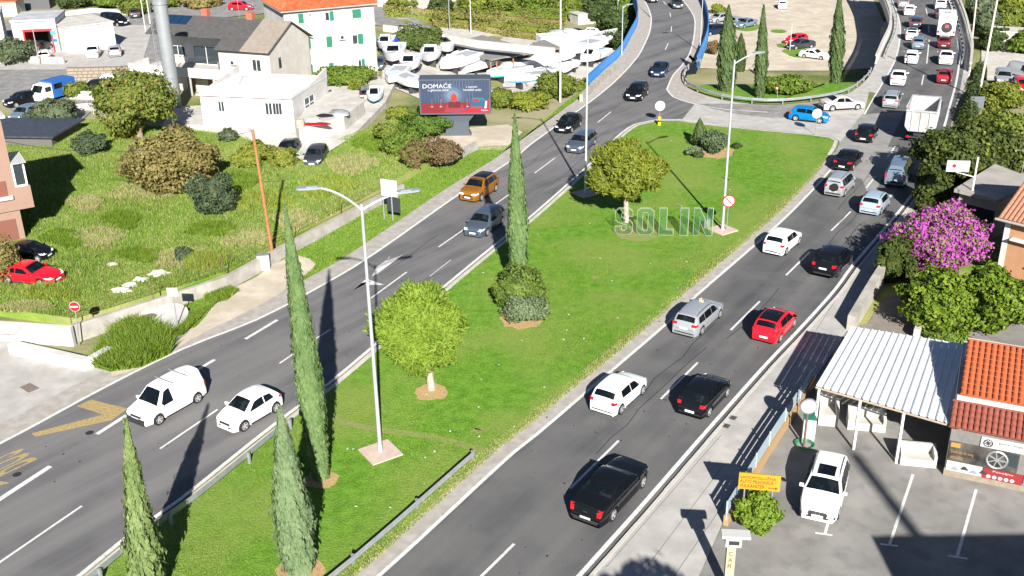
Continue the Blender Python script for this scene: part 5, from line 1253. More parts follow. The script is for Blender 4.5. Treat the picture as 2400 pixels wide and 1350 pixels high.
    MB().b2((U(2362), -.085, zb_-.52*(zb_-za)-.2), (U(2392), -.062, zb_-.08)).obj('window', m_winglass, t)
wash_house()
def trough(label, px, py, w, d, h, rz, mat=m_concw, name='wash_trough'):
    p = at(px, py, .05); t = thing(name, label, 'trough', p, rz)
    MB().b2((-w/2, -d/2, 0), (w/2, d/2, h*.45)).obj('base', mat, t)
    MB().b2((-w/2, d/2-.15, h*.45), (w/2, d/2, h)).obj('back_wall', mat, t)
    for s in (-1, 1): MB().add([(s*w/2, -d/2, h*.45), (s*w/2, d/2-.15, h*.45), (s*w/2, d/2-.15, h), (s*(w/2-.14), -d/2, h*.45), (s*(w/2-.14), d/2-.15, h*.45), (s*(w/2-.14), d/2-.15, h), (s*w/2, -d/2, h*.7), (s*(w/2-.14), -d/2, h*.7)], [(0, 1, 2, 6), (7, 5, 4, 3), (6, 2, 5, 7), (0, 6, 7, 3)]).obj('side_wall', mat, t)
rzW = R_(-12)
trough('pale concrete wash trough under the middle of the canopy', 2028, 1000, 1.9, .9, 1.0, rzW)
trough('pale concrete trough with a drop front at the canopy edge, nearest the tyre boards', 2148, 1082, 1.7, .9, .9, rzW)
trough('tall concrete cabinet at the left end of the canopy, next to the railing', 1938, 985, 1.0, 1.2, 1.5, rzW)
p = at(2055, 955, .05); t = thing('wash_office', 'cream partition wall with a white door and dark glass under the canopy', 'building', (p.x, p.y, .05), rzW)
MB().b2((-2.0, 0, 0), (1.6, .15, 2.6)).obj('wall', m_cream, t); MB().b2((1.62, 0, 0), (2.5, .12, 2.3)).obj('door', m_frame, t); MB().b2((1.78, -.02, .9), (2.34, 0, 2.1)).obj('door_glass', m_winglass, t); MB().b2((2.55, 0, 0), (3.0, .2, 2.7)).obj('pillar', m_concw, t)
MB().b2((3.0, 2.3, 0), (5.6, 2.45, 2.7)).obj('back_wall', m_cream, t)
# ---- low walls (each is one wall)
def wall(label, pts, h, th, mat, z=0, name='wall', closed=False, world=False, cat='wall'):
    P = [Vector(p) for p in pts] if world else [at(x, y, z) for x, y in pts]
    L_ = offset(P, th/2); R2 = offset(P, -th/2); s = MB(); n = len(P)
    hs = h if isinstance(h, (list, tuple)) else [h]*n
    V = []
    for i in range(n): V += [(L_[i].x, L_[i].y, z-.1), (R2[i].x, R2[i].y, z-.1), (R2[i].x, R2[i].y, z+hs[i]), (L_[i].x, L_[i].y, z+hs[i])]
    F = [(0, 1, 2, 3)]
    for i in range(n-1):
        a = i*4; b = a+4
        for k in range(4): F.append((a+k, b+k, b+(k+1) % 4, a+(k+1) % 4))
    a = (n-1)*4; F.append((a+3, a+2, a+1, a)); s.add(V, F); return tag(s.obj(name, mat), label, cat)
wall('long pale concrete retaining wall between the weedy field and the verge', [(176, 800), (530, 678), (690, 590), (900, 476), (945, 452)], [1.15, .95, .95, .85, .8], .3, m_wallc, 0, 'retaining_wall')
wall('white plastered wall of the driveway left of the no-entry sign', [(-150, 790), (0, 795), (176, 808)], [1.3, 1.25, 1.25], .3, m_whitew, 0, 'retaining_wall')
wall('low white kerb wall in front of the no-entry sign', [(30, 826), (205, 866), (262, 838)], .75, .5, m_whitew, 0, 'low_wall')
wall('broken end of the concrete wall near the orange car', [(1045, 392), (1095, 362), (1118, 350)], .8, .35, m_wallc, 0, 'wall_fragment')
wall('low concrete wall at the foot of the blue railing', [(1362, 238), (1395, 205), (1440, 165)], .8, .4, m_wallc, 0, 'abutment_wall')
wall('sunlit white garden wall along the pavement above the canopy', [(2080, 640), (2040, 700), (1992, 778)], [1.5, 1.3, 1.1], .5, m_wallc, 0, 'garden_wall')
wall('small wall between the shaded courtyard and the lemon trees', [(2168, 740), (2145, 800)], .8, .35, m_concw, 0, 'garden_wall')
wall('long pale wall along the vineyard above the street', [(900, 72), (990, 84), (1120, 110), (1300, 128)], .9, .4, m_concw, 0, 'vineyard_wall')
wall('curved pale wall between grass and street at the top left', [(120, 42), (220, 30), (330, 38)], .8, .4, m_cream, 0, 'street_wall')
wall('pale wall in front of the wash bay garage', [(-20, 150), (70, 148), (152, 150)], .9, .35, m_concw, 0, 'garden_wall')
wall('cream garden wall below the blue van', [(165, 232), (250, 236), (262, 245)], 1.0, .3, m_cream, 0, 'garden_wall')
wall('white low wall behind the olive bush on the left', [(170, 262), (212, 258), (250, 288)], .8, .3, m_whitew, 0, 'garden_wall')
patch('courtyard_paving', polyW([(2070, 700), (2010, 800), (2140, 800), (2175, 740), (2120, 690)]), .06, M('brown_paving', (.22, .19, .16), (.17, .15, .13), scale=2, rough=.9))
# stone retaining wall, each stone a piece
def stone_wall():
    A = atT(160, 190); B = atT(335, 186); f = Fac(A, B); h = vh(B, 156); t = f.thing('stone_wall', 'rough stone retaining wall with dark joints above the blue van', 'wall')
    MB().b2((0, .06, 0), (f.w, .5, h)).obj('backing', M('mortar', (.14, .11, .09)), t); rng = random.Random(4); x = 0; ms = M('wall_stone', (.27, .225, .17), (.20, .165, .125), scale=3, rough=.9)
    rows = 4; rh = h/rows; CACHE['st'] = [MB().add([(0.02, 0, .02), (.97, -.02, .0), (1, 0, .92), (.05, -.03, .97), (0, .1, 0), (1, .1, 0), (1, .1, 1), (0, .1, 1)], [(0, 1, 2, 3), (0, 4, 5, 1), (1, 5, 6, 2), (2, 6, 7, 3), (3, 7, 4, 0)]).mesh('stone', ms), MB().add([(.0, 0, .06), (1, -.04, .02), (.94, 0, 1), (.08, -.02, .90), (0, .1, 0), (1, .1, 0), (1, .1, 1), (0, .1, 1)], [(0, 1, 2, 3), (0, 4, 5, 1), (1, 5, 6, 2), (2, 6, 7, 3), (3, 7, 4, 0)]).mesh('stone', ms)]
    for r in range(rows):
        x = rng.uniform(-.3, 0)
        while x < f.w-.3:
            sw = rng.uniform(.5, 1.0); x0 = max(0, x); o = link('stone', rng.choice(CACHE['st']), t, (x0, .0, r*rh+.01)); o.scale = (min(sw-.05, f.w-x0), .9, rh-.05); x += sw
stone_wall()
# off-frame houses whose shadows fall into the picture at the bottom right
MB().b2((18.3, 8, 0), (34, 19.2, 10.7)).obj('neighbouring_house', m_whitew); tag(bpy.data.objects['neighbouring_house'], 'white house just outside the bottom right corner, its shadow reaching the yard', 'house')

def aerial(label, px, py, z, h=2.2):
    P = at(px, py, z); t = thing('tv_aerial', label, 'aerial', P); s = MB().tube([(0, 0, -.6), (0, 0, h)], .025, 5)
    s.obj('mast', m_galv, t); b = MB().tube([(-.7, 0, h-.15), (.7, 0, h-.15)], .018, 4)
    for x in np.linspace(-.6, .6, 7): b.tube([(x, -.28, h-.15), (x, .28, h-.15)], .01, 4)
    b.obj('antenna', m_galv, t)
aerial('tv aerial on the ridge of the balcony house', 560, 34, 7.6); aerial('tv aerial on the flat roof of the white building', 560, 190, 4.4, 1.8); aerial('tv aerial above the pale clay tiled house', 2392, 420, 6.6)
# ================================================================ STREET FURNITURE
def lamp(label, base, top_y, arms, z=0, terr=False, r0=.11, pad=True, heads=True, group='street lamps along the carriageways', lean=None):
    P = atT(*base) if terr else at(*base, z); h = vh(P, top_y); t = thing('street_lamp', label, 'street lamp', P, 0, group)
    MB().tube([(0, 0, 0), (0, 0, h*.5), (0, 0, h)], [r0, r0*.8, r0*.6], 12).obj('pole', m_lamp, t, True)
    MB().lathe([(r0*1.5, 0), (r0*1.5, .06), (r0*1.15, .10), (r0*1.15, .5), (r0, .55)], 12).obj('base_collar', m_lamp, t, True)
    for (dx, dy, rise) in arms:
        n = 7; L_ = math.hypot(dx, dy); pts = [Vector((dx*u, dy*u, h-.3+rise*(1-(1-u)**2)+.3*u)) for u in np.linspace(0, 1, n)]
        MB().tube(pts, [r0*.5]*n, 8).obj('arm', m_lamp, t, True)
        e = pts[-1]; d = Vector((dx, dy, 0)).normalized(); s = MB(); a = math.atan2(d.y, d.x)
        s.prism([(-.15, -.13), (.25, -.20), (.85, -.17), (.95, -.08), (.95, .08), (.85, .17), (.25, .20), (-.15, .13)], 0, .09); s.prism([(.0, -.10), (.5, -.12), (.5, .12), (0, .10)], .09, .13)
        s.obj('lamp_head', M('lamp_head_grey', (.22, .24, .26), rough=.5), t, False, e-Vector((0, 0, .03)), a)
    if pad:
        tag(MB().box((0, 0, .035), (1.7, 1.7, .08), R_(33)).obj('concrete_pad', M('pinkish_concrete', (.50, .38, .31), (.42, .33, .28), scale=3, rough=.95), None, False, P+Vector((0, 0, .03))), 'square pinkish concrete pad under the '+' '.join(label.split(',')[0].split()[:9]), 'pad')
    return t
lamp('nearest tall street lamp with two arms, rising from the lawn in the foreground', (892, 1062), 478, [(-1.9, -.25, .9), (1.75, .55, .35)], z=.03)
lamp('street lamp with one arm beside the SOLIN letters and the round sign', (1693, 540), 140, [(1.6, .9, .25)], z=.03)
lamp('street lamp standing in the shade of the bushy pine at the lawn edge', (1372, 455), 84, [(-2.1, -.3, .5)], z=.03)
lamp('slim lamp post on the left pavement beside the blue railing', (1457, 128), 14, [(.5, .3, .1)], z=0, pad=False, r0=.09)
lamp('thin lamp post behind the left blue railing, at the top', (1446, 92), -2, [(.8, .5, .1)], terr=True, pad=False, r0=.08)
lamp('lamp post of the right blue railing at its lower end', (1640, 120), -10, [(-.8, -.4, .2)], z=0, pad=False, r0=.08)
def plainpole(label, base, top, r=.12, mat=m_concw, z=0, terr=True, top_px=None, wires=None, cross=0):
    P = atT(*base) if terr else at(*base, z); h = vh(P, top) if top > -60 else 14
    t = thing('utility_pole', label, 'pole', P); dx = 0
    if top_px is not None:
        # a leaning pole: its head lies above the base by h and sideways by dx
        ax, _ = proj(P+Vector((0, 0, h))); dx = (top_px-ax)/ppm(P+Vector((0, 0, h)))
    MB().tube([(0, 0, 0), (dx, 0, h)], [r, r*.65], 10).obj('pole', mat, t, True)
    if cross: MB().box((dx, 0, h-.4), (cross, .1, .12)).obj('crossbar', mat, t)
    return t
plainpole('leaning reddish wooden pole by the footpath left of the tall cypress', (641, 614), 304, .15, m_wood, top_px=592)
plainpole('tall pale concrete pole on the grass bank left of the junction', (1313, 240), -40, .13, m_concw)
plainpole('tall pale pole nearest the right parapet of the viaduct', (2293, 232), -40, .14, M('pale_pole', (.52, .45, .40)), top_px=2345)
plainpole('second tall pale pole behind the viaduct parapet', (2278, 96), -60, .13, M('pale_pole', (.52, .45, .40)), top_px=2302)
plainpole('white pole in the vineyard, right of the trees at the top', (1104, 80), -30, .09, m_wsign)
plainpole('grey pole in the vineyard at the top, left of the white one', (1054, 74), -30, .09, m_galv)
plainpole('white pole on the bank at the top left of the chimney, the left of two', (342, 78), -20, .09, m_wsign)
plainpole('white pole on the bank at the top left of the chimney, the right of two', (352, 56), -30, .09, m_wsign)
plainpole('thin grey pole in front of the wash bay garage', (93, 152), 55, .09, m_galv)
plainpole('thin pole at the top of the street, right of the hall', (100, 16), -30, .08, m_wsign)
plainpole('slim white pole on the dirt lot beside the red and grey parked cars', (1851, 118), 56, .06, m_wsign)
plainpole('unseen mast added below the bottom edge to cast a thin shadow on the wash yard', (2268, 1480), -400, .2, m_concw) if False else None
# unseen mast added behind the camera only to cast the long shadow across the yard
tip = at(1998, 1062); sh = Vector((-math.sin(R_(SUN_AZ)), math.cos(R_(SUN_AZ)), 0)); L_m = 31.; mb_ = tip-sh*(L_m/math.tan(R_(SUN_EL)))
tm = thing('mast', 'unseen tall mast added outside the frame to cast a shadow across the wash yard', 'mast', (mb_.x, mb_.y, 0)); MB().tube([(0, 0, 0), (0, 0, L_m)], [.36, .30], 10).obj('pole', m_galv, tm, True)

def signpost(label, base, disc, r, cat='sign', z=0, mat=m_wsign, border=m_red, kind='round', yaw=0, extra=None, postmat=m_galv, terr=False, name='road_sign'):
    P = atT(*base) if terr else at(*base, z); o = Vector((0, 0, CAMH)); d = ray(*disc); t_ = (P.y-o.y)/d.y; Q = o+d*t_; h = Q.z-P.z
    t = thing(name, label, cat, P, yaw); dx = Q.x-P.x
    MB().tube([(0, .03, 0), (dx, .03, h+r*.8)], .035, 8).obj('post', postmat, t, True)
    if kind == 'round':
        MB().lathe([(.001, -.02), (r, -.02), (r, .01), (.001, .01)], 24, axis='y').obj('disc', border, t, False, (dx, -.02, h))
        MB().lathe([(.001, -.02), (r*.82, -.02), (r*.82, 0), (.001, 0)], 24, axis='y').obj('face', mat, t, False, (dx, -.035, h))
    if kind == 'noentry':
        MB().lathe([(.001, -.02), (r, -.02), (r, .01), (.001, .01)], 24, axis='y').obj('rim', m_wsign, t, False, (dx, -.02, h)); MB().lathe([(.001, -.02), (r*.92, -.02), (r*.92, 0), (.001, 0)], 24, axis='y').obj('disc', m_red, t, False, (dx, -.035, h)); MB().b2((dx-r*.7, -.075, h-r*.16), (dx+r*.7, -.057, h+r*.16)).obj('bar', m_wsign, t)
    if kind == 'plate': MB().b2((dx-r, -.03, h-r*.85), (dx+r, 0, h+r*.85)).obj('plate', mat, t)
    if kind == 'tri': MB().prism([(-r, 0), (r, 0), (0, -1.7*r)], 0, .02, mtx=Matrix.Translation((dx, -.01, h+r))@Matrix.Rotation(R_(90), 4, 'X')).obj('triangle', m_red, t); MB().prism([(-r*.6, -.3*r), (r*.6, -.3*r), (0, -1.3*r)], 0, .02, mtx=Matrix.Translation((dx, -.035, h+r))@Matrix.Rotation(R_(90), 4, 'X')).obj('face', m_wsign, t)
    if extra: extra(t, dx, h)
    return t
def bend(t, dx, h):
    s = MB(); s.tube([(dx-.20, -.065, h+.22), (dx-.06, -.065, h+.12), (dx-.02, -.065, h-.02), (dx+.12, -.065, h-.05), (dx+.18, -.065, h-.20)], .028, 6); s.tube([(dx-.28, -.06, h+.28), (dx+.28, -.06, h-.28)], .03, 6); s.obj('symbol', m_red, t)
signpost('round white sign with red border and red symbol beside the lamp post near the letters', (1703, 541), (1708, 471), .50, z=.03, extra=bend)
signpost('red no-entry sign on a thin pole at the corner of the wall', (186, 808), (175, 718), .33, kind='noentry', z=0, yaw=0)
signpost('small white signboard seen from behind on the verge by the manhole block', (418, 778), (404, 684), .33, kind='plate', z=0)
signpost('white back of a round sign on a yellow bollard at the tip of the lawn', (1545, 290), (1547, 248), .52, z=.03, border=m_wsign, extra=lambda t, dx, h: None, name='round_sign')
signpost('tall white oval sign in front of the bright blue hatchback', (1911, 316), (1915, 266), .48, z=.03, border=m_wsign, name='round_sign')
signpost('small red and white sign on the cypress island', (1823, 232), (1821, 208), .22, kind='tri', z=0)
signpost('dark direction sign plate at the foot of the pale pole on the right', (2292, 262), (2290, 240), .75, kind='plate', terr=True, mat=M('dark_sign', (.10, .11, .13)))
# yellow bollard under the round sign
def bollard(label, px, py):
    P = at(px, py, .03); t = thing('bollard', label, 'bollard', P)
    MB().lathe([(.16, 0), (.16, .35), (.13, .36), (.13, .55), (.17, .56), (.17, .85), (.001, .9)], 14).obj('body', m_yellowp, t, True); MB().lathe([(.172, .36), (.172, .52)], 14).obj('band', m_dark, t)
bollard('yellow bollard with a black band at the tip of the lawn', 1545, 293)
# board with two posts, seen from behind
def backboard():
    A = at(901, 514); B = at(921, 517); f = Fac(A, B); t = f.thing('direction_board', 'big white direction board on two posts, seen from behind on the verge', 'sign')
    u0, z1 = f.pix(893, 418); u1, z0 = f.pix(933, 462)
    for u in (0, f.w): MB().tube([(u, 0, 0), (u, 0, z1)], .06, 8).obj('post', m_galv, t, True)
    MB().b2((u0, -.12, z0), (u1, -.07, z1)).obj('board', m_wsign, t)
    for z in (z0+.5, z1-.5): MB().b2((u0+.1, -.07, z-.04), (u1-.1, -.02, z+.04)).obj('rail', m_galv, t)
    MB().b2((f.w*.5-.1, .05, z0-1.35), (u1+.1, .09, z0-.15)).obj('lower_board', M('board_front_dark', (.02, .025, .03)), t)
backboard()
# ---------------------------------------------------------------- billboard
def billboard():
    P = atT(1072, 322); A = P+Vector((-5, 0, 0)); B = P+Vector((5, 0, 0)); B.y -= .15; f = Fac(A, B)
    t = thing('billboard', 'large lit advertising billboard reading DOMAĆE on a thick grey pedestal', 'billboard', P, f.rz)
    mg = M('billboard_frame', (.055, .068, .085), rough=.5); cx = 5
    def px(x, y, off=0): u, z = f.pix(x, y, off); return u-cx, z
    (u0, z1), (u1, z0) = px(984, 190), px(1147, 264)
    MB().b2((u0-.15, .02, z0-.15), (u1+.15, 1.9, z1+.15)).obj('box', mg, t)
    pd = MB(); pd.add([(-1.4, .5, 0), (1.4, .5, 0), (1.4, 1.5, 0), (-1.4, 1.5, 0), (-1.15, .5, .5), (1.15, .5, .5), (1.15, 1.5, .5), (-1.15, 1.5, .5)], [(0, 1, 5, 4), (1, 2, 6, 5), (2, 3, 7, 6), (3, 0, 4, 7)])
    zz = z0-.16; pd.add([(-1.15, .5, .5), (1.15, .5, .5), (1.15, 1.5, .5), (-1.15, 1.5, .5), (-1.15, .5, zz-.9), (1.15, .5, zz-.9), (1.15, 1.5, zz-.9), (-1.15, 1.5, zz-.9), (-1.9, .4, zz), (1.9, .4, zz), (1.9, 1.6, zz), (-1.9, 1.6, zz)], [(0, 1, 5, 4), (1, 2, 6, 5), (2, 3, 7, 6), (3, 0, 4, 7), (4, 5, 9, 8), (5, 6, 10, 9), (6, 7, 11, 10), (7, 4, 8, 11)]); pd.obj('pedestal', mg, t)
    W_, H_ = u1-u0, z1-z0
    fr = MB(); b = .06
    for lo, hi in (((u0-.15, z0-.15), (u1+.15, z0)), ((u0-.15, z1), (u1+.15, z1+.15)), ((u0-.15, z0), (u0, z1)), ((u1, z0), (u1+.15, z1))): fr.b2((lo[0], -.06, lo[1]), (hi[0], .018, hi[1]))
    fr.obj('frame', mg, t)
    # poster: curtain folds, red floor, armchair, carton
    curt = [M('curtain_%d' % i, c, rough=.6) for i, c in enumerate(((.010, .020, .048), (.022, .040, .085), (.045, .075, .135)))]
    po = MB().b2((u0, -.012, z0), (u1, .0, z1)).obj('poster', curt[0], t)
    cb = MB(); n = 44
    for i in range(n):
        a = u0+W_*i/n; m = 1-abs(i/n-.47)*2.6; cb.b2((a, -.016-.004*(i % 2), z0+H_*.33), (a+W_/n*.55, -.013, z1-.02), 2 if m > .25 and i % 2 else (1 if m > -.4 else 0))
    cb.obj('curtain_stripes', curt, po)['kind'] = 'stuff'
    E = lambda u, v, off: (u0+W_*u, -off, z0+H_*v)
    def el(nm, u, v, ru, rv, mat, off, n=24): MB().add([E(u, v, off)]+[(u0+W_*(u+ru*math.cos(2*math.pi*i/n)), -off, z0+H_*v+H_*rv*math.sin(2*math.pi*i/n)) for i in range(n)], [(0, 1+i, 1+(i+1) % n) for i in range(n)]).obj(nm, mat, po)
    def pg(nm, pts, mat, off): MB().add([E(u, v, off) for u, v in pts], [tuple(range(len(pts)))]).obj(nm, mat, po)
    for k, (rr, c) in enumerate(((.30, (.035, .055, .10)), (.22, (.055, .085, .14)), (.14, (.09, .13, .19)))): el('spotlight_glow', .47, .55, rr*.6, rr*1.1, M('glow_%d' % k, c), .022+.002*k)
    pg('red_carpet', [(0, 0), (1, 0), (1, .33), (0, .31)], M('carpet_red', (.13, .004, .008)), .030); pg('carpet_light', [(.33, .02), (.66, .02), (.60, .25), (.38, .25)], M('carpet_light', (.19, .015, .02)), .032)
    pg('sofa', [(.40, .16), (.58, .16), (.58, .34), (.54, .36), (.44, .36), (.40, .34)], M('sofa_red', (.07, .003, .006)), .034)
    el('fruit', .485, .46, .048, .13, M('fruit_red', (.26, .008, .006), (.30, .03, .015), scale=6), .036); pg('fruit_leaf', [(.46, .58), (.485, .64), (.51, .58), (.485, .60)], m_green, .038)
    for u in (.16, .29, .68): pg('rope_post', [(u-.005, .2), (u+.005, .2), (u+.005, .44), (u-.005, .44)], M('brass', (.14, .06, .02)), .036); el('rope_post_base', u, .2, .018, .02, m_galv, .036)
    pg('carton', [(.72, .17), (.93, .13), (.95, .36), (.74, .42)], M('carton_blue', (.006, .06, .12)), .040); pg('carton_top', [(.74, .42), (.95, .36), (.93, .46), (.76, .48)], M('carton_teal', (.01, .09, .14)), .041); pg('carton_label', [(.76, .36), (.86, .34), (.86, .42), (.77, .44)], m_red, .043); pg('carton_side', [(.93, .13), (.96, .15), (.97, .36), (.945, .36)], m_wsign, .043)
    pg('red_wedge', [(.46, 0), (1, 0), (1, .42), (.74, .16)], M('wedge_red', (.24, .003, .015)), .033); pg('blue_stroke', [(.44, 0), (.47, 0), (.75, .19), (.735, .20)], M('stroke_blue', (.01, .05, .13)), .037)
    for i, u in enumerate((.75, .79, .83, .87)): el('tomato', u, .15, .016, .04, M('fruit_red'), .045) if False else el('tomato', u, .16, .016, .04, MATS['fruit_red'], .045)
    def tx(s, u, v, wd, hh, nm='headline'):
        me = text_mesh(s, w=W_*wd, h=H_*hh, extrude=.004, mat=m_wsign); o = link(nm, me, po, E(u, v, .03)); o.rotation_euler = (R_(90), 0, 0); return o
    tx('DOMAĆE', .245, .77, .42, .17); tx('u glavnoj ulozi', .26, .66, .30, .09, 'slogan'); tx('s najdražih', .75, .76, .16, .07, 'slogan'); tx('hrvatskih polja', .76, .66, .26, .085, 'slogan'); tx('Podravka', .93, .05, .10, .05, 'logo')
billboard()
# ---------------------------------------------------------------- SOLIN letters
def letters():
    B0 = at(1436, 549, .03); B1 = at(1672, 553, .03); f = Fac(B0, B1); mgf = M('green_mesh_fill', (.035, .14, .04), (.05, .17, .05), scale=6, rough=.8); mfr = M('letter_frame', (.33, .37, .31), rough=.6)
    SH = {'I': [[(0, 0), (1, 0), (1, 1), (0, 1)]], 'L': [[(0, 0), (1, 0), (1, .20), (.52, .20), (.52, 1), (0, 1)]],
      'N': [[(0, 0), (.30, 0), (.30, .55), (.68, 0), (1, 0), (1, 1), (.70, 1), (.70, .45), (.30, 1), (0, 1)]],
      'O': [[(.22, 0), (.78, 0), (1, .12), (1, .88), (.78, 1), (.22, 1), (0, .88), (0, .12)], [(.40, .15), (.60, .15), (.66, .22), (.66, .78), (.60, .85), (.40, .85), (.34, .78), (.34, .22)]],
      'S': [[(.2, 0), (.8, 0), (1, .12), (1, .42), (.84, .53), (.36, .66), (.36, .80), (.46, .85), (.60, .85), (.66, .78), (.66, .70), (1, .70), (1, .88), (.8, 1), (.2, 1), (0, .88), (0, .60), (.14, .48), (.64, .36), (.64, .21), (.56, .15), (.42, .15), (.36, .21), (.36, .30), (0, .30), (0, .12)]]}
    for ch, x0, x1 in (('S', 1441, 1482), ('O', 1492, 1531), ('L', 1544, 1578), ('I', 1593, 1612), ('N', 1624, 1669)):
        ua = f.pix(x0, 549)[0]; ub = f.pix(x1, 549)[0]; h = f.pix((x0+x1)/2, 489)[1]; w_ = ub-ua; P = f.A+f.e*ua
        t = thing('letter', ch+'-shaped framed green letter of the SOLIN lettering on the lawn', 'letter', P, f.rz, 'framed letters on the lawn')
        fr = MB(); loops = [[(x*w_, z*h) for x, z in lp] for lp in SH[ch]]
        for lp in loops:
            for y in (0, .22):
                for a_, b_ in zip(lp, lp[1:]+lp[:1]): fr.tube([(a_[0], y, a_[1]), (b_[0], y, b_[1])], .011, 5)
        fr.obj('frame', mfr, t)
        # the fill: thin upright slats clipped to the letter
        sl_ = MB(); n = max(6, int(w_/.075)); g_ = .16 if ch != 'S' else .08
        for i in range(n):
            x = w_*(i+.5)/n; zs = []
            for lp in loops:
                for a_, b_ in zip(lp, lp[1:]+lp[:1]):
                    if (a_[0] > x) != (b_[0] > x): zs.append(a_[1]+(b_[1]-a_[1])*(x-a_[0])/(b_[0]-a_[0]))
            zs.sort()
            for q in range(0, len(zs)-1, 2): sl_.b2((x-w_/n*g_, .06, zs[q]), (x+w_/n*g_, .16, zs[q+1] if ch != 'S' else zs[q]+(zs[q+1]-zs[q])*.6))
        sl_.obj('fill', mgf, t)['kind'] = 'stuff'
letters()
p = at(1656, 534, .03); tag(MB().b2((-.22, -.15, 0), (.22, .15, .75)).obj('electric_box', m_galv, None, False, p), 'small pale electric cabinet behind the letter N', 'cabinet')
p = at(620, 632, .0); t = thing('electric_box', 'white electric cabinet standing by the footpath left of the wooden pole', 'cabinet', p, R_(8)); MB().b2((-.42, -.22, 0), (.42, .22, 1.15)).obj('cabinet_body', m_wsign, t); MB().b2((-.45, -.25, 1.152), (.45, .25, 1.2)).obj('cabinet_roof', m_galv, t)
# concrete manhole block on the verge
t = thing('manhole_block', 'pale concrete block with a round iron manhole cover, in the weeds near the driveway', 'manhole', (0, 0, 0)); pts = smooth_line(polyW([(322, 742), (372, 724), (430, 728), (444, 745), (430, 770), (396, 786), (380, 772), (345, 758), (322, 742)]), .5)[:-1]
MB().prism([(p.x, p.y) for p in pts], 0, .45).obj('block', m_whitew, t); p = at(352, 742, .45); MB().lathe([(.42, 0), (.42, .03), (.001, .03)], 20).obj('cover', m_rust, t, False, (p.x, p.y, .46))
# mirror, yellow board, car wash pillar, white wall-sign
def mirror():
    P = at(1884, 1050, .05); o = Vector((0, 0, CAMH)); d = ray(1874, 953); Q = o+d*((P.y-o.y)/d.y); t = thing('traffic_mirror', 'round white illuminated disc in a grey rim on a short post beside the canopy', 'mirror', P, R_(-8)); h = Q.z-.05
    MB().tube([(0, .1, 0), (0, .1, h)], .06, 10).obj('post', M('brownish_post', (.12, .07, .06)), t, True)
    MB().lathe([(.001, .14), (.40, .14), (.44, .08), (.44, -.03), (.38, -.05)], 28, axis='y').obj('rim', M('rim_grey', (.16, .16, .16)), t, True, (0, 0, h)); MB().lathe([(.001, -.10), (.25, -.09), (.37, -.05)], 28, axis='y').obj('disc', m_wsign, t, True, (0, 0, h))
mirror()
def yellow_board():
    P = at(1792, 1232, .05); f = Fac(P+Vector((-3, .55, 0)), P+Vector((3, -.55, 0))); t = thing('yellow_board', 'yellow signboard reading SAMOPOSLUŽNA AUTO PRAONICA, tilted above the bush', 'sign', P, f.rz)
    a = f.pix(1733, 1105); b = f.pix(1827, 1152); u0, u1 = a[0]-f.w/2, b[0]-f.w/2; z1, z0 = a[1], b[1]; z1 = z0+(z1-z0)*.95
    MB().b2((u0, -.04, z0), (u1, .04, z1)).obj('board', M('board_yellow', (.34, .23, .012), rough=.5), t)
    for u in (u0+.3, u1-.3): MB().tube([(u, .09, 0), (u, .09, z1)], .04, 8).obj('post', m_galv, t, True)
    rl = M('letter_red', (.20, .022, .004)); w_ = u1-u0; h_ = z1-z0
    for s, v, k in (('SAMOPOSLUŽNA', .68, .86), ('AUTO PRAONICA', .40, .80), ('VULKANIZER', .12, .60)):
        o = link('lettering', text_mesh(s, w=w_*k, h=h_*.21, extrude=.004, mat=rl), t, (u0+.06+w_*k/2, -.046, z0+h_*v)); o.rotation_euler = (R_(90), 0, 0)
    MB().b2((u0+w_*.72, -.05, z0+h_*.17), (u0+w_*.90, -.042, z0+h_*.21)).obj('arrow_shaft', rl, t); MB().prism([(0, -.07), (.12, 0), (0, .07)], 0, .008, mtx=Matrix.Translation((u0+w_*.89, -.042, z0+h_*.19))@Matrix.Rotation(R_(90), 4, 'X')).obj('arrow_head', rl, t)
yellow_board()
def wash_pillar():
    P = at(1722, 1395, .05); f = Fac(P+Vector((-2, .2, 0)), P+Vector((2, -.2, 0))); t = thing('car_wash_pillar', 'narrow yellow-white pillar lettered CAR WASH at the bottom edge', 'sign', P, f.rz)
    U = lambda x, y: f.pix(x, y)[0]-f.w/2; Z = lambda x, y: f.pix(x, y)[1]; zt = Z(1728, 1262)
    m_i = M('pillar_cream', (.36, .33, .22)); MB().b2((U(1703, 1300), 0, 0), (U(1724, 1300), .35, zt)).obj('pillar', m_i, t)
    MB().b2((U(1702, 1270)-.02, -.05, Z(1728, 1282)), (U(1738, 1270), .4, zt+.02)).obj('lamp_box', m_wsign, t); MB().b2((U(1708, 1270), -.07, Z(1728, 1276)), (U(1733, 1270), -.052, Z(1728, 1267))).obj('screen', m_dark, t)
    MB().box((U(1726, 1250), .1, zt+.12), (1.15, .5, .12)).obj('cap', m_wsign, t)
    z = Z(1713, 1292)
    for i, chh in enumerate('CAR WASH'):
        if chh != ' ':
            o = link('lettering', text_mesh(chh, w=.18, h=.22, extrude=.004, mat=M('letter_ochre', (.16, .07, .006))), t, (U(1713, 1300), -.012, z-.24-.31*i)); o.rotation_euler = (R_(90), 0, 0)
wash_pillar()
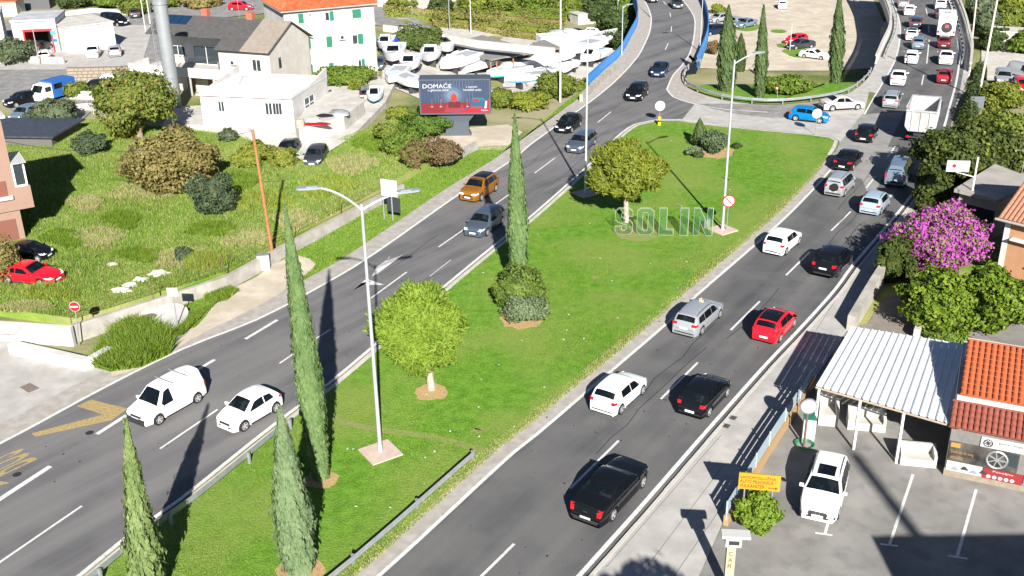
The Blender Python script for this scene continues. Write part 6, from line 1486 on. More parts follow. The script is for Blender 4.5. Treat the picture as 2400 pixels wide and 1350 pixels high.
def white_sign():
    P = at(2262, 545, 0); f = Fac(P+Vector((-3, .4, 0)), P+Vector((3, -.4, 0))); t = thing('hoarding', 'white rectangular signboard with a small red logo on a bracket pole above the annex roof', 'sign', P, f.rz); U = lambda x, y: f.pix(x, y)[0]-f.w/2; Z = lambda x, y: f.pix(x, y)[1]
    MB().tube([(0, 0, 0), (0, 0, Z(2280, 368))], .07, 8).obj('post', m_frame, t, True); MB().b2((U(2218, 390), -.08, Z(2240, 402)), (U(2272, 390), .02, Z(2240, 376))).obj('board', m_wsign, t)
    MB().lathe([(.001, 0), (.14, 0)], 16, axis='y').obj('logo', m_red, t, False, (U(2236, 388), -.09, Z(2236, 388))); MB().tube([(U(2240, 400), 0, Z(2240, 403)), (0, 0, Z(2280, 415))], .04, 6).obj('bracket', m_frame, t, True)
white_sign()
p = at(1874, 1035, .05); t = thing('hose_reel', 'green garden hose coiled under the round disc post', 'hose', at(1886, 1045, .06)); s = MB()
for k in range(3): s.tube([((.42+.03*k)*math.cos(a), (.42+.03*k)*math.sin(a), .04+.05*k) for a in np.linspace(0, 2*math.pi, 20)], .025, 5, caps=False)
s.obj('coil', M('hose_green', (.02, .20, .07), rough=.4), t)
p = at(1893, 1028, .05); t = thing('water_cabinet', 'white cabinet with a green top next to the disc post', 'cabinet', p, rzW); MB().b2((-.3, -.25, 0), (.3, .25, 1.25)).obj('cabinet_body', m_wsign, t); MB().b2((-.32, -.27, 1.252), (.32, .27, 1.33)).obj('cabinet_top', m_green, t)
# ---------------------------------------------------------------- guardrails
def guardrail(label, line, post_gap=4., h=.72, face=1, grp='steel guardrails'):
    t = thing('guardrail', label, 'guardrail', (line[0].x, line[0].y, 0), 0, grp); o = Vector((line[0].x, line[0].y, 0)); L_ = [Vector((p.x, p.y, 0))-o for p in line]
    prof = [(0, h-.32), (.04, h-.27), (.04, h-.22), (0, h-.17), (.04, h-.12), (.04, h-.07), (0, h-.02), (-.02, h-.02), (-.02, h-.32)]
    V = []; F = []; n = len(prof)
    for i, p in enumerate(L_):
        d = (L_[min(i+1, len(L_)-1)]-L_[max(i-1, 0)]).normalized(); nn = Vector((-d.y, d.x, 0))*face
        V += [(p.x+nn.x*a, p.y+nn.y*a, b) for a, b in prof]
    for i in range(len(L_)-1):
        for k in range(n): F.append((i*n+k, i*n+(k+1) % n, (i+1)*n+(k+1) % n, (i+1)*n+k))
    MB().add(V, F).obj('rail', m_galv, t)
    acc = 0; pm_ = None
    for i in range(len(L_)):
        if i: acc += (L_[i]-L_[i-1]).length
        if i == 0 or acc >= post_gap or i == len(L_)-1:
            acc = 0; d = (L_[min(i+1, len(L_)-1)]-L_[max(i-1, 0)]).normalized(); nn = Vector((-d.y, d.x, 0))*face; q = L_[i]-nn*.10
            if pm_ is None: pm_ = MB().b2((-.05, -.07, 0), (.05, .07, h-.03)).mesh('post', m_galv)
            link('post', pm_, t, (q.x, q.y, 0), math.atan2(d.y, d.x))
gl = [p for p in offset(W_LR1, -.95) if proj(p)[1] > 985]
guardrail('guardrail at the lawn edge along the left carriageway, bottom left', gl, face=1)
gr = [p for p in offset(W_RLn, 1.25) if proj(p)[0] < 1145]
guardrail('guardrail at the lawn edge along the right carriageway, bottom centre', gr, h=.58, face=-1)
guardrail('curved guardrail round the cypress island at the junction', [p for p in W_GRC if proj(p)[1] > 150][:-2], 3., face=-1)
# ---------------------------------------------------------------- railings and parapets of the bridges
def rail_stuff(name, label, line, bars, mat, h, gap, cat, z0=0, beams=((0.05, .1),), fascia=None):
    t = thing(name, label, cat, (line[0].x, line[0].y, 0)); o = Vector((line[0].x, line[0].y, 0)); L_ = [Vector((p.x, p.y, 0))-o for p in line]
    for k, (zb, th, wd, nm) in enumerate(beams):
        V = []; F = []
        for i, p in enumerate(L_):
            d = (L_[min(i+1, len(L_)-1)]-L_[max(i-1, 0)]).normalized(); nn = Vector((-d.y, d.x, 0))*wd/2; V += [(p.x+nn.x, p.y+nn.y, zb), (p.x-nn.x, p.y-nn.y, zb), (p.x-nn.x, p.y-nn.y, zb+th), (p.x+nn.x, p.y+nn.y, zb+th)]
        for i in range(len(L_)-1):
            for q in range(4): F.append((i*4+q, i*4+(q+1) % 4, (i+1)*4+(q+1) % 4, (i+1)*4+q))
        F += [(0, 1, 2, 3), tuple(len(V)-4+q for q in (3, 2, 1, 0))]; MB().add(V, F).obj(nm, mat if nm != 'kerb_beam' else m_conc, t)
    s = MB(); D = 0; nxt = 0
    for i in range(len(L_)-1):
        a, b = L_[i], L_[i+1]; l = (b-a).length; d = (b-a)/max(l, 1e-6); ang = math.atan2(d.y, d.x)
        while nxt <= D+l: q = a+d*(nxt-D); bars(s, q, ang, d); nxt += gap
        D += l
    if s.v: s.obj('bars', mat, t)['kind'] = 'stuff'
    return t
def bluebar(s, q, ang, d): s.box((q.x, q.y, .62), (.085, .03, 1.0), ang)
for ln, lb in ((W_BLl, 'light blue steel railing on the left side of the bridge'), (W_BLr, 'light blue steel railing on the right side of the bridge')):
    rail_stuff('bridge_railing', lb, ln, bluebar, m_blue, 1.2, .12, 'railing', beams=((1.10, .10, .12, 'top_rail'), (.10, .08, .08, 'bottom_rail'), (-.75, .80, .25, 'edge_beam')))
def latt(s, q, ang, d):
    n = Vector((-d.y, d.x, 0)); w_ = .38
    for sg in (1, -1):
        a = q-d*w_*sg; b = q+d*w_*sg; s.tube([(a.x, a.y, .12), (b.x, b.y, .98)], .07, 4)
    s.box((q.x+d.x*.43, q.y+d.y*.43, .55), (.10, .16, .9), ang)
for ln, lb in ((W_BRl, 'pale concrete lattice parapet on the left side of the viaduct'), (W_BRr, 'pale concrete lattice parapet on the right side of the viaduct')):
    for dd, sub in ((0, ''),):
        rail_stuff('parapet', lb, ln, latt, m_concw, 1.1, .86, 'parapet', beams=((.98, .16, .30, 'top_beam'), (-.02, .15, .30, 'bottom_beam'), (-1.1, 1.07, .22, 'edge_slab')))
    # the inner crash rail
for ln, sgn, lb in ((W_BRl, -1, 'steel crash barrier inside the left lattice parapet'), (W_BRr, 1, 'steel crash barrier inside the right lattice parapet')):
    guardrail(lb, [p for p in offset(ln, sgn*.9)][2:], 2.5, .75, face=-sgn)
# blue and white railing on the wash yard wall
wl_pts = [at(1905, 905, .05), at(1800, 1065, .05), at(1700, 1232, .05)]
wall('low ochre wall carrying the pale railing between pavement and wash yard', wl_pts, .55, .22, M('ochre_wall', (.36, .20, .06), (.30, .22, .14), scale=2, rough=.9), .05, 'railing_wall', world=True)
t = thing('yard_railing', 'pale blue-white horizontal railing on the ochre wall beside the pavement', 'railing', wl_pts[0]); o = wl_pts[0]
seg = smooth_line(wl_pts, 2.); L_ = [p-o for p in seg]; mrl = M('railing_white', (.30, .36, .40), rough=.5)
for z in (.70, .95, 1.2): 
    for a, b in zip(L_[:-1], L_[1:]):
        m = (a+b)/2; MB().box((m.x, m.y, z), ((b-a).length-.02, .04, .17), math.atan2((b-a).y, (b-a).x)).obj('rail', mrl, t)
for p in L_: MB().box((p.x, p.y, .85), (.07, .07, 1.0)).obj('post', mrl, t)
# handrail by the steps at the left edge
p = at(12, 812, .0); t = thing('handrail', 'thin dark handrail at the left edge in front of the white wall', 'handrail', p); MB().tube([(-.6, 0, .9), (.5, -.3, 1.0), (1.1, .6, 1.1), (1.1, .6, .1)], .025, 6).obj('rail', m_galv, t, True)
# field fence posts and wire
ft = thing('wire_fence', 'rusty thin post and wire fence on top of the retaining wall', 'fence', at(176, 797, 0)); fo_ = at(176, 797, 0); fl = smooth_line([at(*q, 0) for q in [(176, 797), (530, 675), (690, 587), (900, 473)]], 4.); rm_ = M('rust', (.12, .07, .04), rough=.9)
for p in fl: MB().tube([(p.x-fo_.x, p.y-fo_.y, 1.0), (p.x-fo_.x, p.y-fo_.y, 2.3)], .035, 5).obj('post', rm_, ft)
for z in (1.4, 1.8, 2.2): s = MB(); s.tube([(p.x-fo_.x, p.y-fo_.y, z) for p in fl], .012, 4); s.obj('wire', rm_, ft)
def cable(label, a, b, sag, r=.018):
    a, b = Vector(a), Vector(b); o = MB().tube([a.lerp(b, u)-a-Vector((0, 0, sag*4*u*(1-u))) for u in np.linspace(0, 1, 24)], r, 4).obj('overhead_cable', m_dark, None, False, a); tag(o, label, 'cable')
wp = next(o for o in C.objects if o.get('label', '').startswith('leaning reddish')); wt = Vector(wp.location)+Vector((0, 0, vh(wp.location, 304))); wt = Vector(ray(592, 306)*((wt.y)/ray(592, 306).y))+Vector((0, 0, CAMH))
cable('cable from the reddish wooden pole to the peach house', wt, at(10, 330, 6.5), 1.2); cable('cable from the reddish wooden pole towards the low white building', wt, at(540, 220, 5.0), .8)
# ---------------------------------------------------------------- boats in the yard
m_gel = M('gelcoat', (.66, .665, .66), rough=.3, coat=.4); m_bcanvas = M('boat_canvas', (.60, .60, .58), rough=.8)
def boat_mesh(L, W, H, cabin, stripe):
    key = ('boat', L, W, H, cabin, stripe)
    if key in CACHE: return CACHE[key]
    out = []; st = []; n = 10
    for i in range(n+1):
        u = i/n; w_ = W/2*(1-max(0, (u-.45)/.55)**2.2)*(0.9+.1*min(1, u*4)); k = .12+.55*max(0, (u-.6)/.4)**2; sh = H*(1+.18*u*u)
        st.append([(-w_, sh), (-w_*.97, sh*.62), (-w_*.86, H*(.30+k*.3)), (-.02, H*k*.8), (w_*.86, H*(.30+k*.3)), (w_*.97, sh*.62), (w_, sh)])
    V = []; F = []; m = 7
    for i, r in enumerate(st): V += [(x, L*(i/n-.5), z) for x, z in r]
    for i in range(n):
        for j in range(m-1): F.append((i*m+j, (i+1)*m+j, (i+1)*m+j+1, i*m+j+1))
    F.append(tuple(range(m))[::-1]); out.append(('hull', MB().add(V, F).mesh('hull', m_gel, True, 30), None))
    V = []; F = []
    for i, r in enumerate(st): w_ = r[-1][0]*.97; V += [(-w_, L*(i/n-.5), r[0][1]-.05), (0, L*(i/n-.5), r[0][1]-.02), (w_, L*(i/n-.5), r[0][1]-.05)]
    for i in range(n): F += [(i*3, i*3+1, i*3+4, i*3+3), (i*3+1, i*3+2, i*3+5, i*3+4)]
    out.append(('deck', MB().add(V, F).mesh('deck', m_gel), None))
    if stripe:
        V = []; F = []
        for i, r in enumerate(st):
            for s in (-1, 1): V += [(s*(abs(r[2][0])+.01), L*(i/n-.5), r[2][1]), (s*(abs(r[1][0])*.96+.012), L*(i/n-.5), (r[2][1]+r[1][1])/2)]
        for i in range(n): F += [(i*4, i*4+1, i*4+5, i*4+4), (i*4+2, i*4+3, i*4+7, i*4+6)]
        out.append(('hull_stripe', MB().add(V, F).mesh('hull_stripe', M('stripe_blue', (.02, .30, .55))), None))
    if cabin:
        c = MB(); cw = W*.30; c.add([(-cw*1.15, -L*.05, H), (cw*1.15, -L*.05, H), (cw, L*.26, H*1.05), (-cw, L*.26, H*1.05), (-cw, -L*.03, H+.75), (cw, -L*.03, H+.75), (cw*.85, L*.12, H+.65), (-cw*.85, L*.12, H+.65)], [(0, 1, 5, 4), (1, 2, 6, 5), (2, 3, 7, 6), (3, 0, 4, 7), (4, 5, 6, 7)])
        out.append(('cabin', c.mesh('cabin', m_gel), None)); out.append(('windscreen', MB().add([(-cw*.86, L*.245, H*1.05+.07), (cw*.86, L*.245, H*1.05+.07), (cw*.78, L*.13, H+.64), (-cw*.78, L*.13, H+.64)], [(0, 1, 2, 3)]).mesh('windscreen', m_cglass), None))
    else: out.append(('cockpit', MB().add([(-W*.3, -L*.4, H+.01), (W*.3, -L*.4, H+.01), (W*.3, L*.05, H+.02), (-W*.3, L*.05, H+.02)], [(0, 1, 2, 3)]).mesh('cockpit', M('cockpit_grey', (.30, .31, .32))), None))
    CACHE[key] = out; return out
def boat(label, px, py, nose, L, cabin=True, stripe=False, terr=True, W=None, lift=.55):
    P = atT(px, py); N_ = atT(*nose); h = heading(P, N_); W = W or L*.36; t = thing('boat', label, 'boat', P, -R_(h), 'white boats laid up in the yard')
    for nm, me, _ in boat_mesh(L, W, L*.17, cabin, stripe): link(nm, me, t, (0, 0, lift))
    for y in (-L*.25, L*.2): MB().b2((-W*.3, y-.12, 0), (W*.3, y+.12, lift+L*.03)).obj('cradle', m_dark, t)
BT = [('white hull squeezed between the cabin boats and the street corner', 905, 122, (895, 140), 6.5, True, False),
 ('long white hull lying behind the billboard top', 1075, 168, (1000, 172), 9, False, False),
 ('white boat with grey windscreen just above the billboard right end', 1130, 172, (1180, 168), 8, True, False),
 ('broad white hull midway between shed posts and tall pole', 1285, 160, (1350, 152), 9, False, False),
 ('small white dinghy at the lower right of the boat rows', 1330, 172, (1360, 166), 5, False, False),
 ('white cabin boat tucked under the right shed roof', 1300, 132, (1340, 124), 8, True, False),
 ('white hull second from the railing in the back row', 1385, 122, (1430, 116), 8, False, False),
('small white boat on a trailer with a blue keel, in front of the terrace', 880, 246, (876, 262), 5.2, True, True),
 ('white cabin cruiser with grey windows at the left end of the boatyard', 925, 150, (915, 180), 8.5, True, False),
 ('white motor boat in the second row, left of the reddish rudder', 962, 172, (940, 196), 7.5, True, False),
 ('white boat with open grey cockpit behind the top left of the billboard', 1010, 150, (990, 180), 8, True, False),
 ('large white cabin boat in the middle of the yard with a slanted windscreen', 1040, 128, (1062, 160), 9, True, False),
 ('white boat whose stern faces the vine bank, left of the billboard', 930, 200, (905, 222), 7, False, False),
 ('upturned-looking white hull left of the billboard frame', 962, 214, (990, 228), 6.5, False, False),
 ('long white hull along the front of the grey shed', 1110, 150, (1180, 142), 9, False, False),
 ('white hull with a blue waterline just right of the billboard', 1190, 190, (1150, 196), 7.5, False, True),
 ('white yacht hull in the centre of the right boat rows', 1250, 172, (1310, 164), 10, True, False),
 ('white boat with blue stripe behind the small tree at the bank', 1240, 205, (1205, 210), 6.5, False, True),
 ('long white sailing hull under the shed eaves', 1240, 148, (1310, 140), 10, False, False),
 ('white hull with dark lettering near the blue railing', 1362, 134, (1310, 150), 9, False, False),
 ('white boat nearest the foot of the blue railing', 1390, 152, (1350, 168), 7.5, True, False),
 ('white tall-sided hull in the back row below the parked cars', 1330, 112, (1390, 108), 9.5, True, False),
 ('white hull at the right back corner of the yard, against the railing', 1415, 108, (1440, 100), 8, False, False),
 ('white hull tucked behind the tall concrete pole', 1300, 186, (1340, 178), 7, False, False)]
for lab, px, py, nose, L, cab, st in BT: boat(lab, px, py, nose, L, cab, st)
# small excavator-like yellow loader by the bushes
P = atT(1420, 66); t = thing('mini_excavator', 'small orange-yellow excavator parked beside the dark bushes', 'excavator', P, .4); ye = M('machine_orange', (.65, .30, .02), rough=.5)
MB().b2((-.9, -1.2, .5), (.9, 1.2, 1.3)).obj('body', ye, t); MB().b2((-.5, -.4, 1.31), (.6, .8, 2.6)).obj('cab', M('machine_glass', (.05, .05, .05), rough=.2), t); MB().b2((-.55, -.45, 2.61), (.65, .85, 2.75)).obj('cab_roof', ye, t)
MB().tube([(.0, -1.1, 1.2), (0, -2.2, 2.9), (0, -3.2, 1.9)], .16, 6).obj('arm', ye, t); MB().b2((-.35, -3.5, 1.1), (.35, -3.0, 1.9)).obj('bucket', m_dark, t)
for s in (-1, 1): MB().b2((s*.75-.2, -1.3, 0), (s*.75+.2, 1.3, .48)).obj('track', m_rubber, t)
# ================================================================ VEGETATION
rs = np.random.RandomState(11)
def unit(n):
    v = rs.normal(size=(n, 3)); return v/np.linalg.norm(v, axis=1)[:, None]
def leaves(C_, N_, size, asp=1.6, jit=.6, mats=None, name='crown', mi=None, along=None):
    """one small quad per leaf clump: centre, facing, length"""
    n = len(C_); N_ = N_+jit*unit(n); N_ /= np.linalg.norm(N_, axis=1)[:, None]
    t = unit(n) if along is None else along+.35*unit(n)
    a = t-N_*np.sum(t*N_, axis=1)[:, None]; a /= np.linalg.norm(a, axis=1)[:, None]+1e-9; b = np.cross(N_, a)
    s = size*rs.uniform(.6, 1.25, n); L_ = (a*(s*asp/2)[:, None]); W_ = (b*(s/2)[:, None])
    bend_ = N_*(s*.18)[:, None]
    V = np.empty((n, 4, 3)); V[:, 0] = C_-L_; V[:, 1] = C_+W_+bend_; V[:, 2] = C_+L_; V[:, 3] = C_-W_+bend_
    F = np.arange(n*4).reshape(n, 4); return qmesh(name, V.reshape(-1, 3), F, mats, mi)
LM = {}
def leafmat(name, c1, c2=None, c3=None, sc=1.2, tr=.25): 
    return M('leaf_'+name, c1, c2, scale=sc, rough=.65, spec=.25, trans=tr, c3=c3, scale3=5.0, amt3=.5, detail=2)
l_cyp = leafmat('cypress', (.080, .150, .045), (.130, .215, .072), (.15, .18, .07))
l_cypd = leafmat('cypress_far', (.055, .095, .028), (.085, .14, .042), (.10, .12, .05))
l_pine = leafmat('pine', (.12, .21, .016), (.18, .28, .026), (.22, .25, .04))
l_pine2 = leafmat('pine_dark', (.11, .155, .014), (.19, .23, .02), (.23, .22, .04))
l_olive = leafmat('olive', (.085, .115, .055), (.135, .165, .09), (.06, .08, .04))
l_dark = leafmat('dark_evergreen', (.028, .055, .016), (.055, .09, .024), (.09, .11, .03))
l_green = leafmat('broadleaf', (.075, .125, .018), (.14, .18, .025), (.20, .20, .04))
l_brown = leafmat('autumn', (.19, .16, .05), (.26, .21, .08), (.12, .12, .03))
l_yel = leafmat('yellowgreen', (.15, .19, .025), (.22, .23, .03), (.10, .14, .02))
l_laurel = leafmat('laurel', (.026, .050, .010), (.065, .09, .018), (.11, .12, .025))
l_lemon = leafmat('lemon', (.06, .13, .008), (.13, .22, .015), (.24, .27, .02))
l_boug = leafmat('bougainvillea', (.40, .055, .36), (.46, .12, .40), (.30, .035, .32), sc=2.)
l_bougl = leafmat('bougainvillea_leaf', (.16, .16, .045), (.28, .20, .11), (.10, .13, .03))
l_hedge = leafmat('hedge', (.06, .12, .012), (.12, .19, .02), (.17, .19, .04))
l_reddish = leafmat('dry_vine', (.14, .085, .045), (.20, .13, .07), (.09, .10, .03))
l_silver = leafmat('silver_shrub', (.13, .18, .09), (.19, .24, .13), (.09, .13, .05))
def core(R3, zc, mat, parent, k=.72, seed=0, name='inner_foliage'):
    bm = bmesh.new(); bmesh.ops.create_icosphere(bm, subdivisions=2, radius=1)
    for v in bm.verts:
        n_ = 1+.18*noise.noise(Vector(v.co)*2.2+Vector((seed, 0, 0))); v.co = Vector((v.co.x*R3[0]*k*n_, v.co.y*R3[1]*k*n_, zc+v.co.z*R3[2]*k*n_))
    me = bpy.data.meshes.new(name); bm.to_mesh(me); bm.free(); me.materials.append(mat); me.polygons.foreach_set('use_smooth', [True]*len(me.polygons))
    return link(name, me, parent)
def trunk(t, h, r, mat=m_bark, limbs=4, spread=1., zc=None, lean=(0, 0)):
    MB().tube([(0, 0, -.1), (lean[0]*.5+.03, lean[1]*.5, h*.5), (lean[0], lean[1], h)], [r, r*.8, r*.6], 9).obj('trunk', mat, t, True)
    for i in range(limbs):
        a = 2*math.pi*i/limbs+.5; e = Vector((math.cos(a)*spread*.6+lean[0], math.sin(a)*spread*.6+lean[1], h+spread*.45)); MB().tube([(lean[0], lean[1], h*.93), ((lean[0]+e.x)/2, (lean[1]+e.y)/2, h+spread*.12), e], [r*.5, r*.35, r*.15], 6).obj('limb', mat, t, True)
def crown_pts(n, R3, zc, lobes, seed, shell=.35, lobe_r=.42, rag=1.):
    """points and outward directions over a cauliflower of lobes"""
    r = np.random.RandomState(seed); d = r.normal(size=(lobes, 3)); d /= np.linalg.norm(d, axis=1)[:, None]; d[:, 2] = d[:, 2]*.9+.05
    lc = d*(1-lobe_r)*r.uniform(.75, 1.05, lobes)[:, None]; lr = lobe_r*r.uniform(.5, 1.3, lobes)
    k = r.randint(0, lobes, n*2); u = r.normal(size=(n*2, 3)); u /= np.linalg.norm(u, axis=1)[:, None]
    rad = 1-shell*r.uniform(0, 1, n*2)**2; stray = r.uniform(size=n*2) < .10; rad = np.where(stray, r.uniform(1.0, 1.28, n*2), rad); P = lc[k]+u*(lr[k]*rad)[:, None]
    dd = P/np.linalg.norm(P, axis=1)[:, None]; f1, f2, f3 = r.uniform(0, 6, 3); P = P*(1+rag*(.13*np.sin(dd[:, 0]*4.1+f1)*np.cos(dd[:, 2]*3.7+f2)+.08*np.sin(dd[:, 1]*7.3+f3+dd[:, 2]*6.1)+.05*np.sin(dd[:, 0]*15+dd[:, 2]*13+f1)))[:, None]
    q = np.linalg.norm(P, axis=1); keep = q > .52; P = P[keep][:n]; u = u[keep][:n]
    N_ = u+P*.6; N_ /= np.linalg.norm(N_, axis=1)[:, None]
    P = P*np.array(R3)+np.array([0, 0, zc]); return P, N_
def bush(label, bbox, mat, n=9000, leaf=.16, lobes=26, tall=None, cat='bush', name=None, ground=0, group=None, th=0, mats2=None, frac2=0, shell=.35, lobe_r=.42, terr=True, depth=1., trunk_m=m_bark, k=.62, jit=.85, asp=1.7, along=None, seed=None, zr=None):
    x0, x1, yt, yb = bbox; cx = (x0+x1)/2; P = atT(cx, yb, ground) if terr else at(cx, yb, ground); 
    R = (x1-x0)/2/ppm(P); back = R*depth*(.75 if th == 0 else 0); P = P+Vector((0, back, 0)); R = (x1-x0)/2/ppm(P)
    if terr: P.z = ter(P.x, P.y)+ground
    h = vh(P, yt)*(.97); h = max(h, .4); seed = seed or abs(hash(label)) % 1 or sum(map(ord, label)) % 9973
    z0 = th; rz_ = (h-z0)/2; R3 = (R, R*depth, rz_*1.02); zc = z0+rz_ if th else rz_*.92
    name = name or ('tree' if th else 'bush'); t = thing(name, label, cat, P, 0, group)
    Pt, Nn = crown_pts(n, R3, zc, lobes, seed, shell, lobe_r)
    Pt[:, 2] = np.maximum(Pt[:, 2], .03); mi = None; ml = [mat]
    if mats2:
        ml = [mat]+list(mats2); fr = frac2 if isinstance(frac2, (list, tuple)) else [frac2]
        rr = rs.uniform(size=len(Pt)); mi = np.zeros(len(Pt), dtype=np.int32); acc = 0
        # second colours come in drifts
        for i, f_ in enumerate(fr): m = (rr >= acc) & (rr < acc+f_); mi[m] = i+1; acc += f_
    al = None
    if along is not None: al = np.tile(np.array(along, dtype=float), (len(Pt), 1))+Nn*.5
    link('crown' if th else 'foliage', leaves(Pt, Nn, leaf, asp, jit, ml, 'crown', mi, al), t)
    core(R3, zc, mat, t, k, seed)
    if th: trunk(t, th+rz_*.3, max(.08, R*.09), trunk_m, 4, R)
    else: MB().tube([(0, 0, -.05), (0, 0, zc)], [.08, .05], 6).obj('stem', m_bark, t)
    return t
def cypress(label, base, top, widest, mat=l_cyp, n=16000, leaf=.16, z=0.03, terr=False, flare=.35, tip=.12, group='cypresses', lean=None, bottom=.05, seed=1, rough=.16, ex=1.9):
    P = atT(*base) if terr else at(*base, z); 
    if terr: P.z = ter(P.x, P.y)
    h = vh(P, top[1]); ax, _ = proj(P+Vector((0, 0, h))); dx = (top[0]-ax)/ppm(P+Vector((0, 0, h))); R = widest*.40/ppm(P+Vector((0, 0, h*.3)))
    t = thing('cypress', label, 'cypress', P, 0, group); r = np.random.RandomState(seed)
    def rad(u): return R*np.clip(np.where(u < flare, .72+.28*(u/flare), (1-((u-flare)/(1-flare))**ex)), 0, 1)
    u = r.uniform(0, 1, n*2); acc = r.uniform(0, 1, n*2) < rad(u)/R+.05; u = u[acc][:n]; n = len(u); a = r.uniform(0, 2*math.pi, n)
    # vertical plumes make the outline uneven
    pl = 1+rough*np.sin(a*5+np.sin(u*h*1.3)*1.5+seed)*np.sin(u*h*2.1+a*3)+rough*.6*r.normal(size=n)*.5+rough*.7*np.sin(a*11+u*h*3.7)
    rr = rad(u)*pl*np.where(r.uniform(size=n) < .08, r.uniform(1.02, 1.30, n), 1-.22*r.uniform(0, 1, n)**2); x = rr*np.cos(a); y = rr*np.sin(a); zz = bottom*h*0+u*h*.995+.03
    Pt = np.stack([x+dx*u**1.2, y, zz], 1); Nn = np.stack([np.cos(a), np.sin(a), .25*np.ones(n)], 1); al = np.tile(np.array([0, 0, 1.]), (n, 1))+Nn*.35
    link('foliage', leaves(Pt, Nn, leaf, 2.4, .55, [mat], 'foliage', None, al), t)
    s = MB(); rings = np.linspace(.0, .97, 16); s.tube([(dx*v**1.2, 0, v*h+.02) for v in rings], [float(rad(np.array([v]))[0]*.80) for v in rings], 14); s.obj('inner_foliage', mat, t, True)
    MB().tube([(0, 0, -.1), (0, 0, h*.2)], [R*.3, R*.2], 8).obj('trunk', m_bark, t, True); return t
cypress('tallest cypress, leaning between the left carriageway and the nearest lamp', (752, 1118), (667, 478), 60, n=26000, leaf=.13, seed=3, flare=.35, rough=.12, ex=1.7)
cypress('broad blue-green cypress in the bottom foreground beside the tallest one', (702, 1335), (655, 955), 86, mat=leafmat('cypress_blue', (.10, .165, .075), (.16, .235, .11), (.17, .20, .09)), n=22000, leaf=.13, seed=7, flare=.25, tip=.1, rough=.2)
cypress('ragged yellow-green cypress at the bottom left beside the guardrail', (352, 1395), (294, 985), 78, mat=leafmat('cypress_yel', (.11, .175, .05), (.17, .24, .08), (.18, .20, .08)), n=20000, leaf=.14, seed=12, flare=.18, rough=.26, ex=1.25)
cypress('slim cypress with the round shrub at its foot, middle of the lawn', (1217, 680), (1206, 268), 46, n=16000, leaf=.15, seed=5, flare=.3, tip=.2)
cypress('wide dark cypress on the island, leftmost of the three large ones', (1702, 212), (1708, 14), 46, mat=l_cypd, n=12000, leaf=.24, seed=21, flare=.35)
cypress('slim cypress in the middle of the island', (1780, 228), (1790, 12), 28, mat=l_cypd, n=9000, leaf=.22, seed=22, flare=.3)
cypress('tall slim cypress at the right end of the island', (1957, 193), (1968, -20), 32, mat=l_cypd, n=11000, leaf=.22, seed=23, flare=.3)
cypress('short dark cypress behind the wide one on the island', (1735, 166), (1737, 80), 26, mat=l_dark, n=5000, leaf=.24, terr=True, seed=24)
cypress('conical juniper in the shrub group near the lamp', (1642, 342), (1640, 280), 36, mat=l_cypd, n=5000, leaf=.16, seed=25, flare=.2, group='shrubs on the lawn')
# round pines
def pine(label, base, crown, mat, n, leaf, seed, lean=(0, 0)):
    P = at(*base, .03); x0, x1, yt, yb = crown; cx = (x0+x1)/2; ht = vh(P, yt); hb = vh(P, yb+ (yb-yt)*.02); R = (x1-x0)/2/ppm(P+Vector((0, 0, ht*.7)))
    t = thing('pine_tree', label, 'pine tree', P); ax = proj(P+Vector((0, 0, (ht+hb)/2)))[0]; dx = (cx-ax)/ppm(P)
    zc = (ht+hb)/2-.1; rz_ = (ht-hb)/2
    Pt, Nn = crown_pts(n, (R, R*.95, rz_*1.0), zc, 80, seed, .36, .24, rag=.35); Pt[:, 0] += dx
    tt = Nn*1.0+np.array([0, 0, .5]); link('crown', leaves(Pt, Nn, leaf, 4.2, 1.0, [mat], 'crown', None, tt), t)
    c = core((R, R*.95, rz_), zc, mat, t, .62, seed); c.location.x = dx
    trunk(t, hb+rz_*.5, .24, M('pine_bark', (.42, .34, .28), (.30, .24, .19), scale=4, rough=.95), 5, R, lean=(dx*.8, 0)); return t
pine('round yellow-green pine with a bare leaning trunk on the lawn near the camera', (1012, 912), (874, 1104, 654, 862), l_pine, 46000, .085, 31)
pine('bushy darker pine behind the SOLIN letter S', (1468, 520), (1368, 1562, 322, 470), l_pine2, 30000, .115, 32)
def ring_patch(nm, px, py, rx, mat, z=.036):
    P = at(px, py, z); r = rx/ppm(P); rn = random.Random(px); return patch(nm, [(P.x+r*math.cos(a)*rn.uniform(.8, 1.15), P.y+r*math.sin(a)*rn.uniform(.8, 1.15)) for a in np.linspace(0, 2*math.pi, 22)[:-1]], z, mat)
m_mulch = M('pine_needles', (.45, .27, .14), (.36, .24, .12), scale=6, rough=.95, bump=.5)
ring_patch('bare_soil_ring', 1012, 918, 40, m_mulch); ring_patch('bare_soil_ring', 1225, 748, 52, m_mulch); ring_patch('bare_soil_ring', 752, 1122, 40, m_mulch); ring_patch('bare_soil_ring', 704, 1340, 55, m_mulch); ring_patch('bare_soil_ring', 1668, 356, 50, m_mulch)
ring_patch('bare_soil_ring', 1490, 545, 55, M('thin_grass', (.22, .22, .07), (.15, .19, .05), scale=3, rough=.95))
bush('round dark shrub at the foot of the slim cypress', (1150, 1290, 618, 742), leafmat('photinia', (.065, .12, .018), (.13, .19, .03), (.14, .17, .035)), 13000, .13, terr=False, ground=.03, cat='shrub', name='shrub')
bush('low silvery shrub skirting the right side of the round dark shrub', (1178, 1292, 690, 768), l_silver, 7000, .10, terr=False, ground=.03, cat='shrub', name='shrub')
bush('large grey-green juniper bush of the shrub group by the lamp', (1645, 1715, 300, 364), leafmat('juniper', (.07, .11, .05), (.12, .16, .08)), 7000, .13, terr=False, ground=.03, cat='shrub', name='shrub')
bush('pale dry silvery shrub at the left foot of the shrub group', (1610, 1650, 342, 368), l_silver, 1800, .12, terr=False, ground=.03, cat='shrub', name='shrub')
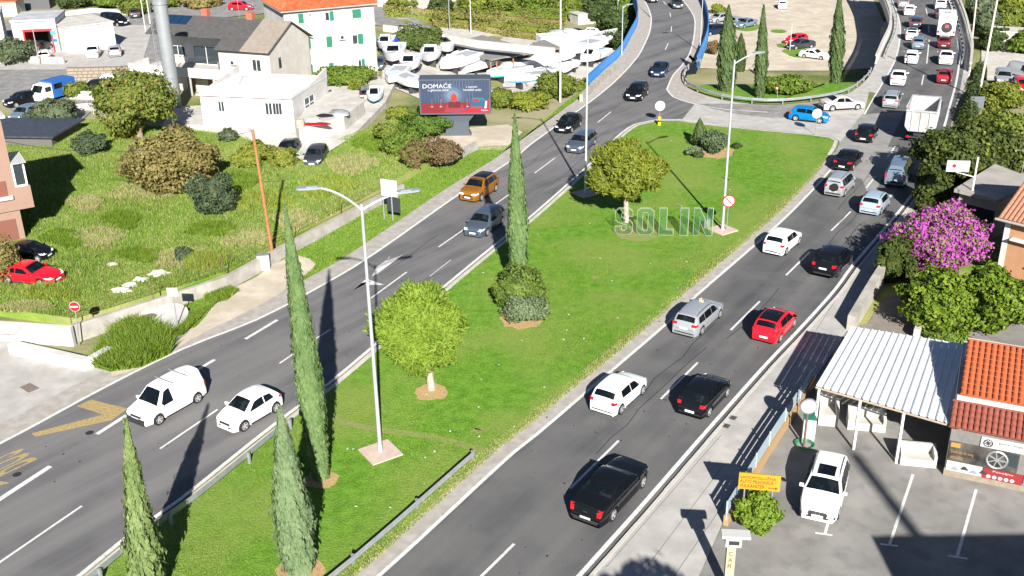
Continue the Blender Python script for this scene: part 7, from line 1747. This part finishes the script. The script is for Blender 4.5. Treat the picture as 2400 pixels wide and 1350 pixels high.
bush('small dark ball shrub in front of the shrub group', (1622, 1652, 354, 372), l_dark, 1500, .09, terr=False, ground=.03, cat='shrub', name='shrub')
bush('small round shrub right of the lamp in the shrub group', (1716, 1742, 334, 350), l_dark, 1500, .10, terr=False, ground=.03, cat='shrub', name='shrub')
bush('low spreading bush on the cypress island near the right cypress', (1790, 1915, 176, 228), l_hedge, 7000, .22, terr=False, cat='bush', lobes=40)
# field and left side
bush('big brownish autumn bush in the middle of the weedy field', (275, 500, 292, 470), l_brown, 24000, .19, lobes=60, ground=.5, lobe_r=.30)
bush('dark olive-green round bush in front of the brownish bush', (425, 553, 400, 516), leafmat('darkolive', (.05, .075, .035), (.085, .115, .055)), 14000, .15, lobes=40, ground=.5, lobe_r=.3)
bush('large leafy yellow-green tree beside the steel chimney', (232, 428, 158, 335), l_green, 24000, .24, lobes=60, ground=0, th=1.5, cat='tree', lobe_r=.3, mats2=[l_brown], frac2=.18)
bush('yellow-green bush below the leafy tree', (238, 330, 262, 342), l_yel, 7000, .2, ground=.1)
bush('grey-green olive bush in front of the parked silver-blue car', (52, 178, 228, 305), l_olive, 12000, .17, lobes=36, lobe_r=.3)
bush('small olive bush left of the brown bush', (166, 252, 305, 372), leafmat('darkolive', (.05, .075, .035)), 7000, .16, ground=.3)
bush('dark olive tree at the left edge beside the garage', (-30, 66, 88, 158), l_olive, 9000, .22)
bush('bush hiding the side of the blue van', (145, 205, 188, 235), l_green, 4000, .22)
bush('low bush right of the one hiding the blue van', (196, 240, 196, 228), l_dark, 2500, .22)
bush('small grey-green shrub on the grass below the chimney', (506, 552, 300, 336), l_olive, 2500, .15, ground=.5)
bush('yellowish bush covering the two dark cars, left half', (620, 702, 342, 400), l_yel, 6000, .2, ground=.2, mats2=[l_brown], frac2=.15)
bush('yellow-green scrub bank at the foot of the white forecourt', (525, 640, 335, 400), l_yel, 8000, .2, ground=.3)
bush('small dark shrub low in the field near the wall', (405, 450, 575, 620), leafmat('darkolive', (.05, .075, .035)), 3000, .13, ground=.5)
bush('green hedge mound below the shuttered house', (738, 878, 150, 210), l_hedge, 12000, .24, lobes=40, ground=.2)
bush('round dark green bush beyond the royal blue car', (918, 1040, 56, 128), leafmat('bush_mid', (.05, .08, .018), (.10, .13, .03)), 12000, .26, lobes=40)
bush('leafy bush on the bank left of the tall concrete pole', (1260, 1350, 155, 235), l_green, 8000, .2, lobes=30)
bush('green bush in front of the white boat trailer', (875, 950, 285, 345), l_green, 7000, .18, ground=.3)
bush('yellow-green bush right of the small boat', (905, 965, 245, 285), l_yel, 4000, .2, ground=.3)
bush('thorny brown-green thicket beside the low wall end', (930, 1010, 325, 400), l_reddish, 8000, .15, ground=.45, mats2=[l_green], frac2=.3)
bush('reddish dry creeper thicket along the low wall', (985, 1095, 318, 392), l_reddish, 10000, .14, ground=.4)
bush('dark green thicket left of the billboard pedestal', (900, 1000, 300, 372), l_hedge, 8000, .18, ground=.4)
bush('bramble bank under the billboard shadow', (940, 1060, 262, 318), leafmat('bramble', (.05, .10, .015), (.09, .15, .02)), 7000, .18, ground=.4)
bush('green shrub right of the billboard', (1148, 1200, 200, 258), l_green, 5000, .2)
bush('tall grassy clump on the bank right of the billboard', (1180, 1290, 215, 262), l_yel, 6000, .2)
bush('palm-like tuft beside the terrace ramp', (822, 850, 188, 222), l_yel, 1500, .3, asp=4)
bush('twigs of a leafy branch at the left edge over the red car', (-60, 45, 545, 672), l_brown, 3000, .14, ground=.5)
# top strip of trees
tops = [(640, 740, -40, 15, l_dark), (905, 980, -20, 24, l_green), (1000, 1065, -25, 38, l_dark), (1070, 1150, -30, 30, l_yel), (1130, 1220, -20, 34, l_green), (1210, 1300, -30, 30, l_hedge), (1290, 1380, -25, 32, l_green), (1370, 1440, -20, 56, l_dark), (1405, 1480, 10, 95, l_dark), (1440, 1496, -20, 60, l_hedge), (130, 210, -30, 22, l_dark), (205, 290, -20, 22, l_hedge), (285, 345, -10, 40, l_green), (345, 420, -30, 20, l_green), (420, 520, -20, 22, l_brown)]
for i, (a, b, c, d, m) in enumerate(tops):
    bush(['dark tree behind the orange hip roof', 'green tree at the top edge right of the shuttered house', 'dark spreading tree at the top, before the beige house', 'pale yellow-green tree at the top by the white pole', 'green vineyard tree at the top, third right of the house', 'hedge-green tree at the top above the vineyard', 'green tree at the top before the small hut', 'dark tree right of the roofless hut', 'dark bushes right against the blue railing', 'tree at the top touching the blue railing', 'dark tree at the top left of the street', 'low hedge-green tree at the top left', 'green tree beyond the black van', 'tree top left of the steel chimney', 'brownish tree behind the solar panels'][i], (a, b, c, d), m, 7000, .38, lobes=30, cat='tree', name='tree', th=0)
# vineyard rows: leafy trellis strips
def strip(label, pts, h, wdt, mat, dens, leaf, name='vine_row', cat='vines', mats2=None, frac2=0, ground=0, posts=False, group=None):
    L_ = smooth_line([atT(*q) for q in pts], 1.); o = L_[0]; t = thing(name, label, cat, o, 0, group); r = np.random.RandomState(sum(map(ord, label)))
    Pt = []; A = np.array([[p.x, p.y, p.z] for p in L_]); n = int(dens*len(L_)); i = r.randint(0, len(A)-1, n); u = r.uniform(size=n)[:, None]; P = A[i]*(1-u)+A[i+1]*u
    hh = h*(.8+.35*np.sin(i*.9)+.15*r.normal(size=n)); a = r.uniform(0, math.pi, n); d = A[i+1]-A[i]; d /= np.linalg.norm(d, axis=1)[:, None]+1e-9; nn = np.stack([-d[:, 1], d[:, 0], 0*d[:, 0]], 1)
    q = nn*(np.cos(a)*wdt*.5)[:, None]+np.stack([0*a, 0*a, np.sin(a)*hh], 1); k = (1-.3*r.uniform(size=n)**2)[:, None]; P = P+q*k; P[:, 2] += ground
    N_ = q/np.linalg.norm(q, axis=1)[:, None]; P -= np.array([o.x, o.y, o.z]); mi = None; ml = [mat]
    if mats2: ml += mats2; mi = (r.uniform(size=n) < frac2).astype(np.int32)
    link('foliage', leaves(P, N_, leaf, 1.5, .8, ml, 'foliage', mi), t)
    s = MB(); V = []; F = []
    for j, p in enumerate(A):
        dd = d_ = (A[min(j+1, len(A)-1)]-A[max(j-1, 0)]); dd = dd/np.linalg.norm(dd); m = np.array([-dd[1], dd[0], 0])*wdt*.36; b = p-np.array([o.x, o.y, o.z-ground]); V += [tuple(b-m), tuple(b-m*.6+[0, 0, h*.65]), tuple(b+m*.6+[0, 0, h*.65]), tuple(b+m)]
    for j in range(len(A)-1):
        for k_ in range(3): F.append((j*4+k_, j*4+k_+1, (j+1)*4+k_+1, (j+1)*4+k_))
    s.add(V, F).obj('inner_foliage', mat, t, True)
    return t
vr = [([(1010, 60), (1140, 76), (1300, 98), (1420, 104)], l_brown, 'front row of the vineyard with brownish leaves'), ([(905, 40), (1060, 60), (1200, 72), (1330, 84)], l_yel, 'second row of the vineyard'), ([(900, 26), (1020, 38), (1180, 50), (1320, 62)], l_brown, 'third row of the vineyard'), ([(1060, 34), (1200, 40), (1330, 48)], l_green, 'fourth row of the vineyard'), ([(1160, 22), (1290, 30), (1360, 34)], l_hedge, 'back row of the vineyard')]
for p, m, lb in vr: strip(lb, p, 1.5, 1.6, m, 90, .28, mats2=[l_green], frac2=.4, group='rows of vines')
strip('band of tall weeds between the street and the vineyard wall', [(900, 70), (1000, 84), (1120, 112)], .8, 2., l_hedge, 60, .22, name='weeds', cat='weeds')
strip('weedy bank below the grey boat sheds', [(1040, 112), (1120, 128), (1160, 146)], .8, 2., l_green, 70, .22, name='weeds', cat='weeds')
strip('weedy bank between the boats and the left carriageway', [(1205, 250), (1280, 225), (1360, 205), (1420, 168)], .6, 2.4, l_green, 90, .16, name='weeds', cat='weeds', mats2=[l_yel], frac2=.4)
strip('dark overgrown strip behind the left blue railing', [(1425, 120), (1470, 70), (1480, 30), (1470, -10)], 2.2, 3.5, l_dark, 160, .3, name='hedge', cat='hedge')
strip('dark shaded ivy along the outer side of the viaduct', [(2262, 290), (2285, 230), (2296, 170)], 1.4, 1.8, l_dark, 140, .2, name='hedge', cat='hedge')
# right side
bush('big dark laurel overhanging the pavement beside the minibus', (2165, 2430, 272, 470), l_laurel, 34000, .23, lobes=80, lobe_r=.28, cat='tree', name='tree', mats2=[l_yel], frac2=.06, terr=False, depth=.8)
bush('lower dark bush between laurel and annex', (2148, 2240, 380, 505), l_laurel, 12000, .2, lobes=40, lobe_r=.3, terr=False)
bush('yellow-green bush behind the laurel at the right edge', (2290, 2440, 250, 345), l_green, 12000, .22, lobes=40, terr=False, cat='bush')
bush('bougainvillea covered in magenta flowers beside the pavement', (2105, 2345, 478, 662), l_boug, 26000, .15, lobes=70, lobe_r=.27, cat='shrub', name='bougainvillea', mats2=[l_bougl], frac2=.40, terr=False, depth=.7)
bush('magenta flowering spike at the top of the bougainvillea', (2200, 2285, 462, 560), l_boug, 5000, .15, lobes=20, cat='shrub', name='bougainvillea', mats2=[l_bougl], frac2=.3, terr=False, ground=1.2)
bush('lemon tree with yellow fruit, the left one above the canopy', (2118, 2310, 628, 796), l_lemon, 24000, .17, lobes=60, lobe_r=.28, cat='tree', name='lemon_tree', th=0, terr=False, group='lemon trees', mats2=[l_laurel], frac2=.2)
bush('lemon tree with yellow fruit, the right one at the picture edge', (2250, 2460, 622, 804), l_lemon, 24000, .17, lobes=60, lobe_r=.28, cat='tree', name='lemon_tree', terr=False, group='lemon trees', mats2=[l_laurel], frac2=.2)
bush('dark leafy tree between the white garden wall and the bougainvillea', (2052, 2128, 540, 672), l_laurel, 12000, .15, terr=False, cat='tree', name='tree', lobe_r=.3, lobes=40)  # extra tree, added so that its shadow darkens the road and this corner
strip('dark hedge behind the white garden wall beside the pavement', [(2102, 668), (2135, 610), (2165, 555)], 2.9, 1.6, l_laurel, 900, .16, name='hedge', cat='hedge')  # made-up hedge, added to widen the shade along the right pavement
bush('low green plants behind the canopy roof', (2170, 2290, 770, 812), l_hedge, 5000, .13, terr=False, k=.5)
bush('leafy potted shrub in front of the yellow signboard', (1722, 1842, 1148, 1260), leafmat('potted', (.09, .17, .012), (.15, .24, .02), (.22, .25, .04)), 9000, .11, lobes=40, lobe_r=.28, terr=False, ground=.05, k=.55, depth=.8)
rb_ = [(2330, 2440, 10, 80, l_green), (2300, 2372, 60, 122, l_dark), (2345, 2440, -30, 40, l_yel), (2270, 2345, -30, 60, l_olive), (2290, 2350, 20, 90, l_olive), (2375, 2450, 70, 130, l_hedge)]
for i, (a, b, c, d, m) in enumerate(rb_): bush(['green tree at the right edge above the pale hut', 'dark bush hiding the pale hut', 'yellow-green tree in the top right corner', 'grey-green olive by the top of the viaduct parapet', 'grey-green olive behind the pale poles', 'hedge-green bush right of the pale hut'][i], (a, b, c, d), m, 8000, .34, lobes=30, cat='tree', name='tree')
bush('tawny grass hump on the embankment right of the viaduct', (2310, 2420, 185, 262), l_yel, 9000, .2, lobes=30)
bush('dry bush in the dirt lot by the blue railing', (1655, 1685, 92, 130), l_reddish, 2500, .2)
bush('dry bush at the top of the dirt lot', (1668, 1702, 8, 34), l_yel, 2500, .3)
bush('green tussock on the dirt lot, left', (1700, 1800, 46, 72), l_hedge, 5000, .25, k=.5, depth=.6, tall=1) if False else None
for i, (x, y, r_) in enumerate(((1740, 62, 42), (1825, 74, 18), (1880, 125, 42), (1850, 108, 28))):
    P = atT(x, y); r = r_/ppm(P); rn = random.Random(i); patch('grass_patch', [(P.x+r*math.cos(a)*rn.uniform(.85, 1.15), P.y+r*1.3*math.sin(a)*rn.uniform(.85, 1.15)) for a in np.linspace(0, 2*math.pi, 20)[:-1]], .06, m_lawn, sub=3, drape=True)
# off-frame pine whose jagged shade lies on the pavement at the bottom
bush('tall pine just outside the bottom edge casting a ragged shadow on the pavement', (0, 1, 2, 3), l_dark, 10, .2) if False else None
tp = thing('pine_tree', 'pine outside the bottom edge whose ragged shade reaches the pavement', 'pine tree', (7.6, 15.0, 0)); Pt, Nn = crown_pts(9000, (4.6, 3.0, 3.6), 8.6, 30, 77, .3, .34); link('crown', leaves(Pt, Nn, .35, 1.8, 1, [l_dark], 'crown'), tp); core((4.6, 3.0, 3.6), 8.6, l_dark, tp, .8, 3); trunk(tp, 7, .3, limbs=3, spread=2)

# ---------------------------------------------------------------- grass, weeds (uncountable)
def inpoly(x, y, poly):
    poly = np.array(poly); c = np.zeros(len(x), bool); j = len(poly)-1
    for i in range(len(poly)):
        xi, yi = poly[i]; xj, yj = poly[j]; m = ((yi > y) != (yj > y)) & (x < (xj-xi)*(y-yi)/(yj-yi+1e-12)+xi); c ^= m; j = i
    return c
def grass(name, label, poly, n, hmin, hmax, wd, z, mats, fr, near=True, cat='grass', skip=None):
    poly = np.array([(p[0], p[1]) for p in poly]); mn, mx = poly.min(0), poly.max(0); X = []; got = 0
    while got < n:
        x = rs.uniform(mn[0], mx[0], n*2); y = rs.uniform(mn[1], mx[1], n*2)
        if near: k = rs.uniform(size=len(x)) < np.clip((55/np.maximum(y, 30))**1.6, 0, 1); x, y = x[k], y[k]
        k = inpoly(x, y, poly)
        if skip is not None: k &= ~inpoly(x, y, skip)
        x, y = x[k], y[k]; X.append(np.stack([x, y], 1)); got += len(x)
    X = np.concatenate(X)[:n]; a = rs.uniform(0, 2*math.pi, n); h = rs.uniform(hmin, hmax, n)*(.6+.8*np.abs(np.sin(X[:, 0]*.35)*np.cos(X[:, 1]*.27))); w_ = wd*rs.uniform(.6, 1.3, n)
    V = np.empty((n, 3, 3)); V[:, 0, 0] = X[:, 0]-w_*np.cos(a); V[:, 0, 1] = X[:, 1]-w_*np.sin(a); V[:, 1, 0] = X[:, 0]+w_*np.cos(a); V[:, 1, 1] = X[:, 1]+w_*np.sin(a); V[:, :2, 2] = z
    V[:, 2, 0] = X[:, 0]+rs.normal(size=n)*h*.4; V[:, 2, 1] = X[:, 1]+rs.normal(size=n)*h*.4; V[:, 2, 2] = z+h
    mi = np.zeros(n, dtype=np.int32); r = rs.uniform(size=n); acc = 0
    for i, f_ in enumerate(fr): mi[(r >= acc) & (r < acc+f_)] = i; acc += f_
    o = link(name, qmesh(name, V.reshape(-1, 3), np.arange(n*3).reshape(n, 3), mats, mi)); o['kind'] = 'stuff'
    tag(o, label, cat); return o
g1 = leafmat('grass_a', (.08, .20, .012), (.13, .26, .022), (.17, .25, .035), tr=.25); g2 = leafmat('grass_b', (.16, .23, .035), (.22, .26, .055), tr=.35)
w1 = leafmat('weed_a', (.16, .26, .035), (.24, .31, .06), tr=.3); w2 = leafmat('weed_b', (.36, .34, .15), (.44, .39, .20), tr=.4); w3 = leafmat('weed_c', (.11, .22, .02), (.17, .28, .035), tr=.4)
grass('lawn_grass', 'short mown grass of the median lawn', LAWN, 170000, .03, .075, .022, .03, [g1, g2], (.7, .3))
grass('field_weeds', 'knee-high yellow-green weeds filling the field', FIELD, 200000, .08, .30, .030, .55, [w1, w2, w3], (.5, .13, .37))
grass('verge_grass', 'bright grass on the verge along the left carriageway', [(p.x, p.y) for p in verge], 60000, .05, .16, .035, .01, [g1, g2], (.6, .4), skip=FOOT)
HP = lambda q: [(p.x, p.y) for p in polyW(q)]
g4 = leafmat('weed_bright', (.085, .17, .010), (.14, .23, .018), (.20, .22, .03), tr=.3)
for nm_, pl_, n_, h_ in (('tall bright weeds beside the manhole block and the driveway wall', [(215, 860), (262, 790), (300, 758), (345, 765), (400, 798), (400, 830), (330, 862), (262, 872)], 16000, .85), ('weeds right of the manhole block', [(405, 790), (440, 745), (500, 715), (520, 700), (480, 735), (430, 785)], 6000, .5), ('weeds at the foot of the retaining wall by the footpath', [(480, 700), (530, 680), (560, 682), (530, 705), (490, 712)], 4000, .5)):
    grass('weeds', nm_, HP(pl_), n_, h_*.4, h_, .05, .01, [g4, w1], (.75, .25), near=False, cat='weeds')
ctr_ = lambda px, py, rx, ry, sd: [(lambda p: (p.x, p.y))(at(px+rx*math.cos(a)*(1+.25*math.sin(3*a+sd)), py+ry*math.sin(a)*(1+.25*math.cos(2*a+sd)), .55)) for a in np.linspace(0, 2*math.pi, 19)[:-1]]
dry, grn = [], []
for k, (px, py, rx, ry, kind_) in enumerate(((330, 450, 70, 26, 0), (575, 560, 60, 22, 0), (430, 610, 80, 22, 0), (230, 560, 60, 20, 0), (290, 520, 45, 16, 1), (150, 560, 50, 22, 1), (500, 540, 60, 20, 1), (620, 470, 60, 28, 2), (760, 440, 70, 24, 2), (820, 390, 60, 20, 0), (560, 430, 50, 20, 1), (330, 600, 50, 16, 1), (120, 690, 60, 18, 2), (60, 720, 60, 14, 0), (480, 620, 50, 16, 2), (690, 520, 50, 22, 0), (205, 480, 40, 18, 0), (870, 340, 40, 18, 1))):
    grass('weeds', ['tawny dry grass clump in the field', 'bright green weed clump in the field', 'yellowish tall weed clump in the field'][kind_]+', patch near '+['the brown bush', 'the tall cypress', 'the wall', 'the red car', 'the dark bush', 'the black car', 'the wooden pole', 'the white sign', 'the lamp head', 'the hidden dark cars', 'the olive bush', 'the rubble', 'the no-entry sign', 'the corner wall', 'the electric cabinet', 'the pole shadow', 'the house shadow', 'the terrace'][k], ctr_(px, py, rx, ry, k), 2600, .25, [.45, .5, .7][kind_], .045, .55, [[w2, w1], [g4, w3], [w1, leafmat('weed_yellow', (.30, .28, .03), (.38, .34, .05), tr=.4)]][kind_], (.75, .25), near=False, cat='weeds')
ed = [p for p in offset(W_RLn, .70)]+list(reversed(offset(W_RLn, 1.35)))
grass('edge_grass', 'dry ragged grass along the shoulder of the right carriageway', [(p.x, p.y) for p in ed], 14000, .05, .14, .035, .01, [w2, w1], (.5, .5))
# pale rubble in the field
def rock(label, px, py, r, seed):
    P = at(px, py, .6); rn = random.Random(seed); bm = bmesh.new(); bmesh.ops.create_icosphere(bm, subdivisions=2, radius=1)
    for v in bm.verts: k = .7+.5*noise.noise(v.co*1.7+Vector((seed, 0, 0)))+.2*rn.random(); v.co = Vector((v.co.x*r*1.6*k, v.co.y*r*k, v.co.z*r*.45*k))
    me = bpy.data.meshes.new('rock'); bm.to_mesh(me); bm.free(); me.materials.append(M('limestone', (.55, .52, .47), (.42, .39, .35), scale=3, rough=.95)); tag(link('rock', me, None, P), label, 'rock')
for i, (x, y, r, lb) in enumerate(((262, 620, .35, 'small pale rock uppermost in the field rubble'), (372, 642, .6, 'largest pale rock in the field near the wall'), (330, 655, .4, 'pale rock just left of the largest one'), (305, 668, .45, 'pale rock in the lower part of the rubble'), (285, 680, .5, 'lowest pale rock of the rubble, above the wall'))): rock(lb, x, y, r, i+3)
